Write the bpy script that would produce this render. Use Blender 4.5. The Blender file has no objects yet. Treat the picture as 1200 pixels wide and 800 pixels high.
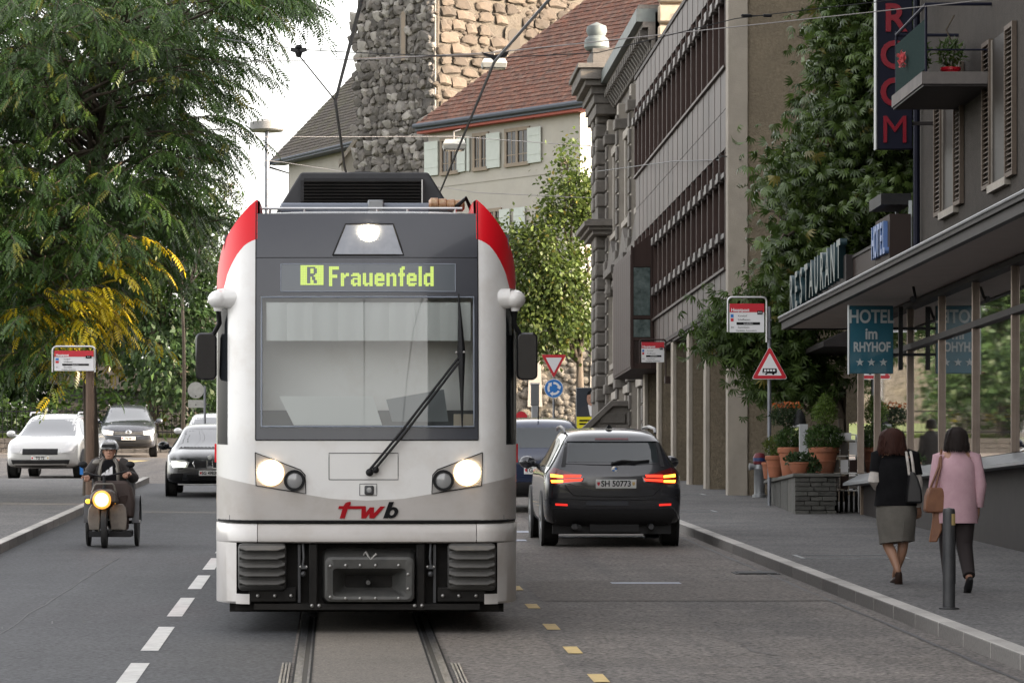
import bpy, bmesh, math, random
import numpy as np
from mathutils import Vector, Matrix, geometry, bvhtree
random.seed(7); rng = np.random.default_rng(11)
C = bpy.context.scene.collection
SC = bpy.context.scene
R = math.radians
# ------------------------------------------------------------------ camera
F = 4400.0; CX = 395.0; HY = 640.0; EYE = 2.03      # focal length and principal point in pixels of a 1200 px wide picture
S = (HY - 460.0) / F                                # the street climbs by about 4 %
cam = bpy.data.cameras.new("camera"); camo = bpy.data.objects.new("camera", cam); C.objects.link(camo)
cam.sensor_width = 36.0; cam.lens = 36.0 * F / 1200.0
cam.shift_x = (600.0 - CX) / 1200.0; cam.shift_y = (HY - 400.0) / 1200.0
cam.clip_start = 0.5; cam.clip_end = 6000
camo.location = (0, 0, EYE); camo.rotation_euler = (R(90), 0, 0)
SC.camera = camo
# ------------------------------------------------------------------ sky, sun, exposure
SUN = Vector((0.91, -0.28, 0.33)).normalized()
sun_el = math.asin(SUN.z); sun_az = math.atan2(SUN.x, SUN.y)
W = bpy.data.worlds.new("World"); SC.world = W; W.use_nodes = True
wn = W.node_tree; bgn = wn.nodes["Background"]
sky = wn.nodes.new("ShaderNodeTexSky"); sky.sky_type = 'NISHITA'; sky.sun_disc = False
sky.sun_elevation = sun_el; sky.sun_rotation = sun_az
sky.dust_density = 4.0; sky.air_density = 1.0; sky.ozone_density = 1.0
hs = wn.nodes.new("ShaderNodeHueSaturation"); hs.inputs["Saturation"].default_value = 0.22   # thin high cloud: a milky sky
tint = wn.nodes.new("ShaderNodeMix"); tint.data_type = 'RGBA'; tint.blend_type = 'MULTIPLY'; tint.inputs[0].default_value = 1.0; tint.inputs[7].default_value = (1.0, 0.955, 0.915, 1)   # the warm haze of a late afternoon
wn.links.new(sky.outputs[0], hs.inputs["Color"]); wn.links.new(hs.outputs[0], tint.inputs[6]); wn.links.new(tint.outputs[2], bgn.inputs[0])
bgn.inputs[1].default_value = 0.15
sl = bpy.data.lights.new("sun", 'SUN'); sl.energy = 2.0; sl.angle = R(0.6); sl.color = (1.0, 0.76, 0.50)
so = bpy.data.objects.new("sun", sl); C.objects.link(so); so.location = (60, -20, 60)
so.rotation_euler = (-SUN).to_track_quat('-Z', 'Y').to_euler()
SC.view_settings.view_transform = 'Standard'; SC.view_settings.look = 'None'
SC.view_settings.exposure = 2.65; SC.view_settings.gamma = 1.0
SC.cycles.max_bounces = 8; SC.cycles.transparent_max_bounces = 16; SC.cycles.caustics_reflective = False; SC.cycles.caustics_refractive = False
SC.cycles.sample_clamp_indirect = 6.0
# ------------------------------------------------------------------ helpers
def gz(Y): return S * max(-30.0, min(Y, 240.0))
def P(px, py, Y): return Vector(((px - CX) * Y / F, Y, EYE + (HY - py) * Y / F))

class MB:
    def __init__(s): s.v = []; s.f = []; s.m = []
    def add(s, vs, fs, mi=0, M=None):
        b = len(s.v)
        for p in vs:
            p = Vector(p)
            s.v.append(tuple(M @ p) if M is not None else tuple(p))
        for f in fs: s.f.append([i + b for i in f]); s.m.append(mi)
        return s
    def box(s, x0, x1, y0, y1, z0, z1, mi=0, M=None):
        v = [(x, y, z) for z in (z0, z1) for y in (y0, y1) for x in (x0, x1)]
        return s.add(v, [(0,2,3,1),(4,5,7,6),(0,1,5,4),(2,6,7,3),(0,4,6,2),(1,3,7,5)], mi, M)
    def prism(s, poly, ax, a, b, mi=0, M=None):
        n = len(poly)
        def mk(p, t): return {'x': (t, p[0], p[1]), 'y': (p[0], t, p[1]), 'z': (p[0], p[1], t)}[ax]
        v = [mk(p, a) for p in poly] + [mk(p, b) for p in poly]
        fs = [list(range(n))[::-1], [i + n for i in range(n)]]
        fs += [(i, (i + 1) % n, (i + 1) % n + n, i + n) for i in range(n)]
        return s.add(v, fs, mi, M)
    def cyl(s, p0, p1, r0, r1=None, n=12, mi=0, M=None, caps=True):
        return s.tube([p0, p1], [r0, r0 if r1 is None else r1], n, mi, M, caps)
    def tube(s, pts, r, n=6, mi=0, M=None, caps=True):
        pts = [Vector(p) for p in pts]; k = len(pts)
        rs = list(r) if isinstance(r, (list, tuple)) else [r] * k
        rings = []; up = None
        for i, p in enumerate(pts):
            t = (pts[min(i + 1, k - 1)] - pts[max(i - 1, 0)])
            t = t.normalized() if t.length > 1e-9 else Vector((0, 0, 1))
            if up is None:
                up = t.orthogonal().normalized()
            up = (up - t * up.dot(t))
            up = up.normalized() if up.length > 1e-6 else t.orthogonal().normalized()
            sd = t.cross(up)
            rings.append([p + rs[i] * (math.cos(2*math.pi*j/n) * up + math.sin(2*math.pi*j/n) * sd) for j in range(n)])
        return s.loft(rings, mi, M, caps)
    def loft(s, rings, mi=0, M=None, caps=True, closed=True):
        n = len(rings[0]); v = [p for r in rings for p in r]; fs = []
        for i in range(len(rings) - 1):
            for j in range(n if closed else n - 1):
                a = i*n + j; b = i*n + (j + 1) % n
                fs.append((a, b, b + n, a + n))
        if caps and closed:
            fs.append(list(range(n))[::-1]); fs.append([(len(rings) - 1)*n + j for j in range(n)])
        return s.add(v, fs, mi, M)
    def lathe(s, prof, c=(0, 0, 0), n=20, mi=0, M=None, ax='z', caps=True):
        c = Vector(c); rings = []
        for r, h in prof:
            ring = []
            for j in range(n):
                a = 2*math.pi*j/n; x = r*math.cos(a); y = r*math.sin(a)
                ring.append(c + Vector({'z': (x, y, h), 'y': (x, h, y), 'x': (h, x, y)}[ax]))
            rings.append(ring)
        return s.loft(rings, mi, M, caps)
    def ball(s, c, r, n=12, m=8, mi=0, M=None):
        c = Vector(c); r = r if isinstance(r, (tuple, list)) else (r, r, r)
        rings = []
        for i in range(m + 1):
            t = math.pi * i / m; q = max(math.sin(t), 0.02)
            rings.append([c + Vector((r[0]*q*math.cos(2*math.pi*j/n), r[1]*q*math.sin(2*math.pi*j/n), -r[2]*math.cos(t))) for j in range(n)])
        return s.loft(rings, mi, M)
    def mesh(s, name, mats, recalc=True, sharp=38):
        me = bpy.data.meshes.new(name); me.from_pydata(s.v, [], s.f)
        for m in (mats if isinstance(mats, (list, tuple)) else [mats]): me.materials.append(m)
        me.polygons.foreach_set("material_index", s.m)
        if recalc:
            bm = bmesh.new(); bm.from_mesh(me); bmesh.ops.recalc_face_normals(bm, faces=bm.faces); bm.to_mesh(me); bm.free()
        me.polygons.foreach_set("use_smooth", [True] * len(me.polygons))
        me.set_sharp_from_angle(angle=R(sharp)); me.update()
        return me
    def build(s, name, mats, parent=None, loc=None, rot=None, bevel=0, recalc=True, sharp=38, sub=0):
        return ob(name, s.mesh(name, mats, recalc, sharp), parent, loc, rot, bevel, sub)

def ob(name, me, parent=None, loc=None, rot=None, bevel=0, sub=0):
    o = bpy.data.objects.new(name, me); C.objects.link(o)
    if parent is not None: o.parent = parent
    if loc is not None: o.location = loc
    if rot is not None: o.rotation_euler = rot
    if bevel:
        b = o.modifiers.new("bevel", 'BEVEL'); b.width = bevel; b.segments = 2; b.limit_method = 'ANGLE'; b.angle_limit = R(40)
    if sub:
        b = o.modifiers.new("sub", 'SUBSURF'); b.levels = sub; b.render_levels = sub
    return o
def tag(o, label=None, cat=None, group=None, kind=None):
    if label: o['label'] = label
    if cat: o['category'] = cat
    if group: o['group'] = group
    if kind: o['kind'] = kind
    return o
def thing(name, label, cat, loc=(0, 0, 0), rz=0, group=None, rx=0):
    o = bpy.data.objects.new(name, None); C.objects.link(o); o.empty_display_size = 0.2
    o.location = loc; o.rotation_euler = (rx, 0, rz)
    return tag(o, label, cat, group)
def copy_tree(o, parent=None, top=True):
    c = o.copy(); C.objects.link(c)
    if parent is not None: c.parent = parent
    for ch in list(o.children): copy_tree(ch, c)
    return c
def evaluated(me, mods):
    """the mesh after the given modifiers"""
    o = bpy.data.objects.new("eval", me); C.objects.link(o)
    for typ, kw in mods:
        m = o.modifiers.new(typ, typ)
        for k, v in kw.items(): setattr(m, k, v)
    dg = bpy.context.evaluated_depsgraph_get(); dg.update()
    r = bpy.data.meshes.new_from_object(o.evaluated_get(dg), depsgraph=dg)
    bpy.data.objects.remove(o)
    return r
FONT = bpy.data.fonts.get("Bfont") 
def text_mesh(body, size, mat, weight=0.0, shear=0.0, sx=1.0, depth=0.003, align='CENTER', spacing=1.0, space_line=1.0):
    cu = bpy.data.curves.new("text", 'FONT'); cu.body = body; cu.size = size; cu.offset = weight; cu.shear = shear
    cu.extrude = depth; cu.align_x = align; cu.align_y = 'CENTER'; cu.space_character = spacing; cu.space_line = space_line
    cu.resolution_u = 4
    o = bpy.data.objects.new("text", cu); C.objects.link(o)
    dg = bpy.context.evaluated_depsgraph_get(); dg.update()
    me = bpy.data.meshes.new_from_object(o.evaluated_get(dg), depsgraph=dg)
    bpy.data.objects.remove(o)
    me.transform(Matrix.Scale(sx, 4, (1, 0, 0)))
    me.materials.clear(); me.materials.append(mat)
    return me
FACE = (R(90), 0, 0)        # text standing upright and facing -Y
def text(name, body, size, mat, parent, loc, rot=FACE, **kw):
    return ob(name, text_mesh(body, size, mat, **kw), parent, loc, rot)

def panel_on(bvh, poly, axis, sgn, off, step=0.06, thick=0.0):
    """a sheet with the outline poly, laid on a curved body: axis 'y' means poly is (x,z) seen along y"""
    pts = []; n = len(poly)
    for i in range(n):
        a = Vector(poly[i]); b = Vector(poly[(i + 1) % n]); k = max(1, int((b - a).length / step))
        for t in range(k): pts.append(a.lerp(b, t / k))
    nb = len(pts)
    xs = [p[0] for p in poly]; ys = [p[1] for p in poly]
    ed = [(i, (i + 1) % nb) for i in range(nb)]
    x = min(xs) + step * .5
    while x < max(xs):
        y = min(ys) + step * .5
        while y < max(ys):
            inside = False; j = n - 1
            for i in range(n):
                if (poly[i][1] > y) != (poly[j][1] > y) and x < (poly[j][0]-poly[i][0])*(y-poly[i][1])/(poly[j][1]-poly[i][1])+poly[i][0]: inside = not inside
                j = i
            if inside: pts.append(Vector((x, y)))
            y += step
        x += step
    v2, e2, f2, _, _, _ = geometry.delaunay_2d_cdt([Vector(p) for p in pts], ed, [], 1, 1e-5)
    vs = []; last = 0
    for p in v2:
        o = {'y': Vector((p[0], sgn * 30, p[1])), 'x': Vector((sgn * 30, p[0], p[1])), 'z': Vector((p[0], p[1], sgn * 30))}[axis]
        d = {'y': Vector((0, -sgn, 0)), 'x': Vector((-sgn, 0, 0)), 'z': Vector((0, 0, -sgn))}[axis]
        h, nn, ii, dist = bvh.ray_cast(o, d)
        if h is None: h = o + d * last if last else o + d * 29.0
        else: last = dist
        vs.append(h - d * off)
    mb = MB(); mb.add(vs, f2)
    return mb
# ------------------------------------------------------------------ materials
def nt(name):
    m = bpy.data.materials.new(name); m.use_nodes = True
    return m, m.node_tree, m.node_tree.nodes["Principled BSDF"]
def rgb(c): return (c[0], c[1], c[2], 1.0)
def mat(name, col, col2=None, rough=0.6, metal=0.0, scale=3.0, detail=6.0, bump=0.0, bscale=None, rnd=0.0, coat=0.0, spec=0.5,
        rough2=None, stretch=None, grain=0.0, gscale=90, streak=None, dirt=None, dscale=0.6, damt=0.5, mixlo=0.35, mixhi=0.65, bdist=0.02):
    m, t, b = nt(name); N = t.nodes; L = t.links
    b.inputs["Roughness"].default_value = rough; b.inputs["Metallic"].default_value = metal
    b.inputs["Specular IOR Level"].default_value = spec
    b.inputs["Coat Weight"].default_value = coat; b.inputs["Coat Roughness"].default_value = 0.05
    pos = N.new("ShaderNodeNewGeometry").outputs["Position"]
    if stretch:
        vm = N.new("ShaderNodeVectorMath"); vm.operation = 'MULTIPLY'; vm.inputs[1].default_value = stretch
        L.new(pos, vm.inputs[0]); pos = vm.outputs[0]
    cur = None
    def noise(sc, dt=detail):
        n = N.new("ShaderNodeTexNoise"); n.inputs["Scale"].default_value = sc; n.inputs["Detail"].default_value = dt
        n.inputs["Roughness"].default_value = 0.65
        L.new(pos, n.inputs["Vector"]); return n.outputs["Fac"]
    def mapr(s, lo, hi, a=0.0, bb=1.0):
        r = N.new("ShaderNodeMapRange"); r.inputs[1].default_value = lo; r.inputs[2].default_value = hi
        r.inputs[3].default_value = a; r.inputs[4].default_value = bb; L.new(s, r.inputs[0]); return r.outputs[0]
    def mix(fac, a, bcol):
        x = N.new("ShaderNodeMix"); x.data_type = 'RGBA'
        L.new(fac, x.inputs[0])
        if isinstance(a, tuple): x.inputs[6].default_value = rgb(a)
        else: L.new(a, x.inputs[6])
        if isinstance(bcol, tuple): x.inputs[7].default_value = rgb(bcol)
        else: L.new(bcol, x.inputs[7])
        return x.outputs[2]
    cur = tuple(col)
    if col2 is not None:
        cur = mix(mapr(noise(scale), mixlo, mixhi), cur, tuple(col2))
    if dirt is not None:
        cur = mix(mapr(noise(dscale, 8), 0.48, 0.72, 0, damt), cur, tuple(dirt))
    if streak:
        sm = N.new('ShaderNodeVectorMath'); sm.operation = 'MULTIPLY'; sm.inputs[1].default_value = (1.6, .07, 1.0); L.new(N.new('ShaderNodeNewGeometry').outputs['Position'], sm.inputs[0])
        sn = N.new('ShaderNodeTexNoise'); sn.inputs['Scale'].default_value = 1.3; sn.inputs['Detail'].default_value = 6; L.new(sm.outputs[0], sn.inputs['Vector'])
        cur = mix(mapr(sn.outputs['Fac'], .46, .66, 0, .55), cur, tuple(streak))
    if grain:
        hv = N.new('ShaderNodeHueSaturation'); L.new(mapr(noise(gscale, 3), 0.3, 0.7, 1 - grain, 1 + grain), hv.inputs['Value'])
        if isinstance(cur, tuple): hv.inputs['Color'].default_value = rgb(cur)
        else: L.new(cur, hv.inputs['Color'])
        cur = hv.outputs[0]
    if rnd:
        oi = N.new("ShaderNodeObjectInfo"); hv = N.new("ShaderNodeHueSaturation")
        L.new(mapr(oi.outputs["Random"], 0, 1, 1 - rnd, 1 + rnd), hv.inputs["Value"])
        if isinstance(cur, tuple): hv.inputs["Color"].default_value = rgb(cur)
        else: L.new(cur, hv.inputs["Color"])
        cur = hv.outputs[0]
    if isinstance(cur, tuple): b.inputs["Base Color"].default_value = rgb(cur)
    else: L.new(cur, b.inputs["Base Color"])
    if rough2 is not None:
        L.new(mapr(noise(scale * 1.7), 0.3, 0.7, rough, rough2), b.inputs["Roughness"])
    if bump:
        bp = N.new("ShaderNodeBump"); bp.inputs["Strength"].default_value = bump; bp.inputs["Distance"].default_value = bdist
        L.new(noise(bscale or scale * 6), bp.inputs["Height"]); L.new(bp.outputs[0], b.inputs["Normal"])
    return m
def emis(name, col, strength, base=None):
    m, t, b = nt(name)
    b.inputs["Base Color"].default_value = rgb(base or col); b.inputs["Emission Color"].default_value = rgb(col)
    b.inputs["Emission Strength"].default_value = strength; b.inputs["Roughness"].default_value = 0.3
    return m
def glass(name, tint=(0.7, 0.75, 0.75), refl=1.0, rough=0.02, dark=0.0, darkcol=(0.02, 0.022, 0.025)):
    """thin pane: fresnel mirror over tinted see-through"""
    m = bpy.data.materials.new(name); m.use_nodes = True; t = m.node_tree; N = t.nodes; L = t.links; N.clear()
    out = N.new("ShaderNodeOutputMaterial"); gl = N.new("ShaderNodeBsdfGlossy"); tr = N.new("ShaderNodeBsdfTransparent")
    gl.inputs["Roughness"].default_value = rough; gl.inputs["Color"].default_value = (1, 1, 1, 1)
    tr.inputs["Color"].default_value = rgb(tint)
    fr = N.new("ShaderNodeFresnel"); fr.inputs["IOR"].default_value = 1.52
    mu = N.new("ShaderNodeMath"); mu.operation = 'MULTIPLY'; mu.use_clamp = True; mu.inputs[1].default_value = refl
    L.new(fr.outputs[0], mu.inputs[0])
    body = tr.outputs[0]
    if dark > 0:
        df = N.new("ShaderNodeBsdfDiffuse"); df.inputs["Color"].default_value = rgb(darkcol)
        mx0 = N.new("ShaderNodeMixShader"); mx0.inputs[0].default_value = dark
        L.new(tr.outputs[0], mx0.inputs[1]); L.new(df.outputs[0], mx0.inputs[2]); body = mx0.outputs[0]
    mx = N.new("ShaderNodeMixShader"); L.new(mu.outputs[0], mx.inputs[0]); L.new(body, mx.inputs[1]); L.new(gl.outputs[0], mx.inputs[2])
    L.new(mx.outputs[0], out.inputs[0])
    return m
def leafmat(name, rough=0.5, trans=0.35, spec=0.3):
    """leaf colour comes from the leaf itself (attribute), some light passes through"""
    m = bpy.data.materials.new(name); m.use_nodes = True; t = m.node_tree; N = t.nodes; L = t.links
    b = N["Principled BSDF"]; out = N["Material Output"]
    at = N.new("ShaderNodeAttribute"); at.attribute_name = "leaf"
    b.inputs["Roughness"].default_value = rough; b.inputs["Specular IOR Level"].default_value = spec
    L.new(at.outputs["Color"], b.inputs["Base Color"])
    tl = N.new("ShaderNodeBsdfTranslucent"); L.new(at.outputs["Color"], tl.inputs["Color"])
    mx = N.new("ShaderNodeMixShader"); mx.inputs[0].default_value = trans
    L.new(b.outputs[0], mx.inputs[1]); L.new(tl.outputs[0], mx.inputs[2]); L.new(mx.outputs[0], out.inputs[0])
    return m
M = {}
M['asphalt'] = mat('asphalt', (0.118, 0.104, 0.092), (0.160, 0.142, 0.127), rough=0.78, scale=1.2, bump=0.35, bscale=55, dirt=(0.045, 0.044, 0.046), dscale=0.22, damt=0.45, spec=0.25, rough2=0.7, bdist=0.01, grain=.95, gscale=24, streak=(.066, .062, .06))
M['asphalt_warm'] = mat('asphalt_warm', (0.13, 0.115, 0.098), (0.17, 0.15, 0.125), rough=0.85, scale=14, bump=0.6, bscale=60, dirt=(0.075, 0.065, 0.055), dscale=0.5, damt=0.5, bdist=0.012, grain=.6, gscale=55)
M['paving'] = mat('paving', (0.074, 0.072, 0.072), (0.112, 0.107, 0.103), rough=0.85, scale=0.9, bump=0.35, bscale=45, dirt=(0.045, 0.044, 0.045), dscale=0.35, damt=0.5, bdist=0.01, grain=.9, gscale=24)
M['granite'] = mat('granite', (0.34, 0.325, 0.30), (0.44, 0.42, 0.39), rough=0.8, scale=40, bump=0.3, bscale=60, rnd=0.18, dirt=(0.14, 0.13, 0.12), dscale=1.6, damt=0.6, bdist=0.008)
M['granite_face'] = mat('granite_face', (0.12, 0.113, 0.105), (0.17, 0.16, 0.15), rough=0.85, scale=30, bump=0.4, bscale=50, rnd=.15)  # kerb's street face: its shade is put into a darker colour
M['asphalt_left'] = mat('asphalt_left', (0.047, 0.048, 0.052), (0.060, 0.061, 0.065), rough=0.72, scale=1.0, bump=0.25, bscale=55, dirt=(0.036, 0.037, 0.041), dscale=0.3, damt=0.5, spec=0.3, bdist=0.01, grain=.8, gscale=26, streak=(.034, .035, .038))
M['paint_white'] = mat('paint_white', (0.62, 0.61, 0.58), (0.50, 0.49, 0.47), rough=0.7, scale=5, bump=0.2, bscale=60, dirt=(0.25, 0.24, 0.23), dscale=6, damt=0.45)
M['paint_yellow'] = mat('paint_yellow', (0.62, 0.45, 0.17), (0.52, 0.38, 0.16), rough=0.75, scale=6, dirt=(0.25, 0.2, 0.12), dscale=8, damt=0.45)
M['steel_rail'] = mat('steel_rail', (0.13, 0.135, 0.145), (0.06, 0.06, 0.065), rough=0.34, metal=0.9, scale=3, rough2=0.5, stretch=(8, .6, 8))
M['rubber'] = mat('rubber', (0.012, 0.012, 0.013), rough=0.8, spec=.2)
M['black'] = mat('black', (0.008, 0.008, 0.009), (0.013, 0.013, 0.014), rough=0.55, scale=8, spec=.25)
M['black_gloss'] = mat('black_gloss', (0.012, 0.012, 0.014), rough=0.12, coat=0.5)
M['dark_metal'] = mat('dark_metal', (0.05, 0.052, 0.056), (0.07, 0.07, 0.072), rough=0.5, metal=0.3, scale=6)
M['grey_metal'] = mat('grey_metal', (0.30, 0.31, 0.32), (0.24, 0.25, 0.26), rough=0.42, metal=0.6, scale=4)
M['alu'] = mat('alu', (0.62, 0.62, 0.62), (0.5, 0.5, 0.5), rough=0.35, metal=0.7, scale=4)
M['chrome'] = mat('chrome', (0.8, 0.8, 0.8), rough=0.12, metal=1.0)
M['white'] = mat('white', (0.74, 0.73, 0.71), rough=0.5)
M['sign_white'] = mat('sign_white', (0.72, 0.72, 0.73), rough=0.4)
M['sign_red'] = mat('sign_red', (0.50, 0.008, 0.022), rough=0.4)
M['sign_blue'] = mat('sign_blue', (0.01, 0.16, 0.50), rough=0.4)
M['ink'] = mat('ink', (0.008, 0.008, 0.009), rough=0.7, spec=.15)
M['wire'] = mat('wire', (0.02, 0.02, 0.022), rough=0.5, metal=0.3)
M['wire_pale'] = mat('wire_pale', (0.35, 0.33, 0.32), rough=0.5, metal=0.3)
M['bark'] = mat('bark', (0.055, 0.042, 0.03), (0.09, 0.07, 0.05), rough=0.9, scale=9, bump=0.8, bscale=14, stretch=(1, 1, .25))
M['leaf'] = leafmat('leaf')
M['leaf_waxy'] = leafmat('leaf_waxy', rough=0.35, trans=0.25, spec=0.5)
M['plate'] = mat('plate', (0.68, 0.68, 0.66), rough=0.45)
M['wood_pole'] = mat('wood_pole', (0.10, 0.065, 0.045), (0.15, 0.10, 0.07), rough=0.85, scale=6, stretch=(1, 1, .15), bump=.3)
# ------------------------------------------------------------------ ground
KX = 5.0                     # street face of the right kerb
def sheet(name, mats, rows, parent=None, kind='structure', lift=0.0):
    """rows of (Y, x0, x1): a strip of the sloping ground"""
    mb = MB(); v = []; f = []
    for (Y, a, b) in rows: v += [(a, Y, gz(Y) + lift), (b, Y, gz(Y) + lift)]
    for i in range(len(rows) - 1): f.append((2*i, 2*i + 1, 2*i + 3, 2*i + 2))
    mb.add(v, f)
    o = mb.build(name, mats, parent, recalc=False)
    if parent is None: tag(o, kind=kind)
    return o
M['earth'] = mat('earth', (0.07, 0.075, 0.04), (0.05, 0.06, 0.03), rough=0.95, scale=0.8, bump=0.5, bscale=8)
mb = MB()
ys = [-60, -30, 0, 60, 120, 180, 240, 400, 3000]
mb.add([(x, y, gz(y) - 0.03) for y in ys for x in (-1500, -60, 60, 1500)],
       [(4*i + j, 4*i + j + 1, 4*i + j + 5, 4*i + j + 4) for i in range(len(ys) - 1) for j in range(3)])
tag(mb.build('ground', M['earth'], recalc=False), kind='structure')
road = sheet('road', M['asphalt'], [(-30, -4.25, KX), (84, -4.25, KX), (84.01, -26, KX), (127, -26, KX), (127.01, -26, 14), (150, -26, 14)])
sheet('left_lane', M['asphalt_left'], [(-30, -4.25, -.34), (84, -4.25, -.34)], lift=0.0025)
sheet('track_bed', M['asphalt_warm'], [(-30, 0.252 - .44, 0.252 + .44), (60, 0.252 - .44, 0.252 + .44)], lift=0.004)
def pave_strip(name, x0, x1, y0, y1, h=0.12, mat_=None):
    mb = MB(); v = []
    for Y in (y0, y1):
        v += [(x0, Y, gz(Y) - .05), (x1, Y, gz(Y) - .05), (x1, Y, gz(Y) + h), (x0, Y, gz(Y) + h)]
    mb.add(v, [(0,1,2,3), (4,7,6,5), (3,2,6,7), (0,3,7,4), (1,5,6,2)])
    return tag(mb.build(name, mat_ or M['paving']), kind='structure')
pave_strip('pavement', KX + .17, 16, -30, 127)
pave_strip('left_pavement', -14, -4.4, -30, 83.85)
# kerbs: stone by stone
def kerb(name, x0, x1, ya, yb, step, h=0.125):
    root = bpy.data.objects.new(name, None); C.objects.link(root); tag(root, kind='structure')
    base = MB().box(x0, x1, 0.012, step - 0.012, -.06, h)
    sx = x0 if x0 > 0 else x1
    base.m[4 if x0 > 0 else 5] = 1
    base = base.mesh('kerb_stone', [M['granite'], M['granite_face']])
    y = ya; i = 0
    while y < yb:
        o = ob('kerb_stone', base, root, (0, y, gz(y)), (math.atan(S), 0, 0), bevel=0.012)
        y += step
    return root
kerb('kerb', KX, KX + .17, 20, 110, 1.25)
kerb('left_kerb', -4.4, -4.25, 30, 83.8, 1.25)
# rails (grooved tram rails) and their joints
TX = 0.252                    # centre line of the track
def rail(x, sg):
    mb = MB()
    def strip(a, b, z):
        mb.add([(x + sg*a, -30, gz(-30) + z), (x + sg*b, -30, gz(-30) + z), (x + sg*b, 70, gz(70) + z), (x + sg*a, 70, gz(70) + z)], [(0,1,2,3)], mi)
    mi = 0; strip(0, .055, .010); mi = 1; strip(-.036, 0, .006); mi = 0; strip(-.052, -.036, .009); mi = 2; strip(.055, .072, .007); strip(-.068, -.052, .007)
    o = mb.build('rail', [M['steel_rail'], M['black'], M['rubber']], recalc=False)
    tag(o, kind='structure')
    # short check strips at the joint in front of the tram
    j = MB()
    for k in range(3):
        a = x + sg*(.095 + .026*k)
        j.box(min(a, a + sg*.015), max(a, a + sg*.015), -5, 0, .006, .014)
    ob('rail_joint', j.mesh('rail_joint', M['steel_rail']), o, (0, 28.1, gz(28.1)), (math.atan(S), 0, 0))
rail(TX - .5, -1); rail(TX + .5, 1)
# painted markings, parts of the road
def marking(name, x0, x1, y0, y1, m, lift=.006, skew=0):
    mb = MB(); mb.add([(x0, y0, gz(y0) + lift), (x1, y0, gz(y0) + lift), (x1 + skew, y1, gz(y1) + lift), (x0 + skew, y1, gz(y1) + lift)], [(0,1,2,3)])
    return mb.build(name, m, road, recalc=False)
def yg(py): return F * EYE / (py - 460.0)
for a, b in ((777.2, 806), (734.7, 762.7), (700.6, 722.4), (674.3, 690.3)):
    Y0, Y1 = yg(b), yg(a)
    marking('lane_dash', -1.545, -1.405, Y0, Y1, M['paint_white'])
Y = yg(674.3) + 1.36
for k in range(9): marking('lane_dash', -1.545, -1.405, Y, Y + 3.0, M['paint_white']); Y += 4.4
for a, b in ((789.9, 799.5), (757.7, 765.8), (731.1, 737.9), (707.7, 713.0), (686.7, 691.7)):
    marking('yellow_dash', 1.80, 1.915, yg(b), yg(a), M['paint_yellow'])
Y = yg(686.7) + 2.2
for k in range(10): marking('yellow_dash', 1.80, 1.915, Y, Y + .7, M['paint_yellow']); Y += 3.0
M['paint_pale'] = mat('paint_pale', (0.34, 0.36, 0.42), rough=0.7)
marking('cross_line', 2.92, 3.66, yg(684.2), yg(682.2), M['paint_pale'])
for yy, x0, x1 in ((623, 1.6, 2.9), (633, 2.0, 2.6), (629, 2.9, 4.6)):
    marking('cross_line', x0, x1, yg(yy + 1), yg(yy - .8), M['paint_pale'])
marking('side_dash', -7.4, -6.0, 109, 112.5, M['paint_yellow'], skew=.4); marking('side_dash', -7.9, -5.9, 101, 102.5, M['paint_pale'], skew=.4)
# patches in the asphalt
M['patch'] = mat('patch', (0.05, 0.05, 0.052), (0.062, 0.061, 0.06), rough=0.85, scale=2, bump=.4, bscale=60, bdist=.01)
M['patch_warm'] = mat('patch_warm', (0.135, 0.118, 0.104), (0.12, 0.106, 0.094), rough=0.85, scale=2, bump=.4, bscale=60, bdist=.01, grain=.9, gscale=24)
marking('asphalt_patch', 2.0, 4.93, 36.6, 40.5, M['patch_warm'], lift=.003)
marking('asphalt_patch', .86, 1.7, 20, 34, M['patch_warm'], lift=.002)
# tar seams and cracks
M['tar'] = mat('tar', (0.022, 0.022, 0.023), (0.03, .03, .03), rough=.55, scale=6)
def crack(pts, w, m='tar', name='tar_seam'):
    mb = MB(); v = []
    for i, (x, Y) in enumerate(pts):
        a = pts[min(i + 1, len(pts) - 1)]; b = pts[max(i - 1, 0)]; d = Vector((a[0] - b[0], a[1] - b[1])).normalized(); q = w*random.uniform(.5, 1.3)
        for s in (-1, 1): v.append((x - s*d.y*q, Y + s*d.x*q, gz(Y) + .005))
    mb.add(v, [(2*i, 2*i + 1, 2*i + 3, 2*i + 2) for i in range(len(pts) - 1)])
    return mb.build(name, M[m], road, recalc=False)
def wander(x0, y0, x1, y1, n, a): return [(x0 + (x1 - x0)*i/n + random.uniform(-a, a), y0 + (y1 - y0)*i/n + random.uniform(-a, a)) for i in range(n + 1)]
crack(wander(2.1, 36.6, 4.95, 36.7, 14, .02), .016); crack(wander(2.1, 40.5, 4.95, 40.4, 14, .02), .014)
crack(wander(2.6, 27.5, 4.9, 30.2, 16, .10), .007); crack(wander(3.4, 28.6, 3.1, 33.0, 14, .10), .006); crack(wander(-3.9, 30, -2.4, 33.5, 14, .12), .007); crack(wander(-2.9, 26, -2.7, 46, 26, .02), .010)
crack(wander(-4.2, 40, -1.0, 40.5, 14, .03), .012); crack(wander(4.82, 22, 4.82, 60, 60, .012), .02)
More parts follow.
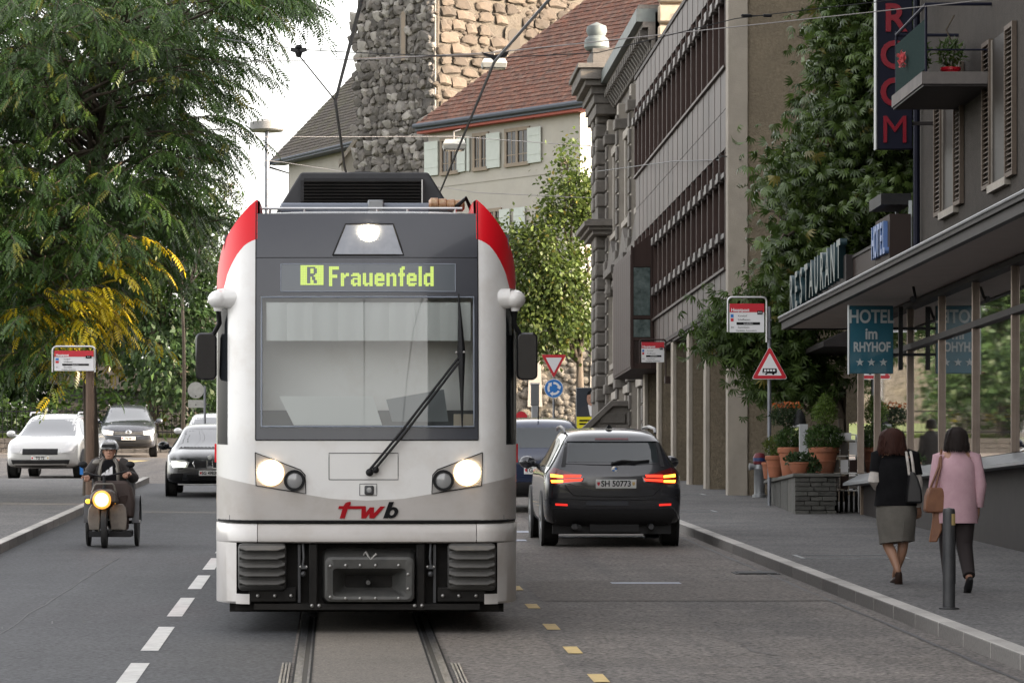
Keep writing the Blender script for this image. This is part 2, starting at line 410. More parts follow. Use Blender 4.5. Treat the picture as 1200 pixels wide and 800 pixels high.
# gully grate by the kerb and access covers in the pavement
g = MB()
for k in range(9): g.box(4.5, 4.92, .02 + .055*k, .05 + .055*k, 0, .012)
g.box(4.46, 4.96, 0, .5, -.02, .003, 1)
ob('gully_grate', g.mesh('gully_grate', [M['dark_metal'], M['black']]), road, (0, 42.0, gz(42.0) + .004), (math.atan(S), 0, 0))
pav = bpy.data.objects['pavement']
for (xa, xb, Y) in ((5.35, 6.6, 43.2), (5.25, 6.1, 60.0), (5.8, 6.9, 70)):
    c = MB().box(xa, xb, 0, .05, .0, .006); c.box(xa, xb, .9, .95, 0, .006); c.box(xa, xa + .05, .05, .9, 0, .006); c.box(xb - .05, xb, .05, .9, 0, .006)
    ob('access_cover', c.mesh('access_cover', M['grey_metal']), pav, (0, Y, gz(Y) + .121), (math.atan(S), 0, 0))
# ================================================================== the tram
M['tram_white'] = mat('tram_white', (0.82, 0.81, 0.79), (0.79, 0.78, 0.76), rough=0.24, scale=1.5, coat=0.35, dirt=(0.56, 0.50, 0.44), dscale=2.3, damt=0.4)
M['tram_beige'] = mat('tram_beige', (0.50, 0.47, 0.445), (0.46, 0.435, 0.41), rough=0.3, scale=2, coat=0.3, dirt=(0.36, 0.31, 0.26), dscale=3.2, damt=0.45)
M['tram_pale'] = mat('tram_pale', (0.66, 0.635, 0.61), (0.61, 0.585, 0.56), rough=0.3, scale=2, coat=0.3, dirt=(0.40, 0.35, 0.30), dscale=2.6, damt=0.4)
M['tram_red'] = mat('tram_red', (0.74, 0.008, 0.018), rough=0.35, coat=0.08, spec=.3)
M['logo_red'] = mat('logo_red', (0.33, 0.002, 0.008), rough=0.6, spec=.2)
M['tram_grey'] = mat('tram_grey', (0.032, 0.035, 0.046), (0.039, 0.042, 0.053), rough=0.26, scale=1, coat=0.25)
M['tram_glass'] = glass('tram_glass', (0.92, 0.95, 0.95), refl=1.3)
M['cab_grey'] = mat('cab_grey', (0.26, 0.28, 0.29), rough=0.7)
M['cab_dark'] = mat('cab_dark', (0.115, 0.125, 0.13), rough=0.7)
M['blind'] = mat('blind', (0.86, 0.87, 0.84), rough=0.8)
M['dark_glass'] = glass('dark_glass', (0.2, 0.22, 0.23), refl=.35, dark=0.8)
M['lens_grey'] = mat('lens_grey', (0.30, 0.30, 0.30), rough=0.15, coat=1.0)
M['lamp_on'] = emis('lamp_on', (1.0, 0.86, 0.62), 7.0)
M['rim_glow'] = emis('rim_glow', (1.0, .66, .34), .55, base=(.5, .45, .4))  # rim glows by itself: a warm halo painted round the main beam
M['tram_lamp_panel'] = mat('tram_lamp_panel', (0.36, 0.345, 0.33), rough=0.35, coat=0.3)
M['roof_black'] = mat('roof_black', (0.013, 0.013, 0.015), (0.02, 0.02, 0.022), rough=0.6, scale=4)
M['roof_blue'] = mat('roof_blue', (0.25, 0.28, 0.34), rough=0.45)
M['led'] = emis('led', (0.62, 0.80, 0.16), 0.165, base=(0.1, 0.12, 0.03))
M['led_dark'] = mat('led_dark', (0.12, 0.14, 0.05), rough=0.5)
M['display'] = mat('display', (0.10, 0.115, 0.13), rough=0.2, coat=0.3)
M['under'] = mat('under', (0.012, 0.0115, 0.011), (0.022, 0.020, 0.018), rough=0.8, spec=.2, scale=5)
M['vent_slat'] = mat('vent_slat', (0.10, 0.096, 0.09), (0.12, 0.116, 0.108), rough=.55, scale=7)
M['vent'] = mat('vent', (0.04, 0.039, 0.037), (0.058, 0.056, 0.052), rough=0.55, scale=7, dirt=(0.06, 0.055, 0.05), dscale=5)
M['coupler'] = mat('coupler', (0.055, 0.055, 0.053), (0.085, 0.083, 0.077), rough=0.45, scale=6, metal=.2)
M['bolt'] = mat('bolt', (0.42, 0.41, 0.39), rough=0.4, metal=0.7)

tram = thing('tram', 'white red and charcoal tram with lit headlamps coming up the middle of the street', 'tram', (TX, 31.7, gz(31.7) + .070), rx=math.atan(S))
tram.scale = (.972, .972, .972)
def tx(px): return (px - 429.0) / 135.0
def tz(py): return (734.0 - py) / 135.0
def interp(x, tab):
    if x <= tab[0][0]: return tab[0][1]
    for (a, b), (c, d) in zip(tab, tab[1:]):
        if x <= c: return b + (d - b) * (x - a) / (c - a)
    return tab[-1][1]
XI, XO = 0.967, 1.326
def yc(x):
    a = abs(x); y = .05 * (min(a, XI) / XI) ** 2
    if a > XI: y += .66 * (1 - math.sqrt(max(0.0, 1 - ((a - XI) / (XO - XI + .001)) ** 2)))
    return y
def yl(z):
    if z < 1.6: return 0.0
    d = z - 1.6
    return .10 * d + (.10 * max(0, z - 2.7) ** 2) + .25 * max(0, z - 3.2) ** 2
def sf(x, z, off=0.0): return (x, yc(x) + yl(z) - off, z)
ztop = lambda x: interp(abs(x), [(.955, 3.70), (.967, 3.70), (1.02, 3.655), (1.07, 3.60), (1.125, 3.535), (1.174, 3.47), (1.222, 3.39), (1.265, 3.30), (1.30, 3.18), (1.318, 3.06), (1.326, 2.94)])
zred = lambda x: interp(abs(x), [(.955, 3.355), (1.02, 3.33), (1.08, 3.288), (1.14, 3.21), (1.185, 3.13), (1.225, 3.04), (1.252, 2.926), (1.33, 2.926)])
zgrey = lambda x: interp(abs(x), [(0, 1.082), (.3, 1.095), (.55, 1.137), (.8, 1.18), (.967, 1.215), (1.2, 1.262), (1.33, 1.29)])
Z0 = tz(612.5)
def band(xs, lo, hi, nz, off=0.0):
    mb = MB(); v = []; f = []
    for x in xs:
        a, b = lo(x), hi(x)
        for k in range(nz + 1): v.append(sf(x, a + (b - a) * k / nz, off))
    for i in range(len(xs) - 1):
        for k in range(nz):
            a = i * (nz + 1) + k; f.append((a, a + nz + 1, a + nz + 2, a + 1))
    mb.add(v, f); return mb
def lin(a, b, n): return [a + (b - a) * i / n for i in range(n + 1)]
nose = lin(-XI, XI, 24)
band(nose, lambda x: Z0, zgrey, 3).build('lower_nose', M['tram_beige'], tram)
band(nose, zgrey, lambda x: tz(517.5), 4).build('nose', M['tram_white'], tram)
for sg in (-1, 1):
    xs = [sg * (XI + (XO - XI) * math.sin(R(90) * k / 16)) for k in range(17)]
    band(xs, lambda x: Z0, zgrey, 3).build('lower_cheek', M['tram_beige'], tram)
    band(xs, zgrey, zred, 14).build('cheek', M['tram_white'], tram)
    xr = [sg * x for x in [.955, .967, .99, 1.03, 1.07, 1.11, 1.15, 1.185, 1.215, 1.237, 1.255, 1.28, 1.305, 1.318, 1.325]]
    fb = band(xr, zred, ztop, 10)
    # the fin runs back along the roof edge
    fb.build('roof_fin', M['tram_red'], tram)
    mb = MB()
    prof = [(1.325, 2.926), (1.325, 2.96), (1.318, 3.06), (1.30, 3.18), (1.265, 3.30), (1.222, 3.39), (1.174, 3.47), (1.125, 3.535), (1.07, 3.60), (1.02, 3.655), (.957, 3.70), (.935, 3.685), (.935, 3.40)]
    rings = []
    for y, dz in ((None, 0), (1.2, 0), (2.4, -.10), (3.6, -.22)):
        rings.append([(sg*x, (yc(x) + yl(z) if y is None else y + .0), max(z + dz * max(0, (z - 3.3)) / .39, 2.926)) for x, z in prof])
    mb.loft(rings, closed=False, caps=False); mb.build('roof_fin_side', M['tram_red'], tram)
    # dark door glass wrapping round the corner
    xs2 = [sg * x for x in lin(1.218, XO, 8)]
    band(xs2, lambda x: tz(523), lambda x: tz(362), 6, off=.006).build('corner_glass', M['dark_glass'], tram)
# dark front panel round the windscreen
xl = tx(304)
band(nose, lambda x: tz(348.5), lambda x: tz(251), 12).build('front_panel', M['tram_grey'], tram)
band(nose, lambda x: tz(517), lambda x: tz(503), 1).build('front_panel', M['tram_grey'], tram)
for sg in (-1, 1):
    band([sg*XI, sg*abs(xl)], lambda x: tz(503), lambda x: tz(348.5), 8).build('front_panel', M['tram_grey'], tram)
mb = MB(); rings = []
for y, z in ((yl(tz(251)), tz(251)), (.55, 3.60), (.8, 3.62), (1.3, 3.60), (2.0, 3.52), (2.6, 3.47)):
    rings.append([(x, (yc(x) if y < .5 else 0) + y, z - .03 * (abs(x) / XI) ** 4) for x in nose])
mb.loft(rings, closed=False, caps=False).build('roof_cap', M['tram_grey'], tram)
# seam lines
def seam(pts, r=.0045, m='black', name='seam'):
    return MB().tube([sf(x, z, .001) for x, z in pts], r, 5).build(name, M[m], tram)
seam([(x, Z0) for x in lin(-1.3, 1.3, 40)], .012)
seam([(x, tz(517.3)) for x in nose], .006)
for sg in (-1, 1): seam([(sg*XI, z) for z in lin(tz(517), 3.68, 14)], .005)
seam([(x, tz(303.5)) for x in nose], .003)
# windscreen with the cab behind it
wx = lin(tx(304), tx(556), 14)
band(wx, lambda x: tz(503), lambda x: tz(348.5), 8, off=.004).build('windscreen', M['tram_glass'], tram)
def rect_px(a, b, c, d, n=8):
    return [(tx(x), tz(d)) for x in lin(a, b, n)] + [(tx(b), tz(y)) for y in lin(d, c, n)][1:] + [(tx(x), tz(c)) for x in lin(b, a, n)][1:] + [(tx(a), tz(y)) for y in lin(c, d, n)][1:]
MB().tube([sf(x, z, .010) for x, z in rect_px(305.5, 554.5, 350, 501.5)], .007, 6).build('windscreen_seal', M['roof_blue'], tram)
cab = MB()
cab.box(-1.2, 1.2, 2.0, 2.05, .9, 3.4); cab.box(-1.25, -1.2, .5, 2.0, .9, 3.4); cab.box(1.2, 1.25, .5, 2.0, .9, 3.4)
cab.box(-1.2, 1.2, .5, 2.0, 3.0, 3.05); cab.box(-1.2, 1.2, .2, 2.0, .9, .95)
cab.build('cab', M['cab_dark'], tram)
mb = MB(); mb.box(-.95, -.35, 1.93, 1.99, 1.0, 2.9); mb.box(.3, .95, 1.93, 1.99, 1.0, 2.9); mb.build('cab_bulkhead', M['cab_grey'], tram)
MB().prism([(.14, 1.45), (.14, 1.70), (.55, 1.86), (.75, 1.84), (.75, 1.45)], 'x', -.95, .95).build('dashboard', M['cab_dark'], tram)
MB().prism([(tx(326), tz(466)), (tx(436), tz(466)), (tx(447), tz(500)), (tx(343), tz(500))], 'y', .17, .19).build('desk_panel', M['blind'], tram)
MB().prism([(tx(452), tz(470)), (tx(520), tz(458)), (tx(526), tz(500)), (tx(460), tz(500))], 'y', .3, .32).build('desk_panel', M['cab_grey'], tram)
MB().prism([(tx(531), tz(487)), (tx(555), tz(487)), (tx(555), tz(502)), (tx(531), tz(502))], 'y', .16, .17).build('paper', mat('paper', (0.6, .52, .42), rough=.8), tram)
mb = MB(); n = 40
mb.add([(x, .20 + .012*math.sin(i*1.9), z) for z in (tz(401), tz(356)) for i, x in enumerate(lin(tx(311), tx(551), n))], [(i, i+1, i+n+2, i+n+1) for i in range(n)])
mb.build('sun_blind', M['blind'], tram)
seat = MB(); seat.box(-.28, .28, 1.2, 1.34, 1.4, 2.15); seat.box(-.17, .17, 1.2, 1.3, 2.18, 2.42); seat.box(-.28, .28, .8, 1.3, 1.35, 1.45)
seat.build('driver_seat', M['cab_grey'], tram, bevel=.04)
# destination display
def inpoly2(px, py, poly):
    r = False; j = len(poly) - 1
    for i in range(len(poly)):
        if (poly[i][1] > py) != (poly[j][1] > py) and px < (poly[j][0]-poly[i][0])*(py-poly[i][1])/(poly[j][1]-poly[i][1])+poly[i][0]: r = not r
        j = i
    return r
def front_poly(poly, off, name, m, parent=tram, step=.07, rim=None):
    n = len(poly); pts = []
    for i in range(n):
        a = Vector(poly[i]); b = Vector(poly[(i+1) % n]); k = max(1, int((b - a).length / step))
        for t in range(k): pts.append(a.lerp(b, t / k))
    nb = len(pts)
    xs_ = [p[0] for p in poly]; zs_ = [p[1] for p in poly]; inner = []
    gx = min(xs_) + step/2
    while gx < max(xs_):
        gzz = min(zs_) + step/2
        while gzz < max(zs_):
            if inpoly2(gx, gzz, poly): inner.append(Vector((gx, gzz)))
            gzz += step
        gx += step
    v2, e2, f2, _, _, _ = geometry.delaunay_2d_cdt(pts + inner, [(i, (i+1) % nb) for i in range(nb)], [], 1, 1e-5)
    mb = MB(); mb.add([sf(p[0], p[1], off) for p in v2], f2)
    o = mb.build(name, m, parent)
    if rim: MB().tube([sf(p[0], p[1], off) for p in pts + [pts[0]]], rim[0], 5).build('rim', M[rim[1]], o)
    return o
def px_poly(pts): return [(tx(a), tz(b)) for a, b in pts]
disp = front_poly(px_poly([(328, 343.5), (533, 343.5), (533, 311), (328, 311)]), .006, 'destination_display', M['display'], rim=(.004, 'roof_blue'))
GL = {'F': ["111111","111111","110000","110000","110000","111110","111110","110000","110000","110000","110000","110000"],
 'r': ["00000","00000","00000","00000","11011","11111","11100","11000","11000","11000","11000","11000"],
 'a': ["000000","000000","000000","000000","011110","111111","000011","011111","110011","110011","111111","011011"],
 'u': ["000000","000000","000000","000000","110011","110011","110011","110011","110011","110011","111111","011011"],
 'e': ["000000","000000","000000","000000","011110","111111","110011","111111","111111","110000","111111","011110"],
 'n': ["000000","000000","000000","000000","110110","111111","110011","110011","110011","110011","110011","110011"],
 'f': ["0011","0111","0110","0110","1111","1111","0110","0110","0110","0110","0110","0110"],
 'l': ["11","11","11","11","11","11","11","11","11","11","11","11"],
 'd': ["000011","000011","000011","000011","011111","111111","110011","110011","110011","110011","111111","011011"],
 'R': ["111110","110011","110011","110011","111110","111100","110110","110110","110011","110011"]}
mb = MB(); x = 384.5; pitch = 1.94
for ch in "Frauenfeld":
    g = GL[ch]
    for r_, row in enumerate(g):
        for c_, b_ in enumerate(row):
            if b_ == '1':
                a, t = x + c_ * pitch, 314.0 + r_ * pitch
                q = [(a + .08, t + .08), (a + pitch - .08, t + .08), (a + pitch - .08, t + pitch - .08), (a + .08, t + pitch - .08)]
                mb.add([sf(tx(u), tz(w), .010) for u, w in q], [(0,1,2,3)])
    x += (len(g[0]) + 1.15) * pitch
for r_ in range(12):                    # the line letter stands dark in a lit block
    for c_ in range(14):
        on = not (4 <= c_ < 10 and 1 <= r_ < 11 and GL['R'][r_ - 1][c_ - 4] == '1')
        if on:
            a, t = 351 + c_ * pitch, 312.6 + r_ * pitch
            mb.add([sf(tx(u), tz(w), .010) for u, w in ((a + .08, t + .08), (a + pitch - .08, t + .08), (a + pitch - .08, t + pitch - .08), (a + .08, t + pitch - .08))], [(0,1,2,3)])
tag(mb.build('destination_text', M['led'], disp, recalc=False), kind='stuff')
# top lamp in its trapezoid window
M['lamp_window'] = mat('lamp_window', (0.22, 0.235, 0.27), (0.28, 0.295, 0.33), rough=0.2, coat=.6, scale=8)
tl = front_poly(px_poly([(389, 300.5), (472, 300.5), (460, 264), (404, 264)]), .005, 'lamp_window', M['lamp_window'], rim=(.008, 'black'))
def lamp_disc(px, py, r, m, name, parent, off, rim_m=None, k=1.25):
    x, z = tx(px), tz(py); y = yc(x) + yl(z)
    o = MB().lathe([(0.001, -.012), (r*.6, -.010), (r, 0), (r, .01)], (x, y - off, z), 20, ax='y').build(name, m, parent)
    if rim_m: MB().lathe([(r, -.012), (r*k, -.012), (r*k, .012), (r, .012)], (x, y - off, z), 20, ax='y', caps=False).build('lamp_rim', rim_m, o)
    return o
lamp_disc(431, 275.5, .078, M['lamp_on'], 'top_lamp', tram, .02)
# headlamp units
for sg in (-1, 1):
    def mx(a): return a if sg < 0 else 862.5 - a
    poly = [(298, 532), (351, 552), (356.5, 558), (357.5, 580), (299, 570.5)]
    hl = front_poly(px_poly([(mx(a), b) for a, b in poly]), .006, 'headlight', M['tram_lamp_panel'], rim=(.0045, 'black'))
    lamp_disc(mx(316.5), 555.5, .105, M['lamp_on'], 'main_beam', hl, .018, M['rim_glow'], 1.1)
    lamp_disc(mx(344), 564.5, .068, M['lens_grey'], 'fog_lamp', hl, .018, M['black'], 1.36)
# access panel outline and camera
pts = rect_px(384.5, 465.5, 532.5, 563.5, 6); seam(pts + [pts[0]], .0035, 'dark_metal', 'access_panel')
pts = rect_px(420.5, 440.5, 568.5, 582, 3); seam(pts + [pts[0]], .0035, 'dark_metal', 'camera_frame')
mb = MB(); mb.box(tx(426), tx(437), -.025, .02, tz(581), tz(570.5)); co = mb.build('camera_housing', M['dark_metal'], tram, bevel=.012)
MB().lathe([(.001, -.035), (.022, -.033), (.026, -.02)], (tx(431.5), 0, tz(575.5)), 12, ax='y').build('camera_lens', M['lens_grey'], co)
# lettering on the nose
def lgp(pts): return [(tx(220 + a/2.848), tz(469 + b/2.848)) for a, b in pts]
def logo(polys, m):
    mb = MB()
    for q, p in enumerate(polys): mb.prism(lgp(p), 'y', -.006 - .0006*q, .03)
    mb.build('logo_letter', M[m], tram)
logo([[(504, 398), (521, 398), (534, 358), (541, 352), (541, 343), (532, 343), (523, 347), (517, 356)], [(502, 357), (590, 357), (587, 367), (499, 367)]], 'logo_red')
logo([[(577, 358), (592, 358), (592, 398), (576, 398)], [(577, 398), (592, 398), (618, 362), (604, 362)], [(604, 361), (619, 361), (618, 398), (603, 398)], [(603, 398), (619, 398), (656, 358), (640, 358)]], 'logo_red')
el = lambda rx, ry: [(679 + rx*math.cos(R(a)) - .28*ry*math.sin(R(a)), 379 + ry*math.sin(R(a))) for a in range(0, 360, 15)]
mb = MB(); o1, i1_ = lgp(el(20, 19)), lgp(el(7.5, 9)); n = len(o1)
mb.add([(a, -.008, b) for a, b in o1] + [(a, -.008, b) for a, b in i1_] + [(a, .03, b) for a, b in o1] + [(a, .03, b) for a, b in i1_],
       [(k, (k+1) % n, (k+1) % n + n, k + n) for k in range(n)] + [(k, (k+1) % n, (k+1) % n + 2*n, k + 2*n) for k in range(n)] + [(k + n, (k+1) % n + n, (k+1) % n + 3*n, k + 3*n) for k in range(n)])
mb.prism(lgp([(649, 398), (665, 398), (685, 343), (669, 343)]), 'y', -.0066, .03); mb.build('logo_letter', M['ink'], tram)
# bumper
ZB1, ZB0 = tz(615.5), tz(637.5)
def bump_sheet(xs, z0, z1, off=.045):
    mb = MB(); rings = []
    for z, o in ((z0, off - .02), (z0 + .012, off), (z1 - .075, off + .002), (z1 - .012, off - .035), (z1, off - .055)):
        rings.append([(x * (1.0 if abs(x) < 1 else 1.002), yc(x) - o, z) for x in xs])
    mb.loft(rings, closed=False, caps=False); return mb
bump_sheet(lin(-.948, .948, 20), ZB0, ZB1).build('bumper', M['tram_beige'], tram)
for sg in (-1, 1):
    xs = [sg*.954] + [sg * (XI + (XO - XI) * math.sin(R(90) * k / 12)) for k in range(13)]
    bump_sheet(xs, ZB0, ZB1).build('bumper_corner', M['tram_pale'], tram)
    xs = [sg*1.135] + [sg * (XI + (XO - XI) * math.sin(R(30 + 60 * k / 10))) for k in range(11)]
    mb = MB(); rings = []
    for z, o in ((tz(709.5), .005), (tz(707), .04), (ZB0 - .001, .044)):
        rings.append([(x, yc(x) - o, z) for x in xs])
    mb.loft(rings, closed=False, caps=False); mb.build('corner_skirt', M['tram_pale'], tram)
    mb = MB(); xs = [sg*x for x in lin(1.02, 1.14, 3)]
    rings = [[(x, yc(x) - .043, z) for x in xs] for z in (tz(709.5), tz(697.5))]
    mb.loft(rings, closed=False, caps=False); mb.build('corner_skirt', M['tram_pale'], tram)
# front undercarriage
u = MB(); u.box(-1.15, 1.15, .16, .3, .12, ZB0); u.box(-.98, .98, -.01, .2, .135, tz(709)); u.box(-1.2, 1.2, .3, .9, .1, ZB0)
u.build('underframe', M['under'], tram)
for sg in (-1, 1):
    def mx(a): return tx(a) if sg < 0 else -tx(a)
    x0, x1 = sorted((mx(278), mx(334.5)))
    vt = MB().box(x0, x1, -.03, .1, tz(693.5), tz(638)).build('vent_grille', M['vent'], tram, bevel=.035)
    h = (tz(640) - tz(690)) / 5
    for k in range(5):
        zt = tz(640) - k*h; mb = MB(); rings = []
        for xx, q in ((x0 + .012, .2), (x0 + .075, 1), (x1 - .075, 1), (x1 - .012, .2)):
            rings.append([(xx, -.028, zt - .004), (xx, -.034 - .055*q, zt - h*(.25 + .30*q)), (xx, -.034 - .052*q, zt - h*(.35 + .30*q)), (xx, -.028, zt - h*.55 - .01)])
        mb.loft(rings).build('slat', M['vent_slat'], vt, sharp=20)
    # outline gap, lower plate with bolts, hanging hose
    MB().box(min(mx(290), mx(346)), max(mx(290), mx(346)), .02, .14, tz(707), tz(690)).build('lower_plate', M['under'], tram, bevel=.01)
    for px in (301, 321, 340):
        MB().ball((mx(px), .012, tz(699.5)), .016, 8, 6).build('bolt', M['bolt'], tram)
    MB().box(min(mx(348), mx(351)), max(mx(348), mx(351)), .05, .16, tz(708), tz(640)).build('post', M['dark_metal'], tram)
    MB().box(min(mx(361), mx(371)), max(mx(361), mx(371)), .0, .16, tz(717), tz(639)).build('frame_post', M['under'], tram, bevel=.012)
    hs_ = MB(); hs_.tube([(mx(354), .05, tz(638)), (mx(355), .02, tz(655)), (mx(353.5), .03, tz(668))], .012, 6)
    hs_.box(mx(354.5) - .03, mx(354.5) + .03, -.01, .04, tz(668), tz(664)); hs_.ball((mx(354.5), .0, tz(674)), .025, 8, 6)
    for q in (-.028, .028): hs_.ball((mx(354.5) + q, -.015, tz(665.5)), .011, 6, 5, 1)
    hs_.build('brake_hose', [M['dark_metal'], M['bolt']], tram)
    for px in (364.5, 373): MB().ball((mx(px), -.015, tz(711)), .017, 8, 6).build('bolt', M['bolt'], tram)
# coupler pocket
cp = MB(); cx0, cx1, cz0, cz1 = tx(380), tx(484), tz(706), tz(654)
def rrect(x0, x1, z0, z1, r, y, n=5):
    pts = []
    for (cx, cz, a0) in ((x1 - r, z1 - r, 0), (x0 + r, z1 - r, 90), (x0 + r, z0 + r, 180), (x1 - r, z0 + r, 270)):
        for k in range(n): a = R(a0 + 90*k/(n - 1)); pts.append((cx + r*math.cos(a), y, cz + r*math.sin(a)))
    return pts
cp.loft([rrect(cx0 - .03, cx1 + .03, cz0 - .03, cz1 + .07, .07, .16), rrect(cx0, cx1, cz0, cz1, .05, -.05), rrect(cx0 + .02, cx1 - .02, cz0 + .02, cz1 - .02, .05, -.06),
         rrect(tx(389), tx(475), tz(700), tz(667), .03, -.055), rrect(tx(391), tx(473), tz(698), tz(669), .03, -.03), rrect(tx(404), tx(458), tz(690), tz(677), .02, .13)], caps=False)
cpo = cp.build('coupler_pocket', M['coupler'], tram, sharp=25)
MB().box(tx(400), tx(462), .12, .14, tz(694), tz(672)).build('back_plate', M['under'], cpo)
MB().cyl((tx(430.5), .13, tz(684)), (tx(430.5), -.0, tz(684)), .025, .02, 10).build('coupler_pin', M['coupler'], cpo)
bm_ = MB().ball((0, 0, 0), (.014, .012, .014), 8, 6).mesh('bolt', M['bolt'])
for px, py in [(386, 664.5), (404, 663.5), (421, 663.5), (439, 663.5), (466, 663.5), (477, 674), (477, 691), (386, 700.5), (404, 702), (421, 702), (439, 702), (466, 702)]:
    ob('bolt', bm_, cpo, (tx(px), -.062, tz(py)))
MB().tube([(tx(424), .02, tz(654)), (tx(428), -.03, tz(648)), (tx(433), -.05, tz(657)), (tx(440), -.05, tz(650))], .011, 6).build('cable', M['bolt'], cpo)
# wiper
wp = MB()
for d in (-.012, .028):
    wp.tube([sf(tx(432) + d, tz(554), .05), sf(tx(470) + d, tz(508), .09), sf(tx(540) + d*.5, tz(418) - d*.4, .07)], .012, 6)
wp.ball(sf(tx(432), tz(555), .04), .034, 10, 8); wp.ball(sf(tx(439), tz(552), .04), .03, 10, 8)
wo = wp.build('wiper', M['black'], tram)
bl = MB(); bl.tube([sf(tx(536.5), tz(346), .035), sf(tx(538), tz(375), .05), sf(tx(539.5), tz(416), .06), sf(tx(540), tz(460), .05), sf(tx(540.5), tz(502), .035)], [.006, .018, .036, .018, .006], 6)
bl.build('wiper_blade', M['black'], wo)
bl = MB()
for a, b in ((533.5, 415), (542.5, 414.5)): bl.ball(sf(tx(a), tz(b), .12), .011, 6, 5)
bl.build('wiper_bolt', M['bolt'], wo)
# mirrors on their white pods
for sg in (-1, 1):
    pd = MB(); c = (sg*1.29, .34, tz(352.5))
    pd.ball((sg*1.295, .34, tz(352)), (.095, .11, .082), 14, 10); pd.cyl((sg*1.14, .34, tz(351)), (sg*1.25, .34, tz(351)), .088, .09, 14); pd.cyl((sg*1.30, .34, tz(359)), (sg*1.30, .34, tz(366)), .05, .035, 10)
    po = pd.build('mirror_pod', M['tram_white'], tram)
    ar = MB().tube([(sg*1.30, .36, tz(364)), (sg*1.29, .40, tz(380)), (sg*1.34, .44, tz(392)), (sg*1.38, .46, tz(400))], .022, 8).build('mirror_arm', M['black'], po)
    mh = MB(); mh.loft([rrect(min(sg*1.315, sg*1.50), max(sg*1.315, sg*1.50), tz(447), tz(391), .05, yy) for yy in (.40, .55)])
    mh.build('mirror_housing', M['black_gloss'], po, bevel=.015)
    MB().box(min(sg*1.34, sg*1.48), max(sg*1.34, sg*1.48), .56, .565, tz(443), tz(395)).build('mirror_glass', M['chrome'], po)
    MB().box(min(sg*1.32, sg*1.345), max(sg*1.32, sg*1.345), .75, .82, tz(545), tz(523)).build('side_marker', M['tram_red'], tram)
# body behind the front
L_ = 17.5
mb = MB(); prof = [(1.322, .55), (1.322, 2.93), (1.30, 3.12), (1.235, 3.31), (1.13, 3.42), (.9, 3.46), (-.9, 3.46), (-1.13, 3.42), (-1.235, 3.31), (-1.30, 3.12), (-1.322, 2.93), (-1.322, .55)]
mb.loft([[(x, y, z) for x, z in prof] for y in (.70, 6.2)]); mb.loft([[(x*.985, y, z*.995) for x, z in prof] for y in (6.5, 11.6)]); mb.loft([[(x, y, z) for x, z in prof] for y in (11.9, L_)])
mb.build('body_shell', M['tram_white'], tram)
MB().loft([[(x*.9, y, z*.97) for x, z in prof] for y in (6.1, 12)]).build('gangway_bellows', M['rubber'], tram)
for sg in (-1, 1):
    for y0, y1 in ((.74, 1.5), (1.7, 2.6), (4.4, 6.0), (6.7, 8.1), (8.3, 9.7), (9.9, 11.3), (12.1, 13.6), (15.4, 16.8)):
        MB().box(sg*1.322 - .004, sg*1.322 + .004 + (.004 if sg > 0 else -.004), y0, y1, 1.6, 2.72).build('side_window', M['dark_glass'], tram)
    for y0 in (2.8, 13.8):
        d = MB().box(sg*1.322 - .01, sg*1.322 + .01, y0, y0 + 1.4, .45, 2.78).build('door', M['tram_red'], tram)
        for q in (0, .7): MB().box(sg*1.322 - .014, sg*1.322 + .014, y0 + .08 + q, y0 + .62 + q, .75, 2.65).build('door_window', M['dark_glass'], d)
mb = MB(); mb.box(-1.15, 1.15, .9, L_ - .3, .10, .56); mb.build('chassis', M['under'], tram)  # underside brought low to keep light out beneath the tram
for y in (2.2, 3.9, 8.2, 10.0, 14.2, 15.9):
    w_ = MB()
    for sg in (-1, 1): w_.lathe([(.05, -.06), (.30, -.06), (.33, .0), (.33, .06), (.05, .06)], (sg*.5, y, .27), 18, ax='x')
    w_.cyl((-.5, y, .27), (.5, y, .27), .07); w_.build('wheelset', M['dark_metal'], tram)
# roof gear
rb = MB(); Yr = 2.9
tr = lambda z, hw, y: [(-hw, y, z), (hw, y, z)]
rb.loft([[(-.97, 2.6, 3.47), (.97, 2.6, 3.47), (.97, 4.9, 3.47), (-.97, 4.9, 3.47)], [(-.60, 2.9, 4.085), (.60, 2.9, 4.085), (.60, 4.7, 4.085), (-.60, 4.7, 4.085)]])
rbo = rb.build('roof_unit', M['roof_black'], tram, bevel=.02)
q0, q1 = -.57, .53
rf = MB(); rf.box(q0 - .03, q0, 2.70, 2.95, 3.8, 4.0); rf.box(q1, q1 + .03, 2.68, 2.95, 3.7, 4.01); rf.box(q0, q1, 2.72, 2.95, 3.99, 4.02); rf.build('grille_frame', M['roof_black'], rbo)
MB().box(q0, q1, 2.73, 2.80, 3.65, 3.995).build('grille_back', M['black'], rbo)
MB().box(q1, q1 + .012, 2.665, 2.68, 3.7, 4.005).build('grille_edge', M['alu'], rbo)
for k in range(9): MB().box(q0, q1, 2.69, 2.72, 3.74 + k*.03, 3.752 + k*.03).build('grille_slat', M['under'], rbo)
MB().box(-.77, .58, 1.55, 1.75, 3.655, 3.73).build('roof_box', M['roof_blue'], tram, bevel=.01)
MB().box(.02, .16, 1.50, 1.78, 3.65, 3.755).build('roof_box_clamp', M['grey_metal'], tram, bevel=.008)
rl = MB(); rl.tube([(-.93, 1.15, 3.66), (.86, 1.15, 3.66)], .012, 8)
for x in (-.86, -.55, .10, .37, .8): rl.cyl((x, 1.15, 3.58), (x, 1.15, 3.66), .011)
rl.build('roof_rail', M['alu'], tram)
ins = MB()
for k in range(4): ins.lathe([(.03, -.05), (.055, -.03), (.055, .03), (.03, .05)], (.62 + .075*k, 1.5, 3.72 - .006*k), 10, ax='x')
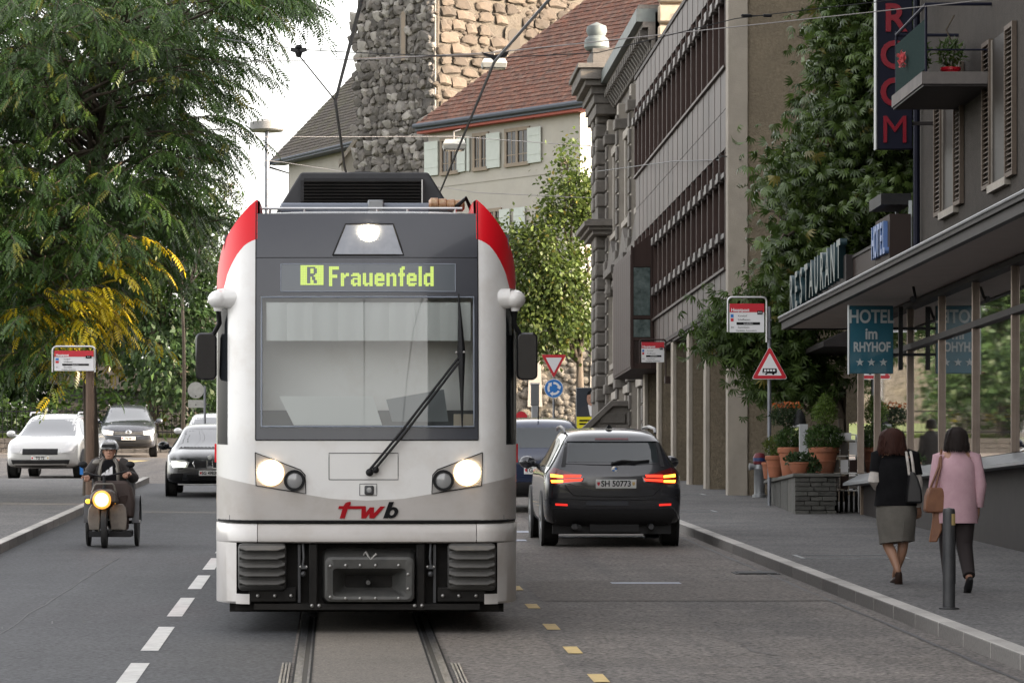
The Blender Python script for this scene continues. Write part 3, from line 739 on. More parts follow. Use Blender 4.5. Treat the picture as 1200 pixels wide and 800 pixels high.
ins.build('roof_insulator', mat('insulator', (0.28, 0.10, 0.035), (0.5, .35, .2), rough=.3, scale=25), tram)
MB().tube([(.95, 1.4, 3.66), (.90, 1.3, 3.76), (.80, 1.5, 3.68)], .02, 6).build('roof_cable', M['black'], tram)
pg = MB(); arc = [(-.46 + .92*k/16, 4.2, 4.085 + .065*math.sin(math.pi*k/16)) for k in range(17)]
pg.tube(arc, .02, 6); pg.tube([(-.4, 5.2, 3.6), (-.3, 8.0, 3.75)], .03, 6); pg.tube([(.4, 5.2, 3.6), (.3, 8.0, 3.75)], .03, 6)
pg.tube([(-.8, 7.8, 3.7), (-.5, 7.8, 3.82), (.5, 7.8, 3.82), (.8, 7.8, 3.7)], .018, 6)
pg.build('pantograph', M['roof_black'], tram)
# ================================================================== cars
M['car_charcoal'] = mat('car_charcoal', (0.022, 0.023, 0.028), rough=0.22, coat=0.9, metal=.25)
M['car_navy'] = mat('car_navy', (0.010, 0.020, 0.055), rough=0.22, coat=0.9, metal=.2)
M['car_black'] = mat('car_black', (0.010, 0.011, 0.014), rough=0.25, coat=0.5)
M['car_slate'] = mat('car_slate', (0.045, 0.050, 0.062), rough=0.25, coat=0.9, metal=.3)
M['car_silver'] = mat('car_silver', (0.52, 0.52, 0.51), rough=0.25, coat=0.8, metal=.3)
M['car_glass'] = glass('car_glass', (0.32, 0.36, 0.37), refl=.35, dark=0.6, darkcol=(.03, .035, .038))
M['rear_glass'] = glass('rear_glass', (0.42, 0.47, 0.48), refl=1.4, dark=0.45, darkcol=(.05, .065, .072))
M['tail_red'] = emis('tail_red', (0.95, 0.03, 0.01), 0.5, base=(.4, .01, .01))
M['tail_orange'] = emis('tail_orange', (1.0, 0.22, 0.02), 1.5)
M['tail_dark'] = mat('tail_dark', (0.12, 0.006, 0.008), rough=.15, coat=1)
M['reflector'] = emis('reflector', (0.9, 0.03, 0.02), .2, base=(.4, .01, .01))  # passive reflector: its shine is put in as a faint glow
M['head_white'] = emis('head_white', (0.92, 1.0, 0.72), 1.6)
M['head_warm'] = emis('head_warm', (1.0, 0.72, 0.34), 1.8)
M['lens'] = mat('lens', (0.45, 0.45, 0.45), rough=.1, coat=1)
M['tyre'] = mat('tyre', (0.014, 0.014, 0.014), (0.022, .021, .02), rough=0.8, scale=20)
M['plastic'] = mat('plastic', (0.016, 0.016, 0.017), rough=0.6)
M['red_third'] = mat('red_third', (0.10, 0.006, 0.01), rough=.2)
M['roof_sheen'] = mat('roof_sheen', (.10, .10, .105), rough=.3, metal=.6)
def car_shell(st):
    """st: stations from the tail to the nose: y, zbottom, zbelt, ztop, wlow, wbelt, wtop"""
    mb = MB(); rings = []
    for (y, zb, zs, zt, wl, ws, wt) in st:
        h = [(0, zb), (wl*.55, zb), (wl - .07, zb + .01), (wl, zb + .10), (max(wl, ws) + .004, (zb + zs)*.5), (ws, zs - .09), (ws - .015, zs), (ws - .05, zs + .02), (wt + (ws - wt)*.30, zs + (zt - zs)*.62), (wt + .02, zt - .05), (wt - .07, zt - .012), (wt*.5, zt + .004), (0, zt + .008)]
        rings.append([(x, y, z) for x, z in h] + [(-x, y, z) for x, z in h[-2:0:-1]])
    mb.loft(rings)
    me = mb.mesh('body', M['black'])
    return evaluated(me, [('SUBSURF', {'levels': 2, 'render_levels': 2})])
WHEEL = {}
def wheel(parent, x, y, r, sg, w=.22):
    key = (r, sg)
    if key not in WHEEL:
        t = MB().lathe([(r*.62, -w/2), (r*.93, -w/2), (r, -w/2 + .03), (r, w/2 - .03), (r*.93, w/2), (r*.62, w/2)], n=28, ax='x', caps=False).mesh('tyre', M['tyre'])
        rm = MB(); rm.lathe([(r*.64, -w/2 + .01), (r*.60, sg*w/2 - sg*.02), (r*.55, sg*w/2 - sg*.05), (.07, sg*w/2 - sg*.03), (.05, sg*w/2 - sg*.01), (.001, sg*w/2 - sg*.01)], n=20, ax='x')
        for k in range(5):
            a = 2*math.pi*k/5
            rm.tube([(sg*(w/2 - .02), .06*math.cos(a), .06*math.sin(a)), (sg*(w/2 - .015), r*.6*math.cos(a), r*.6*math.sin(a))], [.04, .03], 6)
        WHEEL[key] = (t, rm.mesh('rim', M['grey_metal']))
    t, rm = WHEEL[key]
    wo = ob('wheel', t, parent, (x, y, r)); ob('rim', rm, wo)
    return wo
def plate(parent, txt, x, y, z, w, h, facing=-1, size=.085, crest=True, sx=.92):
    """number plate: black letters on white with small shields at the ends"""
    p = MB().box(-w/2, w/2, -.008, .008, -h/2, h/2).build('number_plate', M['plate'], parent, (x, y, z), (0, 0, 0 if facing < 0 else math.pi), bevel=.004)
    ob('plate_text', text_mesh(txt, size, M['ink'], weight=.0025, sx=sx, depth=.001), p, (0, -.0105, 0), FACE)
    if crest:
        for sg, m in ((-1, M['sign_red']), (1, M['paint_yellow'])):
            k = MB().prism([(-.018, .024), (.018, .024), (.018, -.005), (0, -.026), (-.018, -.005)], 'y', -.011, -.008).build('shield', m, p, (sg*(w/2 - .035), 0, 0))
    return p
def car(name, label, paint, st, loc, rz, wb, wr, tw, seats=True):
    root = thing(name, label, 'car', loc, rz, 'cars on the street', 0)
    root.rotation_euler = (math.atan(S) * math.cos(rz), 0, rz)
    me = car_shell(st); me.materials.clear(); me.materials.append(M[paint])
    body = ob('body', me, root)
    bv = bvhtree.BVHTree.FromPolygons([v.co.copy() for v in me.vertices], [tuple(p.vertices) for p in me.polygons])
    for y in wb:
        for sg in (-1, 1):
            wheel(root, sg*(tw - .11), y, wr, sg)
            MB().lathe([(wr*1.13, -.02), (wr*1.15, .012), (wr*.5, .012)], (sg*(tw - .01), y, wr), 24, ax='x').build('wheel_arch', M['plastic'], root)
    return root, bv
def on(root, bv, poly, ax, sg, off, name, m, step=.07, par=None):
    return panel_on(bv, poly, ax, sg, off, step).build(name, m if not isinstance(m, str) else M[m], par or root, recalc=False)
def mir(poly): return [(-a, b) for a, b in poly][::-1]
def scale_st(st, sx=1.0, sz=1.0, sy=1.0): return [(y*sy, b*sz, s*sz, t*sz, wl*sx, ws*sx, wt*sx) for y, b, s, t, wl, ws, wt in st]
# crossover / hatchback stations (tail at y = 0)
SUV = [(-.01, .52, .78, .86, .60, .62, .50), (0.0, .45, .82, .95, .82, .84, .66), (.07, .33, .92, 1.06, .875, .885, .70), (.20, .27, .98, 1.28, .90, .90, .66), (.40, .25, 1.0, 1.47, .90, .90, .60), (.62, .24, 1.0, 1.525, .90, .90, .585),
       (1.3, .22, 1.0, 1.55, .90, .90, .58), (2.1, .22, .99, 1.55, .90, .90, .58), (2.6, .22, .98, 1.48, .90, .90, .58), (3.05, .22, .97, 1.24, .90, .90, .60), (3.35, .23, .96, 1.06, .90, .89, .66), (3.9, .25, .90, .99, .88, .87, .66), (4.25, .27, .78, .88, .85, .83, .60), (4.42, .34, .68, .74, .74, .72, .5), (4.46, .42, .62, .66, .55, .55, .4)]
def side_windows(root, bv, z0, z1, ys, hw):
    for sg in (-1, 1):
        for poly in ys: on(root, bv, poly, 'x', sg, .006, 'side_window', 'car_glass')
def mirrors(root, y, z, x, m):
    for sg in (-1, 1):
        mb = MB(); mb.ball((sg*(x + .11), y, z), (.115, .08, .085), 12, 8); mb.tube([(sg*(x - .06), y + .02, z - .05), (sg*(x + .06), y, z - .03)], .03, 6)
        mo = mb.build('mirror', M[m], root)
# ---- dark estate car ahead on the right (rear view)
Yx = 49.3; Xx = (718.5 - CX) * Yx / F
x1, bv = car('parked_car', 'charcoal crossover with lit tail lamps and roof rails waiting beside the tram', 'car_charcoal', SUV, (Xx, Yx, gz(Yx)), 0, (.78, 3.54), .345, .905)
x1.name = 'crossover_car'
on(x1, bv, [(-.60, 1.12), (-.56, 1.385), (.56, 1.385), (.60, 1.12)], 'y', -1, .006, 'rear_window', 'rear_glass')
on(x1, bv, [(-.68, 1.06), (-.60, 1.44), (-.575, 1.44), (-.625, 1.06)], 'y', -1, .007, 'pillar_trim', 'plastic')
on(x1, bv, [(.625, 1.06), (.575, 1.44), (.60, 1.44), (.68, 1.06)], 'y', -1, .007, 'pillar_trim', 'plastic')
on(x1, bv, [(-.60, 1.39), (-.57, 1.455), (.57, 1.455), (.60, 1.39)], 'y', -1, .03, 'roof_spoiler', 'car_charcoal')
on(x1, bv, [(-.22, 1.41), (-.22, 1.432), (.22, 1.432), (.22, 1.41)], 'y', -1, .036, 'brake_light', 'red_third')
for sg in (-1, 1):
    f = (lambda p: p) if sg > 0 else mir
    t = on(x1, bv, f([(.38, .93), (.40, .86), (.76, .82), (.83, .84), (.84, 1.00), (.78, 1.05), (.62, 1.0)]), 'y', -1, .010, 'tail_light', 'tail_dark', .04)
    for q in ([(.40, .905), (.42, .875), (.65, .86), (.65, .895)], [(.42, .955), (.43, .925), (.65, .915), (.65, .955)]): on(x1, bv, f(q), 'y', -1, .016, 'light_bar', 'tail_red', .04, t)
    for q in ([(.66, .945), (.66, .915), (.82, .925), (.82, .965)], [(.66, .885), (.66, .855), (.81, .85), (.82, .885)]): on(x1, bv, f(q), 'y', -1, .017, 'light_bar', 'tail_orange', .04, t)
    on(x1, bv, f([(.60, .545), (.60, .572), (.76, .580), (.76, .553)]), 'y', -1, .012, 'reflector', 'reflector', .05)
    MB().tube([(sg*.60, .62, 1.49), (sg*.605, .75, 1.545), (sg*.60, 1.6, 1.57), (sg*.59, 2.4, 1.545), (sg*.585, 2.55, 1.52)], [.018, .022, .022, .022, .018], 8).build('roof_rail', M['roof_sheen'], x1)
on(x1, bv, [(-.80, .50), (-.78, .28), (.78, .28), (.80, .50)], 'y', -1, .012, 'lower_bumper', 'plastic')
on(x1, bv, [(-.36, .555), (-.36, .61), (.20, .61), (.20, .555)], 'y', -1, .006, 'bumper_strip', 'car_slate')
mb = MB()
mb.box(-.78, .78, .25, 4.1, .17, .30); mb.tube([(-.45, .02, .26), (-.45, .3, .26)], .04, 8); mb.box(-.3, .35, .12, .6, .20, .30)
mb.build('underbody', M['plastic'], x1)
pl_ = plate(x1, 'SH 50773', .035, -.02, .835, .53, .115, size=.105, sx=.95)
on(x1, bv, [(-.33, .755), (-.36, .93), (.40, .93), (.38, .755)], 'y', -1, .004, 'plate_recess', 'car_charcoal')
badge = MB().lathe([(.001, -.012), (.045, -.010), (.048, 0), (.048, .02)], (0.02, .045, 1.02), 18, ax='y').build('badge', M['chrome'], x1)
for k, m in enumerate(('sign_blue', 'white', 'sign_blue', 'white')):
    a = [R(90*k + 90*t/6) for t in range(7)]
    MB().prism([(0, 0)] + [(.032*math.cos(q), .032*math.sin(q)) for q in a], 'y', -.016, -.012).build('badge_quarter', M[m], badge, (.02, .045, 1.02))
def hatch_line(pts): return MB().tube([Vector((x, bvh_y(bv, x, z) - .003, z)) for x, z in pts], .006, 5).build('shut_line', M['black'], x1)
def bvh_y(bv, x, z):
    h = bv.ray_cast(Vector((x, -30, z)), Vector((0, 1, 0)))[0]
    return h.y if h else 0.0
hatch_line([(-.70, 1.0), (-.67, .90), (-.60, .76), (-.52, .685), (-.3, .67), (0, .665), (.3, .67), (.52, .685), (.60, .76), (.67, .90), (.70, 1.0)])
hatch_line([(-.84, .66), (-.6, .635), (-.3, .625), (0, .62), (.3, .625), (.6, .635), (.84, .66)])
hatch_line([(-.66, 1.095), (-.3, 1.085), (0, 1.08), (.3, 1.085), (.66, 1.095)])
for sx_ in (-.5, .5): MB().lathe([(.035, -.03), (.042, 0), (.042, .2)], (sx_, .03, .27), 12, ax='y').build('exhaust_pipe', M['dark_metal'], x1)
wpb = MB(); wpb.tube([(.30, .055, 1.125), (.12, .07, 1.135), (-.02, .07, 1.095)], [.012, .018, .022], 6); wpb.tube([(-.02, .06, 1.10), (.48, .09, 1.14)], .012, 6); wpb.build('rear_wiper', M['black'], x1)
MB().loft([[(-.045, .95, 1.553), (.045, .95, 1.553), (.045, .80, 1.553), (-.045, .80, 1.553)], [(-.012, .82, 1.60), (.012, .82, 1.60), (.012, .79, 1.60), (-.012, .79, 1.60)]]).build('roof_antenna', M['black'], x1)
side_windows(x1, bv, 1, 1.4, ([(.35, 1.06), (.65, 1.34), (1.15, 1.42), (1.15, 1.04)], [(1.22, 1.04), (1.22, 1.42), (2.1, 1.43), (2.1, 1.03)], [(2.17, 1.03), (2.17, 1.42), (2.55, 1.36), (3.05, 1.03)]), .9)
mirrors(x1, 2.75, 1.07, .88, 'car_charcoal')
on(x1, bv, [(-.66, 1.02), (-.56, 1.40), (.56, 1.40), (.66, 1.02)], 'y', 1, .006, 'windscreen', 'car_glass')
mb = MB()
for sx_ in (-.38, .38): mb.box(sx_ - .22, sx_ + .22, 2.0, 2.14, .6, 1.12); mb.box(sx_ - .13, sx_ + .13, 2.0, 2.1, 1.14, 1.32)
mb.build('seats', M['plastic'], x1)
# ---- navy van ahead of it, half hidden by the tram
Yn = 63.5; Xn = (634 - CX) * Yn / F
VAN = scale_st(SUV, 1.0, 1.03, .95)
nv, bv = car('navy_car', 'navy compact van in the queue, half hidden by the tram', 'car_navy', VAN, (Xn, Yn, gz(Yn)), 0, (.75, 3.35), .33, .905)
on(nv, bv, [(-.66, 1.10), (-.58, 1.44), (.58, 1.44), (.66, 1.10)], 'y', -1, .006, 'rear_window', 'rear_glass')
for sg in (-1, 1):
    f = (lambda p: p) if sg > 0 else mir
    on(nv, bv, f([(.74, .85), (.74, 1.2), (.80, 1.2), (.84, .85)]), 'y', -1, .010, 'tail_light', 'tail_red', .05)
plate(nv, 'TG 118', -.12, -.02, .72, .34, .13, size=.10)
on(nv, bv, [(-.80, .52), (-.78, .30), (.78, .30), (.80, .52)], 'y', -1, .010, 'lower_bumper', 'plastic')
MB().tube([(-.02, .55, 1.57), (-.02, .48, 1.80)], [.012, .006], 6).build('roof_antenna', M['black'], nv)
side_windows(nv, bv, 1, 1.4, ([(.3, 1.12), (.6, 1.42), (1.15, 1.5), (1.15, 1.1)], [(1.22, 1.1), (1.22, 1.5), (2.0, 1.5), (2.0, 1.09)]), .9)
mirrors(nv, 2.6, 1.14, .88, 'car_navy')
# ---- oncoming dark hatchback
HATCH = scale_st(SUV, .985, .905, .97)
def front_set(root, bv, zs, H, twin_grille, lamp_m, lampx=(.50, .84), lampz=(.60, .74), badge=True):
    k = zs
    on(root, bv, [(-.66*1, 1.03*k), (-.56, 1.43*k), (.56, 1.43*k), (.66, 1.03*k)], 'y', 1, .006, 'windscreen', 'car_glass')
    return
Yb = 73.0; Xb = (246 - CX) * Yb / F
hb, bv = car('oncoming_car', 'black hatchback with white headlamps coming past the left side of the tram', 'car_black', HATCH, (Xb, Yb + 4.3, gz(Yb)), math.pi, (.75, 3.43), .32, .89)
hb.location = (Xb, Yb + 4.3, gz(Yb + 4.3))
front_set(hb, bv, .905, 1.4, True, None)
on(hb, bv, [(-.60, .97), (-.66, .925), (.66, .925), (.60, .97)], 'y', 1, .008, 'wiper_cowl', 'plastic')
for sg in (-1, 1):
    f = (lambda p: p) if sg > 0 else mir
    hl = on(hb, bv, f([(.40, .68), (.44, .58), (.72, .56), (.80, .64), (.78, .73), (.5, .72)]), 'y', 1, .012, 'headlight', 'lens', .05)
    on(hb, bv, f([(.46, .67), (.48, .60), (.72, .59), (.76, .66), (.74, .70)]), 'y', 1, .018, 'headlight_beam', 'head_white', .05, hl)
    k = on(hb, bv, f([(.05, .71), (.06, .58), (.12, .55), (.28, .56), (.33, .66), (.30, .71)]), 'y', 1, .012, 'grille', 'black', .05)
    MB().tube([(p[0]*1.0, 0, p[1]) for p in []] or [(sg*.05, 0, .71), (sg*.06, 0, .57), (sg*.28, 0, .55), (sg*.33, 0, .66), (sg*.30, 0, .72), (sg*.05, 0, .71)], .010, 6).build('grille_surround', M['chrome'], root := hb, (0, 4.34, 0))
    on(hb, bv, f([(.52, .46), (.54, .32), (.78, .34), (.76, .46)]), 'y', 1, .010, 'air_intake', 'black', .06)
on(hb, bv, [(-.45, .44), (-.42, .28), (.42, .28), (.45, .44)], 'y', 1, .010, 'air_intake', 'black')
MB().box(-.62, .62, 4.28, 4.33, .235, .262).build('front_lip', M['alu'], hb, bevel=.01)
plate(hb, 'SG 49838', 0, 4.37, .47, .42, .10, facing=1, size=.085)
bd = MB().lathe([(.001, .012), (.04, .010), (.044, 0)], (0, 4.26, .775), 16, ax='y').build('badge', M['alu'], hb)
side_windows(hb, bv, 1, 1.4, ([(1.1, .96), (1.1, 1.27), (2.0, 1.29), (2.0, .95)], [(2.08, .95), (2.08, 1.28), (2.45, 1.22), (2.9, .95)]), .9)
mirrors(hb, 2.75, .98, .86, 'car_black')
# ---- slate car waiting in the side street
Yv = 118.0; Xv = (148 - CX) * Yv / F
VWS = scale_st(SUV, 1.0, 1.06, .99)
vw, bv = car('waiting_car', 'slate grey crossover with lit headlamps waiting in the side street by the hedge', 'car_slate', VWS, (Xv - .2, Yv + 4.4, gz(Yv + 4.4)), math.pi + .06, (.76, 3.5), .35, .905)
front_set(vw, bv, 1.06, 1.6, False, None)
for sg in (-1, 1):
    f = (lambda p: p) if sg > 0 else mir
    hl = on(vw, bv, f([(.46, .82), (.48, .70), (.78, .70), (.83, .80), (.80, .88)]), 'y', 1, .012, 'headlight', 'lens', .06)
    on(vw, bv, f([(.54, .80), (.55, .73), (.76, .73), (.79, .82)]), 'y', 1, .018, 'headlight_beam', 'head_warm', .06, hl)
    MB().tube([(sg*.60, .7, 1.63), (sg*.60, 2.3, 1.63)], .022, 6).build('roof_rail', M['alu'], vw)
on(vw, bv, [(-.45, .82), (-.45, .70), (.45, .70), (.45, .82)], 'y', 1, .010, 'grille', 'black')
for z in (.735, .775): MB().box(-.44, .44, 4.36, 4.41, z, z + .012).build('grille_bar', M['alu'], vw)
on(vw, bv, [(-.74, .56), (-.66, .30), (.66, .30), (.74, .56)], 'y', 1, .010, 'lower_bumper', 'plastic')
MB().lathe([(.06, 0), (.075, .015), (.09, 0)], (0, 4.40, .77), 20, ax='y').build('badge', M['chrome'], vw)
MB().tube([(-.05, 4.41, .81), (-.02, 4.41, .73), (0, 4.41, .775), (.02, 4.41, .73), (.05, 4.41, .81)], .008, 6).build('badge_letter', M['chrome'], vw)
plate(vw, 'TG 60', 0, 4.46, .60, .44, .11, facing=1)
mirrors(vw, 2.8, 1.13, .88, 'car_slate')
side_windows(vw, bv, 1, 1.4, ([(1.1, 1.1), (1.1, 1.48), (2.0, 1.5), (2.0, 1.1)], [(2.1, 1.1), (2.1, 1.48), (2.5, 1.42), (3.0, 1.09)]), .9)
# ---- silver car at the picture's left, cut by the frame of the old print
Yw = 88.0; Xw = -6.52
sv, bv = car('silver_car', 'pale silver car with roof rails behind the three-wheeler rider', 'car_silver', scale_st(SUV, .98, .98, .98), (Xw, Yw + 4.3, gz(Yw + 4.3)), math.pi - .10, (.76, 3.46), .33, .885)
front_set(sv, bv, .98, 1.5, False, None)
for sg in (-1, 1):
    f = (lambda p: p) if sg > 0 else mir
    on(sv, bv, f([(.46, .74), (.5, .62), (.78, .62), (.82, .74), (.76, .80)]), 'y', 1, .012, 'headlight', 'lens', .06)
    MB().tube([(sg*.58, .7, 1.50), (sg*.585, .8, 1.55), (sg*.58, 2.3, 1.55), (sg*.575, 2.45, 1.48)], .022, 6).build('roof_rail', M['alu'], sv)
on(sv, bv, [(-.42, .72), (-.42, .58), (.42, .58), (.42, .72)], 'y', 1, .010, 'grille', 'black')
on(sv, bv, [(-.70, .46), (-.64, .28), (.64, .28), (.70, .46)], 'y', 1, .010, 'lower_bumper', 'plastic')
plate(sv, 'TG 72', 0, 4.36, .50, .44, .11, facing=1)
mirrors(sv, 2.75, 1.05, .87, 'car_silver')
side_windows(sv, bv, 1, 1.4, ([(.35, 1.05), (.65, 1.32), (1.1, 1.40), (1.1, 1.03)], [(1.2, 1.03), (1.2, 1.4), (2.0, 1.41), (2.0, 1.02)], [(2.1, 1.02), (2.1, 1.4), (2.5, 1.34), (2.95, 1.02)]), .9)
# ---- small pale car roof seen behind the hatchback
Yp = 100.0
pc, bv = car('pale_car', 'pale car hidden behind the black hatchback, only its roof edge showing', 'car_silver', scale_st(SUV, .95, .95, .95), (-3.35, Yp + 4.2, gz(Yp + 4.2)), math.pi, (.74, 3.36), .31, .85)
front_set(pc, bv, .95, 1.5, False, None)
for sg in (-1, 1):
    f = (lambda p: p) if sg > 0 else mir
    on(pc, bv, f([(.46, .70), (.5, .60), (.76, .60), (.78, .72)]), 'y', 1, .012, 'headlight', 'lens', .06)
mirrors(pc, 2.65, 1.0, .84, 'car_silver')
# ================================================================== right side: brown office building
M['brown_panel'] = mat('brown_panel', (0.055, 0.040, 0.034), (0.070, 0.053, 0.046), rough=0.55, metal=0.0, spec=.3, scale=1.2, rnd=0.22, stretch=(1, 1, .3))
M['brown_dark'] = mat('brown_dark', (0.022, 0.014, 0.012), (0.028, 0.019, 0.016), rough=0.6, spec=.2, scale=2, rnd=.12)
M['brown_wood'] = mat('brown_wood', (0.028, 0.015, 0.012), (0.036, 0.02, 0.016), rough=0.6, spec=.25, scale=3, stretch=(3, 3, .3), rnd=.1)
M['fin_brown'] = mat('fin_brown', (0.050, 0.029, 0.024), (0.060, .036, .030), rough=.55, spec=.3, scale=2)
M['bracket_grey'] = mat('bracket_grey', (0.075, 0.062, 0.056), (0.055, 0.045, 0.041), rough=0.5, scale=5, rnd=.25)
M['conc_pale'] = mat('conc_pale', (0.37, 0.325, 0.27), (0.32, 0.285, 0.235), rough=0.85, scale=2.5, bump=.4, bscale=40, dirt=(0.21, 0.19, 0.165), dscale=1.1, damt=.5)
M['conc_brown'] = mat('conc_brown', (0.175, 0.142, 0.098), (0.25, 0.206, 0.145), rough=0.95, scale=16, bump=1.0, bscale=26, dirt=(0.12, 0.097, 0.07), dscale=.8, damt=.5, bdist=.03)
M['win_dark'] = glass('win_dark', (0.2, 0.2, 0.2), refl=.8, dark=0.85, darkcol=(.012, .011, .011))
M['bld_dark'] = mat('bld_dark', (0.03, 0.026, 0.024), rough=.8)
FX, FY0, FY1 = 7.30, 70.0, 92.0
GB = gz(70) + .12
office = thing('office_building', 'long brown metal office building on concrete pillars along the right pavement', 'building', (FX, FY0, GB))
# local coordinates: x into the block, y along the street, z up
def Z(w): return w - GB
mb = MB(); mb.box(.45, 16, .35, 21.9, 3.55, Z(13.45)); mb.box(1.2, 16, .35, 21.9, -.3, 3.55); mb.build('core', M['bld_dark'], office)
mb = MB(); mb.box(.36, 16, 0, .349, -.4, Z(13.6)); mb.build('end_wall', M['conc_brown'], office)
MB().box(-.02, .355, -.05, .34, -.4, Z(13.6)).build('corner_strip', M['conc_pale'], office, bevel=.015)
MB().box(.10, 16, .35, 21.99, Z(13.4), Z(13.52)).build('roof', M['brown_dark'], office)
for Y in (74.4, 78.0, 81.7, 85.4, 89.2):
    y = Y - FY0
    p = MB().box(.09, 1.15, y, y + .42, -.4 + S*y, 3.56).build('pillar', M['conc_brown'], office)
    MB().box(-.0, .088, y - .02, y + .44, -.4 + S*y, 3.56).build('pillar_edge', M['conc_pale'], p, bevel=.012)
MB().box(1.16, 1.19, .4, 21.9, -.3, 3.5).build('shop_glass', M['win_dark'], office)
zb, s0, s1, s2, s3 = Z(6.54), Z(7.26), Z(7.86), Z(9.0), Z(9.50)
t0, t1, t2, top = Z(11.05), Z(12.38), Z(12.74), Z(13.5)
BAY = 21.5 / 19
def wallbox(name, y0, y1, z0, z1, m, x0=0.0, x1=.12, bev=.0, par=office):
    return MB().box(x0, x1, y0, y1, z0, z1).build(name, m, par, bevel=bev)
fin_me = {}
def shared(key, fn):
    if key not in fin_me: fin_me[key] = fn()
    return fin_me[key]
def put(name, key, fn, loc, par=office, bevel=0): return ob(name, shared(key, fn), par, loc, bevel=bevel)
wallbox('soffit', .35, 21.9, zb - .06, zb, M['brown_dark'], .0, 1.2)
put('edge_trim', 'trim', lambda: MB().box(-.03, .12, 0, 21.5, 0, .09).mesh('edge_trim', M['brown_dark']), (0, .35, zb))
put('edge_trim', 'trim', None, (0, .35, top - .09))
PW = BAY / 2
for k in range(38):
    y = .36 + k*PW
    if k * PW < 21.4:
        put('panel', 'pa', lambda: MB().box(0, .10, .014, PW - .014, 0, s0 - zb - .11).mesh('panel', M['brown_panel']), (.007*(k % 2), y, zb + .10))
        put('panel', 'pb', lambda: MB().box(0, .10, .014, PW - .014, 0, .72).mesh('panel', M['brown_panel']), (.007*(k % 2), y, s3 + .02))
        put('panel', 'pc', lambda: MB().box(0, .10, .014, PW - .014, 0, t0 - s3 - .78).mesh('panel', M['brown_panel']), (.007*(k % 2), y, s3 + .755))
        put('panel', 'pd', lambda: MB().box(0, .10, .014, PW - .014, 0, top - t2 - .11).mesh('panel', M['brown_panel']), (.007*(k % 2), y, t2 + .02))
for k in range(20):
    y = .36 + k*BAY
    put('window_fin', 'f1', lambda: MB().box(-.03, .30, -.04, .04, 0, s3 - s0).mesh('window_fin', M['fin_brown']), (0, y, s0))
    put('window_fin', 'f2', lambda: MB().box(-.03, .30, -.04, .04, 0, t2 - t0).mesh('window_fin', M['fin_brown']), (0, y, t0))
    if k == 19: break
    for z0, z1 in ((s0, s1 - .05), (s1 + .05, s2 - .05), (s2 + .05, s3), (t0, t1 - .05), (t1 + .05, t2)):
        w = put('window', ('w', round(z1 - z0, 3)), lambda: MB().box(.22, .24, .05, BAY - .05, 0, z1 - z0).mesh('window', M['win_dark']), (0, y, z0))
    for z in (s1, s2, t1):
        put('bracket', 'br', lambda: MB().box(-.05, .24, .06, BAY - .30, -.05, .05).box(-.10, .02, BAY - .46, BAY - .06, -.09, .09).mesh('bracket', M['bracket_grey']), (0, y, z), bevel=.01)
    put('shade_slats', 'ss', lambda: (lambda q: [q.box(.12, .20, .07, BAY - .07, .06 + .1*i, .085 + .1*i) for i in range(11)] and q)(MB()).mesh('shade_slats', M['brown_dark']), (0, y, t0))
put('sill', 'sill', lambda: MB().box(-.06, .3, 0, 21.5, -.05, .0).mesh('sill', M['brown_panel']), (0, .35, t0))
put('sill', 'sill', None, (0, .35, s0))
M['oriel_glass'] = mat('oriel_glass', (0.03, 0.05, 0.048), (0.10, .13, .125), rough=.2, scale=5)
# the oriel box
oy0, oy1 = 16.5, 22.0
oz0, oz1 = Z(6.12), Z(9.05)
o_ = MB().prism([(-.53, oz0), (0.2, oz0), (0.2, oz1 + .28), (0, oz1 + .22), (-.53, oz1 - .18)], 'y', oy0, oy1).build('oriel', M['brown_wood'], office)
for x0, x1, z0, z1 in ((-.47, -.09, Z(7.35), Z(8.45)), (-.47, -.09, Z(6.85), Z(7.25))):
    w = MB().box(x0, x1, oy0 - .02, oy0 + .02, z0, z1).build('oriel_window', M['oriel_glass'], o_)
MB().box(-.45, -.10, oy0 - .015, oy0 + .01, Z(6.25), Z(6.76)).build('oriel_panel', M['brown_dark'], o_)
for x in (-.535, -.08): MB().box(x, x + .05, oy0 - .035, oy0 + .01, oz0, oz1 - .1).build('oriel_post', M['brown_wood'], o_)
for z in (Z(6.78), Z(7.28), Z(8.47)): MB().box(-.48, -.08, oy0 - .03, oy0 + .01, z, z + .05).build('oriel_rail', M['brown_wood'], o_)
for k in range(9): MB().box(-.545, -.53, oy0 + .05 + .6*k, oy0 + .62 + .6*k, oz0 + .05, oz1 - .3).build('oriel_board', M['brown_wood'], o_)
# hook of the span wire
MB().tube([(-.0, .1, Z(9.3)), (-.12, .1, Z(9.31)), (-.16, .1, Z(9.36)), (-.20, .1, Z(9.31)), (-.16, .1, Z(9.26)), (-.12, .1, Z(9.31))], .012, 6).build('wall_hook', M['dark_metal'], office)

# ================================================================== the old stone building
M['stone_grey'] = mat('stone_grey', (0.095, 0.086, 0.077), (0.15, 0.136, 0.12), rough=0.9, scale=3, bump=.5, bscale=18, rnd=.14, dirt=(0.09, 0.083, 0.075), dscale=1.0, damt=.6)
M['stone_pale'] = mat('stone_pale', (0.33, 0.30, 0.26), (0.27, 0.245, 0.21), rough=0.9, scale=3, bump=.4, bscale=18, rnd=.1, dirt=(0.17, 0.155, 0.14), dscale=1.2, damt=.5)
M['stone_cream'] = mat('stone_cream', (0.42, 0.35, 0.26), (0.38, 0.31, 0.23), rough=0.9, scale=3, bump=.4, bscale=14, rnd=.08)
M['copper'] = mat('copper', (0.13, 0.15, 0.14), (0.09, 0.10, 0.10), rough=.6, scale=3)
M['slate'] = mat('slate', (0.10, 0.05, 0.04), (0.07, 0.04, 0.035), rough=.85, scale=5)
GO = gz(100)
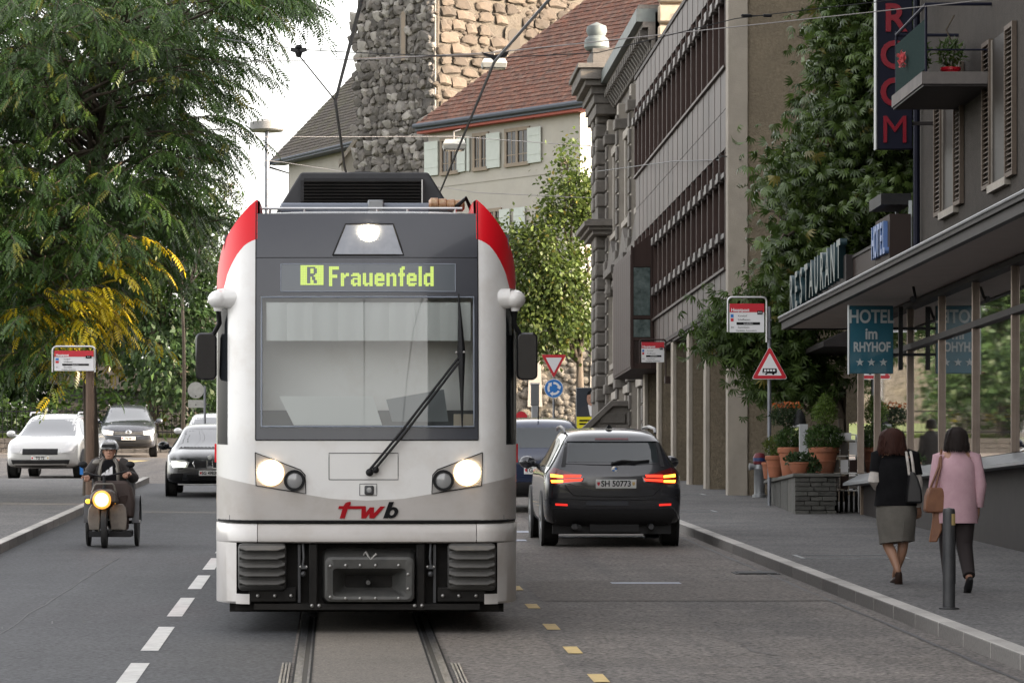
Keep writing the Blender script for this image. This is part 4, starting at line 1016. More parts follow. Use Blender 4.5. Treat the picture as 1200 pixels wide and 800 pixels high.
old = thing('stone_building', 'ornate grey stone building with rusticated corner pier and deep bracketed cornice', 'building', (0, 100, GO))
def oz(w): return w - GO
def op(px, py, Y): v = P(px, py, Y); return (v.x, v.y - 100, v.z - GO)
mb = MB(); mb.box(7.85, 24, -7.4, 8.8, -3, oz(15.2)); mb.build('main_block', M['stone_grey'], old)
# pier projecting at the far end
PX, PY = 7.32, 106.0
mb = MB(); mb.box(PX + .05, 9, PY - 100 + .05, PY - 100 + 2.7, -1.5, oz(14.2)); mb.build('pier_core', M['stone_grey'], old)
zc = 5.9; k = 0
blk = MB().box(0, .46, 0, .9, 0, .355).mesh('quoin', M['stone_grey']); blk2 = MB().box(0, .40, 0, .62, 0, .355).mesh('quoin', M['stone_grey'])
z = P(0, 470, PY).z
while z < 14.1:
    if abs(z - P(0, 270, PY).z) > .42:
        ob('quoin', blk if k % 2 else blk2, old, (PX - (.03 if k % 2 else .0), PY - 100 - .04, z - GO), bevel=.045)
        ob('quoin', blk2 if k % 2 else blk, old, (PX - .02, PY - 100 + 1.2, z - GO), bevel=.045)
    z += .392; k += 1
def cornice(name, prof, x_out, y0, y1, zb, xw=9.0, m='stone_grey', par=old):
    """profile steps (projection, height) running along the street and returning along the end"""
    mb = MB()
    h = 0
    for pr, dh in prof:
        mb.box(x_out + .6 - pr, xw, y0 - (pr if par is old else 0), y1, zb + h + .002, zb + h + dh); h += dh
    return mb.build(name, M[m], par, bevel=.012)
cornice('string_course', [(.70, .12), (.82, .10), (.95, .14), (.86, .06)], PX - .05, PY - 100, PY - 100 + 2.9, oz(P(0, 277, PY).z))
# crowning cornice
zc = oz(14.15)
cornice('pier_cornice', [(.66, .30), (.72, .25), (.80, .22), (.98, .16), (1.12, .30), (1.2, .14)], PX, PY - 100, PY - 100 + 2.9, zc)
MB().box(PX - .1, 9, PY - 100 + .1, PY - 100 + 2.5, oz(15.55), oz(16.1)).build('parapet', M['stone_grey'], old, bevel=.02)
MB().lathe([(.30, 0), (.36, .08), (.34, .3), (.24, .4), (.30, .55), (.27, .68), (.10, .76), (.01, .8)], (PX + .05, PY - 100 + .6, oz(16.1)), 16).build('parapet_urn', M['copper'], old)
# long cornice over the recessed front
mb = MB(); h = 0
for pr, dh, m in ((.0, .32, 0), (.08, .2, 0), (.16, .3, 0), (.30, .14, 0), (.46, .32, 1), (.40, .10, 0)):
    mb.box(7.84 - pr, 9.2, -7.4, 6.0, oz(14.0) + h + .002, oz(14.0) + h + dh, m); h += dh
mb.build('long_cornice', [M['stone_grey'], M['copper']], old)
cb = MB().box(-.24, 0, 0, .28, 0, .20).prism([(-.18, 0), (0, 0), (0, -.28)], 'y', .04, .24).mesh('cornice_bracket', M['stone_grey'])
for k in range(22): ob('cornice_bracket', cb, old, (7.72, -7.2 + .6*k, oz(14.58)))
# upper cream end wall in courses over the office roof
mb = MB(); mb.box(7.95, 20, -7.49, -7.41, oz(12), oz(17.5)); mb.build('end_wall', M['stone_cream'], old)
cs = MB().box(0, 7, 0, .16, 0, .44).mesh('stone_course', M['stone_cream'])
for k in range(9): ob('stone_course', cs, old, (7.9 , -7.62, oz(12.9) + .5*k), bevel=.06)
MB().box(8.45, 8.75, -7.70, -7.6, oz(13.9), oz(15.2)).build('end_window', M['stone_pale'], old)
# recessed front: pilasters, windows with surrounds, pediment
for Y in (92.9, 97.2, 101.5, 105.4):
    y = Y - 100
    MB().box(7.60, 7.86, y, y + .5, oz(4.2), oz(14.0)).build('pilaster', M['stone_pale'], old, bevel=.02)
    for zz in (6.3, 9.75, 13.3): MB().box(7.5, 7.86, y - .08, y + .58, oz(zz), oz(zz) + .28).build('pilaster_capital', M['stone_grey'], old, bevel=.03)
    for q in range(22): MB().box(7.555, 7.605, y - .02, y + .52, oz(4.3) + .43*q, oz(4.3) + .43*q + .36).build('quoin', M['stone_grey'], old)
for Y0 in (93.6, 97.9, 102.2):
    for z0, z1 in ((4.6, 6.1), (7.1, 9.2), (10.7, 12.9)):
        y = Y0 - 100
        f = MB().box(7.70, 7.86, y + .25, y + .5, oz(z0), oz(z1)).box(7.70, 7.86, y + 2.5, y + 2.75, oz(z0), oz(z1)).box(7.66, 7.86, y + .2, y + 2.8, oz(z1), oz(z1) + .22)
        f.box(7.62, 7.86, y + .15, y + 2.85, oz(z0) - .16, oz(z0) - .005).build('window', M['stone_pale'], old, bevel=.015)
        wobj = bpy.data.objects[-1] if False else None
        MB().box(7.83, 7.845, y + .5, y + 2.5, oz(z0), oz(z1)).build('window_pane', M['win_dark'], old)
        for q in (1.1, 1.5, 1.9): MB().box(7.80, 7.832, y + q - .025, y + q + .025, oz(z0), oz(z1)).build('glazing_bar', M['stone_pale'], old)
    MB().prism([(7.45 - 7.5, 0), (.35, 0), (.35, .2), (-.05, .2)], 'y', 0, 3.0).build('window_hood', M['stone_grey'], old, (7.5, Y0 - 100, oz(9.5)))
    MB().prism([(0, 0), (3.0, 0), (1.5, .75)], 'x', 7.55, 7.86).build('pediment', M['stone_grey'], old, (0, Y0 - 100, oz(9.71)))
    for q in (.1, 2.6): MB().lathe([(.10, 0), (.16, .1), (.1, .3), (.14, .5)], (7.62, Y0 - 100 + q + .1, oz(9.0)), 8).build('console', M['stone_grey'], old)
MB().box(7.6, 7.88, -7.4, 6, oz(6.55), oz(6.8)).build('string_course', M['stone_pale'], old)
MB().tube([op(721, 90, 104), op(724, 102, 104), op(738, 112, 103.6)], .10, 8).build('gutter_pipe', M['dark_metal'], old)
# the stair parapet on the street side
sp = thing('stair_parapet', 'dark stone stair parapet with sloping coping beside the concrete pillars', 'wall', (0, 97.5, gz(97.5)))
def sp_(px, py): v = P(px, py, 97.5); return (v.x, v.z - gz(97.5))
MB().prism([sp_(676, 515), sp_(717, 476), sp_(762, 476), sp_(762, 560), sp_(676, 560)], 'y', 0, .4).build('parapet_wall', M['stone_grey'], sp)
MB().prism([sp_(672, 511), sp_(716, 469.5), sp_(763, 469.5), sp_(763, 476), sp_(718, 476), sp_(678, 515)], 'y', -.09, .49).build('coping', M['stone_grey'], sp, bevel=.015)
for (a, b, c, d) in ((703, 733, 484, 496), (735, 761, 484, 496), (722, 745, 498, 512), (746, 761, 498, 512)):
    x0, z1 = sp_(a, c); x1, z0 = sp_(b, d)
    MB().box(x0, x1, -.05, .0, z0, z1).build('stone', M['stone_grey'], sp, bevel=.02)

# ================================================================== hotel
M['render_grey'] = mat('render_grey', (0.062, 0.055, 0.049), (0.052, 0.047, 0.042), rough=.95, spec=.1, scale=6, bump=.4, bscale=30)
M['soffit'] = mat('soffit', (0.52, 0.45, 0.41), (0.47, 0.41, 0.37), rough=.8, scale=2)
M['fascia'] = mat('fascia', (0.018, 0.015, 0.015), (0.026, .022, .021), rough=.6, spec=.25, scale=3)
M['shop_glass'] = glass('shop_glass', (0.45, 0.45, 0.42), refl=2.0, dark=0.4, darkcol=(.05, .05, .045))
M['mullion'] = mat('mullion', (0.22, 0.17, 0.135), (0.27, .215, .175), rough=.45, metal=.4, scale=4)
M['shutter'] = mat('shutter_brown', (0.085, 0.062, 0.045), (0.10, 0.075, 0.055), rough=.7, scale=5)
M['pane_dark'] = mat('pane_dark', (0.022, 0.018, 0.015), rough=.5, spec=.2)
M['teal'] = mat('teal', (0.003, 0.080, 0.120), rough=.35, coat=.3)
M['sign_letter'] = mat('sign_letter', (0.36, 0.39, 0.39), rough=.5)
M['navy_sign'] = mat('navy_sign', (0.006, 0.007, 0.018), rough=.6, spec=.2)
M['neon_red'] = mat('neon_red', (0.20, 0.002, 0.013), rough=.35)
M['neon_teal'] = mat('neon_teal', (0.018, 0.042, 0.05), rough=.35)
M['neon_blue'] = mat('neon_blue', (0.08, 0.14, 0.30), rough=.4)
HX, HW = 8.2, 8.6
hotel = thing('hotel_building', 'hotel with shop windows under a long dark canopy at the right edge', 'building', (0, 50, gz(50)))
GH = gz(50)
def hy(Y): return Y - 50
def hz(w): return w - GH
# upper storeys, low front wing; unseen height and length added to shade the street
mb = MB(); mb.box(HW, 24, -75, hy(55.4), hz(5.6), 24); mb.box(HX + 1.6, 24, -75, hy(60), -3, hz(5.6)); mb.build('main_block', M['render_grey'], hotel)
sill_z = lambda Y: gz(Y) + .12
MB().box(HX + .04, HX + .3, hy(30), hy(58.8), -1.2, hz(3.0)).build('base_wall', M['fascia'], hotel)
mb = MB(); mb.prism([(HX - .28, hz(2.98)), (HX + .3, hz(2.98)), (HX + .3, hz(3.16)), (HX - .02, hz(3.16)), (HX - .28, hz(3.02))], 'y', hy(30), hy(58.8)); mb.build('window_ledge', M['grey_metal'], hotel)
Ym = [58.8, 57.0, 53.7, 50.9, 48.2, 45.4, 42.6, 39.8, 37, 34.2]
zt_, z2_, zb_ = 5.42, 4.87, 3.17
for a, b in zip(Ym, Ym[1:]):
    for z0, z1 in ((zb_, z2_ - .04), (z2_ + .04, zt_)):
        MB().box(HX, HX + .015, hy(b) + .035, hy(a) - .035, hz(z0), hz(z1)).build('shop_window', M['shop_glass'], hotel)
for Y in Ym:
    MB().box(HX - .05, HX + .06, hy(Y) - .03, hy(Y) + .03, hz(zb_), hz(zt_ + .1)).build('mullion', M['mullion'], hotel, bevel=.008)
MB().box(HX - .07, HX + .05, hy(34), hy(58.8), hz(z2_ - .04), hz(z2_ + .04)).build('transom', M['fascia'], hotel)
MB().box(HX - .09, HX + .05, hy(34), hy(58.8), hz(zt_), hz(zt_ + .07)).build('transom', M['fascia'], hotel)
# room behind the glass: back wall, a few lights switched off, curtains
mb = MB(); mb.box(HX + 1.5, HX + 1.55, hy(30), hy(58.8), -1, hz(5.5)); mb.box(HX, HX + 1.6, hy(58.78), hy(58.86), -1, hz(5.5)); mb.build('room_wall', mat('room_wall', (0.16, 0.12, 0.09), rough=.9), hotel)
M['curtain'] = mat('curtain', (0.42, 0.36, 0.26), rough=.9, scale=1.5, stretch=(1, 12, 1), col2=(0.30, .25, .18))
for Y in (57.7, 55.6, 52.3, 49.4, 46.8): MB().box(HX + .35, HX + .38, hy(Y) - .55, hy(Y) + .35, hz(4.9), hz(5.4)).build('curtain', M['curtain'], hotel)
# canopy
cx0 = 7.16
mb = MB(); mb.box(cx0, HW + .5, hy(20), hy(60.2), hz(5.52), hz(5.56)); mb.build('canopy_soffit', M['soffit'], hotel)
mb = MB(); mb.box(cx0 - .03, cx0 + .06, hy(20), hy(60.23), hz(5.50), hz(5.62)); mb.box(cx0 - .07, HW + .4, hy(20), hy(60.27), hz(5.621), hz(5.70)); mb.box(cx0 + .06, HW + .4, hy(60.14), hy(60.23), hz(5.50), hz(5.62))
mb.build('canopy', M['fascia'], hotel)
MB().tube([(cx0 - .075, hy(20), hz(5.69)), (cx0 - .075, hy(60.2), hz(5.69))], .022, 6).build('canopy_flashing', M['grey_metal'], hotel)
for Y in (50.5, 54.8):
    MB().tube([(7.75, hy(Y), hz(5.52)), (7.74, hy(Y - .25), hz(5.36)), (7.7, hy(Y - .3), hz(5.33))], [.02, .02, .05], 6).build('spot_lamp', M['black'], hotel)
# upper storey shutters and windows (only the far ends are in the picture)
for Y0 in (52.6, 48.6, 44.6, 40.6):
    for z0 in (6.75, 10.1):
        w = MB().box(HW - .02, HW + .03, hy(Y0) - .55, hy(Y0) + .55, hz(z0), hz(z0 + 1.9)).build('window', M['pane_dark'], hotel)
        for sg in (-1, 1):
            q = MB(); y0 = hy(Y0) + sg*.85
            q.box(HW - .07, HW - .01, y0 - .29, y0 - .24, hz(z0) - .02, hz(z0 + 1.92)); q.box(HW - .07, HW - .01, y0 + .24, y0 + .29, hz(z0) - .02, hz(z0 + 1.92))
            q.box(HW - .07, HW - .01, y0 - .24, y0 + .24, hz(z0) - .02, hz(z0) + .04); q.box(HW - .07, HW - .01, y0 - .24, y0 + .24, hz(z0 + 1.86), hz(z0 + 1.92))
            sh = q.build('shutter', M['shutter'], hotel)
            for k in range(28):
                z = hz(z0) + .06 + k*.065
                MB().add([(HW - .065, y0 - .24, z), (HW - .065, y0 + .24, z), (HW - .02, y0 + .24, z + .045), (HW - .02, y0 - .24, z + .045)], [(0,1,2,3)]).build('slat', M['shutter'], sh)
        fr = MB().box(HW - .04, HW + .04, hy(Y0) - .62, hy(Y0) - .55, hz(z0), hz(z0 + 1.9)).box(HW - .04, HW + .04, hy(Y0) + .55, hy(Y0) + .62, hz(z0), hz(z0 + 1.9)).box(HW - .08, HW + .04, hy(Y0) - .66, hy(Y0) + .66, hz(z0 - .1), hz(z0)).build('window_frame', M['stone_pale'], hotel)
MB().tube([(HW - .08, hy(55.2), hz(5.7)), (HW - .08, hy(55.2), 24)], .05, 8).build('drain_pipe', M['navy_sign'], hotel)
# balcony
bx, by0, by1, bz = 7.68, hy(49.3), hy(52.0), hz(8.10)
balc = MB().box(bx, HW, by0, by1, bz, bz + .16).build('balcony', mat('balcony_slab', (0.15, 0.135, 0.125), (.11, .10, .095), rough=.9, scale=3), hotel)
MB().box(bx + .02, HW, by0 + .02, by1 - .02, bz - .03, bz - .002).build('balcony_soffit', M['fascia'], balc)
M['mesh_teal'] = mat('mesh_teal', (0.016, 0.028, 0.027), (.024, .038, .036), spec=.02, rough=1, scale=30)
MB().box(bx + .05, bx + .07, by0 + .05, by1 - .03, bz + .2, bz + .86).build('railing_panel', M['mesh_teal'], balc)
rl = MB()
rl.tube([(HW, by0 + .04, bz + 1.05), (bx + .06, by0 + .04, bz + 1.05), (bx + .06, by1 - .03, bz + 1.0), (HW, by1 - .03, bz + 1.0)], .022, 6)
rl.tube([(HW, by0 + .04, bz + .45), (bx + .06, by0 + .04, bz + .45)], .012, 6)
for y in (by0 + .05, by1 - .04): rl.cyl((bx + .06, y, bz + .16), (bx + .06, y, bz + 1.05), .018)
rl.build('railing', M['navy_sign'], balc)
# ---- things fixed to the hotel
ts = thing('room_sign', 'tall navy vertical sign with red letters spelling tea room above the balcony', 'sign', (8.02, 54.0, 7.74))
MB().box(-.255, .255, 0, .16, 0, 3.9).build('sign_box', M['navy_sign'], ts, bevel=.01)
MB().box(-.275, -.257, -.012, .17, -.005, 3.9).build('sign_edge', M['grey_metal'], ts)
zc_ = .24 + .02
for i, ch in enumerate(["M", "O", "O", "R", "", "A", "E", "T"]):
    if ch: text('sign_letter', ch, .56, M['neon_red'], ts, (.0, -.012, zc_ + i*.535), weight=.012 if ch != 'M' else .0, depth=.012, sx=.95 if ch != 'M' else .92)
for z in (.35, 2.6): MB().box(.25, .62, .05, .1, z, z + .05).build('sign_bracket', M['fascia'], ts)
hs_ = thing('hotel_sign', 'teal hanging hotel sign with pale lettering and three stars', 'sign', (7.585, 53.3, 2.03 + (640 - 437.5)*53.3/4400))
HS = 79.5 * 53.3 / 4400; WS = 51.5 * 53.3 / 4400
MB().box(-WS/2, WS/2, 0, .10, 0, HS).build('sign_box', M['teal'], hs_, bevel=.008)
MB().box(-WS/2 - .012, -WS/2 - .001, -.006, .11, -.01, HS + .01).build('sign_edge', M['sign_letter'], hs_)
sz = HS / 79.5
def htext(s, px, py, size, sx): text('sign_text', s, size, M['sign_letter'], hs_, ((px - 1021.5)*sz, -.006, (437.5 - py)*sz), weight=.006, depth=.003, sx=sx)
htext('HOTEL', 1021.5, 371.5, .262, .78); htext('im', 1021.5, 391.5, .22, .82); htext('RHYHOF', 1022, 407, .185, .72)
for px in (1008, 1021.5, 1035.5):
    st = [((5.0 if k % 2 == 0 else 2.0)*sz*math.sin(math.pi*k/5), (5.0 if k % 2 == 0 else 2.0)*sz*math.cos(math.pi*k/5)) for k in range(10)]
    MB().prism(st, 'y', -.010, -.001).build('sign_star', M['sign_letter'], hs_, ((px - 1021.5)*sz, 0, (437.5 - 424.5)*sz))
for z in (.25, .62):
    MB().box(WS/2, WS/2 + .34, .03, .07, z, z + .04).build('sign_bracket', M['black'], hs_)
MB().box(WS/2 + .08, WS/2 + .14, .02, .08, .05, .95).build('sign_bracket', M['black'], hs_)
# letters standing on the canopy
rs = thing('roof_letters', 'row of dark teal channel letters standing along the canopy edge', 'sign', (7.22, 59.6, 5.70))
word = "RESTAURANT"
for i, ch in enumerate(word):
    ob('sign_letter', text_mesh(ch, .78, M['neon_teal'], weight=.012, depth=.05, sx=.85), rs, (0, -i*.62 - .3, .30 + .012*i), (R(90), 0, R(-90)))
MB().box(-.02, .02, -6.3, 0, 0, .05).build('letter_rail', M['fascia'], rs)
MB().box(.02, .12, -6.2, 0, .05, .48).build('letter_box', M['fascia'], rs)
bs = thing('blue_sign', 'blue letters on a brown box sign standing on the canopy near the downpipe', 'sign', (7.30, 50.9, 5.70))
MB().box(.0, .28, -1.3, 0, .08, .72).build('sign_box', M['brown_dark'], bs)
for i, ch in enumerate("HOTEL"):
    ob('sign_letter', text_mesh(ch, .60, M['neon_blue'], weight=.014, depth=.03, sx=.62), bs, (-.03, -i*.25 - .13, .40), (R(90), 0, R(-90)))
MB().box(-.1, .3, -1.2, -.1, .85, 1.0).build('sign_lamp', M['black'], bs)
for y in (-1.25, -.05): MB().box(.26, .30, y - .02, y + .02, -.02, .9).build('sign_post', M['sign_letter'], bs)
lb = thing('low_box', 'low brown box standing on the canopy between the two rows of letters', 'box', (7.34, 53.4, 5.70))
MB().box(0, .5, -2.2, 0, .0, .42).build('box', M['brown_dark'], lb, bevel=.01); MB().box(-.02, .52, -2.22, .02, .42, .46).build('lid', M['fascia'], lb)
# small canopy and dark doorway past the end of the wing
ec = thing('entrance_canopy', 'small brown entrance canopy under the tree beside the end wall', 'canopy', (8.7, 64.5, gz(64.5) + .12))
MB().prism([(-.55, 2.62), (-.12, 2.62), (.9, 2.62), (.9, 2.95), (-.02, 2.95), (-.55, 2.70)], 'y', -1.6, 1.6).build('canopy_slab', M['fascia'], ec)
MB().box(-.0, .9, -1.66, -1.60, 2.64, 3.0).build('canopy_front', M['brown_dark'], ec)
MB().box(.2, .36, -1.2, -1.0, -.4, 2.62).build('post', M['black'], ec); MB().box(.36, 1.3, -.4, -.3, -.4, 2.62).build('doorway', M['black'], ec)
# plain block added behind the tree to keep the sun off
bk = thing('sun_blocker', 'plain block added behind the tree to keep sun off the street', 'building', (17, 60, gz(60)))
MB().box(0, 12, -2, 12, -3, 22).build('wall', M['render_grey'], bk)
MB().box(-.2, 12.2, -2.2, 12.2, 22, 22.4).build('roof', M['slate'], bk)
for y in (1, 4, 7):
    for z in (2, 5.5, 9, 12.5, 16): MB().box(-.04, .0, y, y + 1.2, z, z + 1.7).build('window', M['win_dark'], bk)
# ================================================================== castle rock, tower and houses
M['rubble'] = mat('rubble', (0.08, 0.07, 0.058), (0.135, 0.12, 0.10), rough=.95, scale=3.5, bump=1.0, bscale=5, dirt=(0.11, 0.095, 0.06), dscale=1.1, damt=.7, bdist=.08)
M['mortar_dark'] = mat('mortar_dark', (0.20, 0.182, 0.16), (0.14, 0.13, 0.118), rough=.95, scale=2.2, bump=.8, bscale=6, bdist=.06)
M['mortar_warm'] = mat('mortar_warm', (0.088, 0.073, 0.056), (0.062, 0.052, 0.041), rough=.95, scale=1.5, bump=.8, bscale=6, bdist=.06)
M['boulder_dark'] = mat('boulder_dark', (0.082, 0.075, 0.069), (0.135, 0.122, 0.108), rough=.9, scale=2.5, bump=.6, bscale=10, rnd=.42)
M['boulder_pale'] = mat('boulder_pale', (0.26, 0.245, 0.22), (0.19, 0.175, 0.16), rough=.9, scale=2.5, bump=.6, bscale=10, rnd=.3)
M['boulder_warm'] = mat('boulder_warm', (0.084, 0.064, 0.047), (0.058, 0.046, 0.035), rough=.92, scale=2.0, bump=.9, bscale=7, rnd=.35)
M['render_cream'] = mat('render_cream', (0.36, 0.34, 0.30), (0.325, 0.305, 0.27), rough=.95, scale=1.2, bump=.3, bscale=14, dirt=(0.36, 0.33, 0.28), dscale=.5, damt=.5)
M['roof_tile'] = mat('roof_tile', (0.155, 0.058, 0.033), (0.082, 0.040, 0.029), rough=.9, scale=2.6, bump=.3, bscale=20, dirt=(0.21, 0.165, 0.13), dscale=3.4, damt=.5, grain=.4, gscale=7)
M['roof_old'] = mat('roof_old', (0.075, 0.060, 0.046), (0.052, 0.044, 0.036), rough=.9, scale=2.2, bump=.4, bscale=18, dirt=(0.085, 0.085, 0.03), dscale=.8, damt=.6)
M['eave_blue'] = mat('eave_blue', (0.055, 0.065, 0.085), rough=.6)
M['eave_red'] = mat('eave_red', (0.28, 0.045, 0.022), rough=.6)
M['shutter_mint'] = mat('shutter_mint', (0.43, 0.46, 0.42), (0.39, 0.42, 0.385), rough=.6, scale=4, rnd=.06)
M['stone_frame'] = mat('stone_frame', (0.25, 0.20, 0.15), (.2, .165, .13), rough=.9, scale=4)
# rock wall and terrace
rock = thing('castle_wall', 'rough rubble retaining wall below the castle behind the round traffic signs', 'wall', (8, 140, gz(140)))
mb = MB(); mb.box(-14, 9, 0, 3, -1, 4.9); mb.build('wall_core', M['rubble'], rock)
MB().box(-14, 9, 3, 70, 2, 4.6).build('terrace', M['earth'], rock)
mb = MB()
for k in range(900):
    x = random.uniform(-4.5, 3.2); z = random.uniform(-.5, 4.8); r = random.uniform(.08, .22)
    mb.ball((x, -.02, z), (r*1.2, random.uniform(.05, .12), r*.8), 6, 4)
tag(mb.build('rubble_stones', M['rubble'], rock, sharp=60), kind='stuff')
for x in (-.9, 1.4): MB().prism([(x, 1.5), (x + .55, 1.5), (x + .45, 4.6), (x + .1, 4.6)], 'y', -.13, .02).build('plaster_patch', M['stone_pale'], rock)
MB().box(-14, 9, -.15, .5, 4.9, 5.05).build('coping', M['rubble'], rock)
# ---- tower
TXc, TYc = (510 - CX) * 185 / F, 185.0
tower = thing('castle_tower', 'medieval tower of big grey boulders with a sunlit sandstone side', 'tower', (TXc, TYc, gz(185)))
th = R(40); LW, RW = 5.9, 10.5
tz0, tz1 = 3.0, 27.0
dl = Vector((-math.sin(th), math.cos(th), 0)); dr = Vector((math.cos(th), math.sin(th), 0))
nl = Vector((-math.cos(th), -math.sin(th), 0)); nr = Vector((math.sin(th), -math.cos(th), 0))
def quad(mb, o, u, w, z0, z1, nn, t, mi=0):
    v = [o + nn*0, o + u*w, o + u*w - nn*t, o - nn*t]
    mb.add([tuple(p + Vector((0, 0, z))) for z in (z0, z1) for p in v], [(0,1,2,3), (4,5,6,7), (0,1,5,4), (1,2,6,5), (2,3,7,6), (3,0,4,7)], mi)
mb = MB(); quad(mb, Vector((0,0,0)) + nl*0 - nr*.02, dl, LW, tz0, tz1, nl, RW); mb.build('grey_face', M['mortar_dark'], tower)
mb = MB(); quad(mb, nr*.03 + dr*.12, dr, RW, tz0, tz1, nr, .3); mb.build('sunlit_face', M['mortar_warm'], tower)
MB().loft([[(Vector((0,0,0)) + nl*.4 + nr*.4 + Vector((0, 0, tz1))), dl*LW + nl*.4 - nr*.4 + Vector((0,0,tz1)) + dl*.4, dl*LW + dr*RW + Vector((0,0,tz1)), dr*RW + nr*.4 + Vector((0,0,tz1))],
           [dl*2 + dr*4 + Vector((0,0,tz1 + 6)), dl*3 + dr*4 + Vector((0,0,tz1 + 6)), dl*3 + dr*6 + Vector((0,0,tz1 + 6)), dl*2 + dr*6 + Vector((0,0,tz1 + 6))]]).build('roof', M['roof_old'], tower)
def boulder(seed, flat, m):
    r = random.Random(seed); bm = bmesh.new(); bmesh.ops.create_icosphere(bm, subdivisions=2, radius=1)
    for v in bm.verts:
        q = v.co.normalized()
        k = 1 + .16*math.sin(3.1*q.x + seed) + .14*math.sin(4.3*q.y + 2*seed) + .12*math.sin(3.7*q.z + seed*.7) + r.uniform(-.15, .15)
        v.co = Vector((max(-.86, min(.86, q.x*k)), max(-.86, min(.86, q.y*k))*flat, max(-.84, min(.84, q.z*k))))
    me = bpy.data.meshes.new('stone'); bm.to_mesh(me); bm.free(); me.materials.append(m)
    me.polygons.foreach_set("use_smooth", [True]*len(me.polygons)); me.set_sharp_from_angle(angle=R(22))
    return me
BD = [boulder(i, .8, M['boulder_dark']) for i in range(5)] + [boulder(9 + i, 1, M['boulder_pale']) for i in range(2)]
BW = [boulder(20 + i, 1, M['boulder_warm']) for i in range(6)]
rot_l = math.atan2(dl.y, dl.x); rot_r = math.atan2(dr.y, dr.x)
nst = 0
z = 12.6
while z < 22.4:
    h = random.uniform(.40, .58); s = random.uniform(0, .2)
    while s < LW - .1:
        w = random.uniform(.42, .80)
        zz = z + h/2 + random.uniform(-.10, .10)
        # leave the arrow slit free
        if not (2.0 < s + w/2 < 2.55 and 18.3 < zz < 21.5) and nst < 210:
            c = dl*(s + w/2) + nl*.02
            ob('stone', random.choice(BD), tower, (c.x, c.y, zz), (random.uniform(-.4, .4), random.uniform(-.6, .6), rot_l + random.uniform(-.4, .4))).scale = (w*.60, random.uniform(.16, .32), h*random.uniform(.5, .68)); nst += 1
        s += w*.93
    z += h*.90
z = 14.4; nw = 0
while z < 22.4:
    h = random.uniform(.42, .70); s = random.uniform(-.05, .3)
    while s < RW - 1.5:
        w = random.uniform(.7, 1.5)
        zz = z + h/2 + random.uniform(-.08, .08)
        vis = zz > 15.0 + max(0, (s - .5))*.62
        if vis and not (4.55 < s + w/2 < 6.05 and 17.0 < zz < 21.2) and random.random() < .86 and nw < 120:
            c = dr*(s + w/2) + nr*.06
            ob('stone', random.choice(BW), tower, (c.x, c.y, zz), (0, random.uniform(-.12, .12), rot_r)).scale = (w*.50, random.uniform(.12, .28), h*.52); nw += 1
        s += w*1.0
    z += h*.95
# smaller stones filling the joints
mb = MB()
for k_ in range(520):
    s = random.uniform(.05, LW - .05); z = random.uniform(12.6, 22.3); c = dl*s + nl*random.uniform(.03, .10); r_ = random.uniform(.09, .2)
    if 2.0 < s < 2.55 and 18.3 < z < 21.5: continue
    T = Matrix.Translation((c.x, c.y, z)) @ Matrix.Rotation(random.uniform(0, 3), 4, 'Y') @ Matrix.Rotation(rot_l, 4, 'Z')
    mb.ball((0, 0, 0), (r_*random.uniform(.8, 1.4), r_*.8, r_*random.uniform(.6, 1)), 6, 4, random.choice((0, 0, 1)), T)
tag(mb.build('small_stones', [M['boulder_dark'], M['boulder_pale']], tower, sharp=50), kind='stuff')
mb = MB()
for k_ in range(260):
    s = random.uniform(.05, RW - 1.5); z = random.uniform(14.5, 22.3); c = dr*s + nr*.05; r_ = random.uniform(.10, .24)
    if z < 15.2 + max(0, s - .5)*.62 or (4.55 < s < 5.75 and 17.0 < z < 21.2): continue
    T = Matrix.Translation((c.x, c.y, z)) @ Matrix.Rotation(random.uniform(-.4, .4), 4, 'Y') @ Matrix.Rotation(rot_r, 4, 'Z')
    mb.ball((0, 0, 0), (r_*random.uniform(1, 1.8), r_*.55, r_*random.uniform(.6, 1)), 6, 4, 0, T)
tag(mb.build('small_stones', M['boulder_warm'], tower, sharp=50), kind='stuff')
# arrow slit and arched window niche
def niche(o, u, n, s, w, z0, z1, name, m, surround):
    pts = [(-w/2, z0), (w/2, z0), (w/2, z1)] + [(w/2*math.cos(R(a)), z1 + w/2*math.sin(R(a))) for a in range(20, 180, 20)] + [(-w/2, z1)]
    mb = MB(); base = o + u*s
    v = [base + u*p[0] + n*t + Vector((0, 0, p[1])) for t in (.05, .12) for p in pts]; k = len(pts)
    mb.add(v, [list(range(k)), list(range(k, 2*k))] + [(i, (i+1) % k, (i+1) % k + k, i + k) for i in range(k)]); mb.build(name, m, tower)
    q = [(p[0]*1.55, z0 + (p[1] - z0)*1.08) for p in pts]; mb = MB()
    v = [base + u*p[0] + n*.10 + Vector((0, 0, p[1])) for p in pts] + [base + u*p[0] + n*.14 + Vector((0, 0, p[1])) for p in q]
    mb.add(v, [(i, (i+1) % k, (i+1) % k + k, i + k) for i in range(k)]); mb.build(name + '_surround', surround, tower)
M['niche_dark'] = mat('niche_dark', (.05, .042, .034), rough=.95)
niche(Vector((0,0,0)), dl, nl, 2.28, .30, 18.6, 20.9, 'arrow_slit', M['stone_frame'], M['mortar_dark'])
niche(nr*.03, dr, nr, 5.15, .80, 17.9, 20.0, 'arched_niche', M['niche_dark'], M['mortar_warm'])
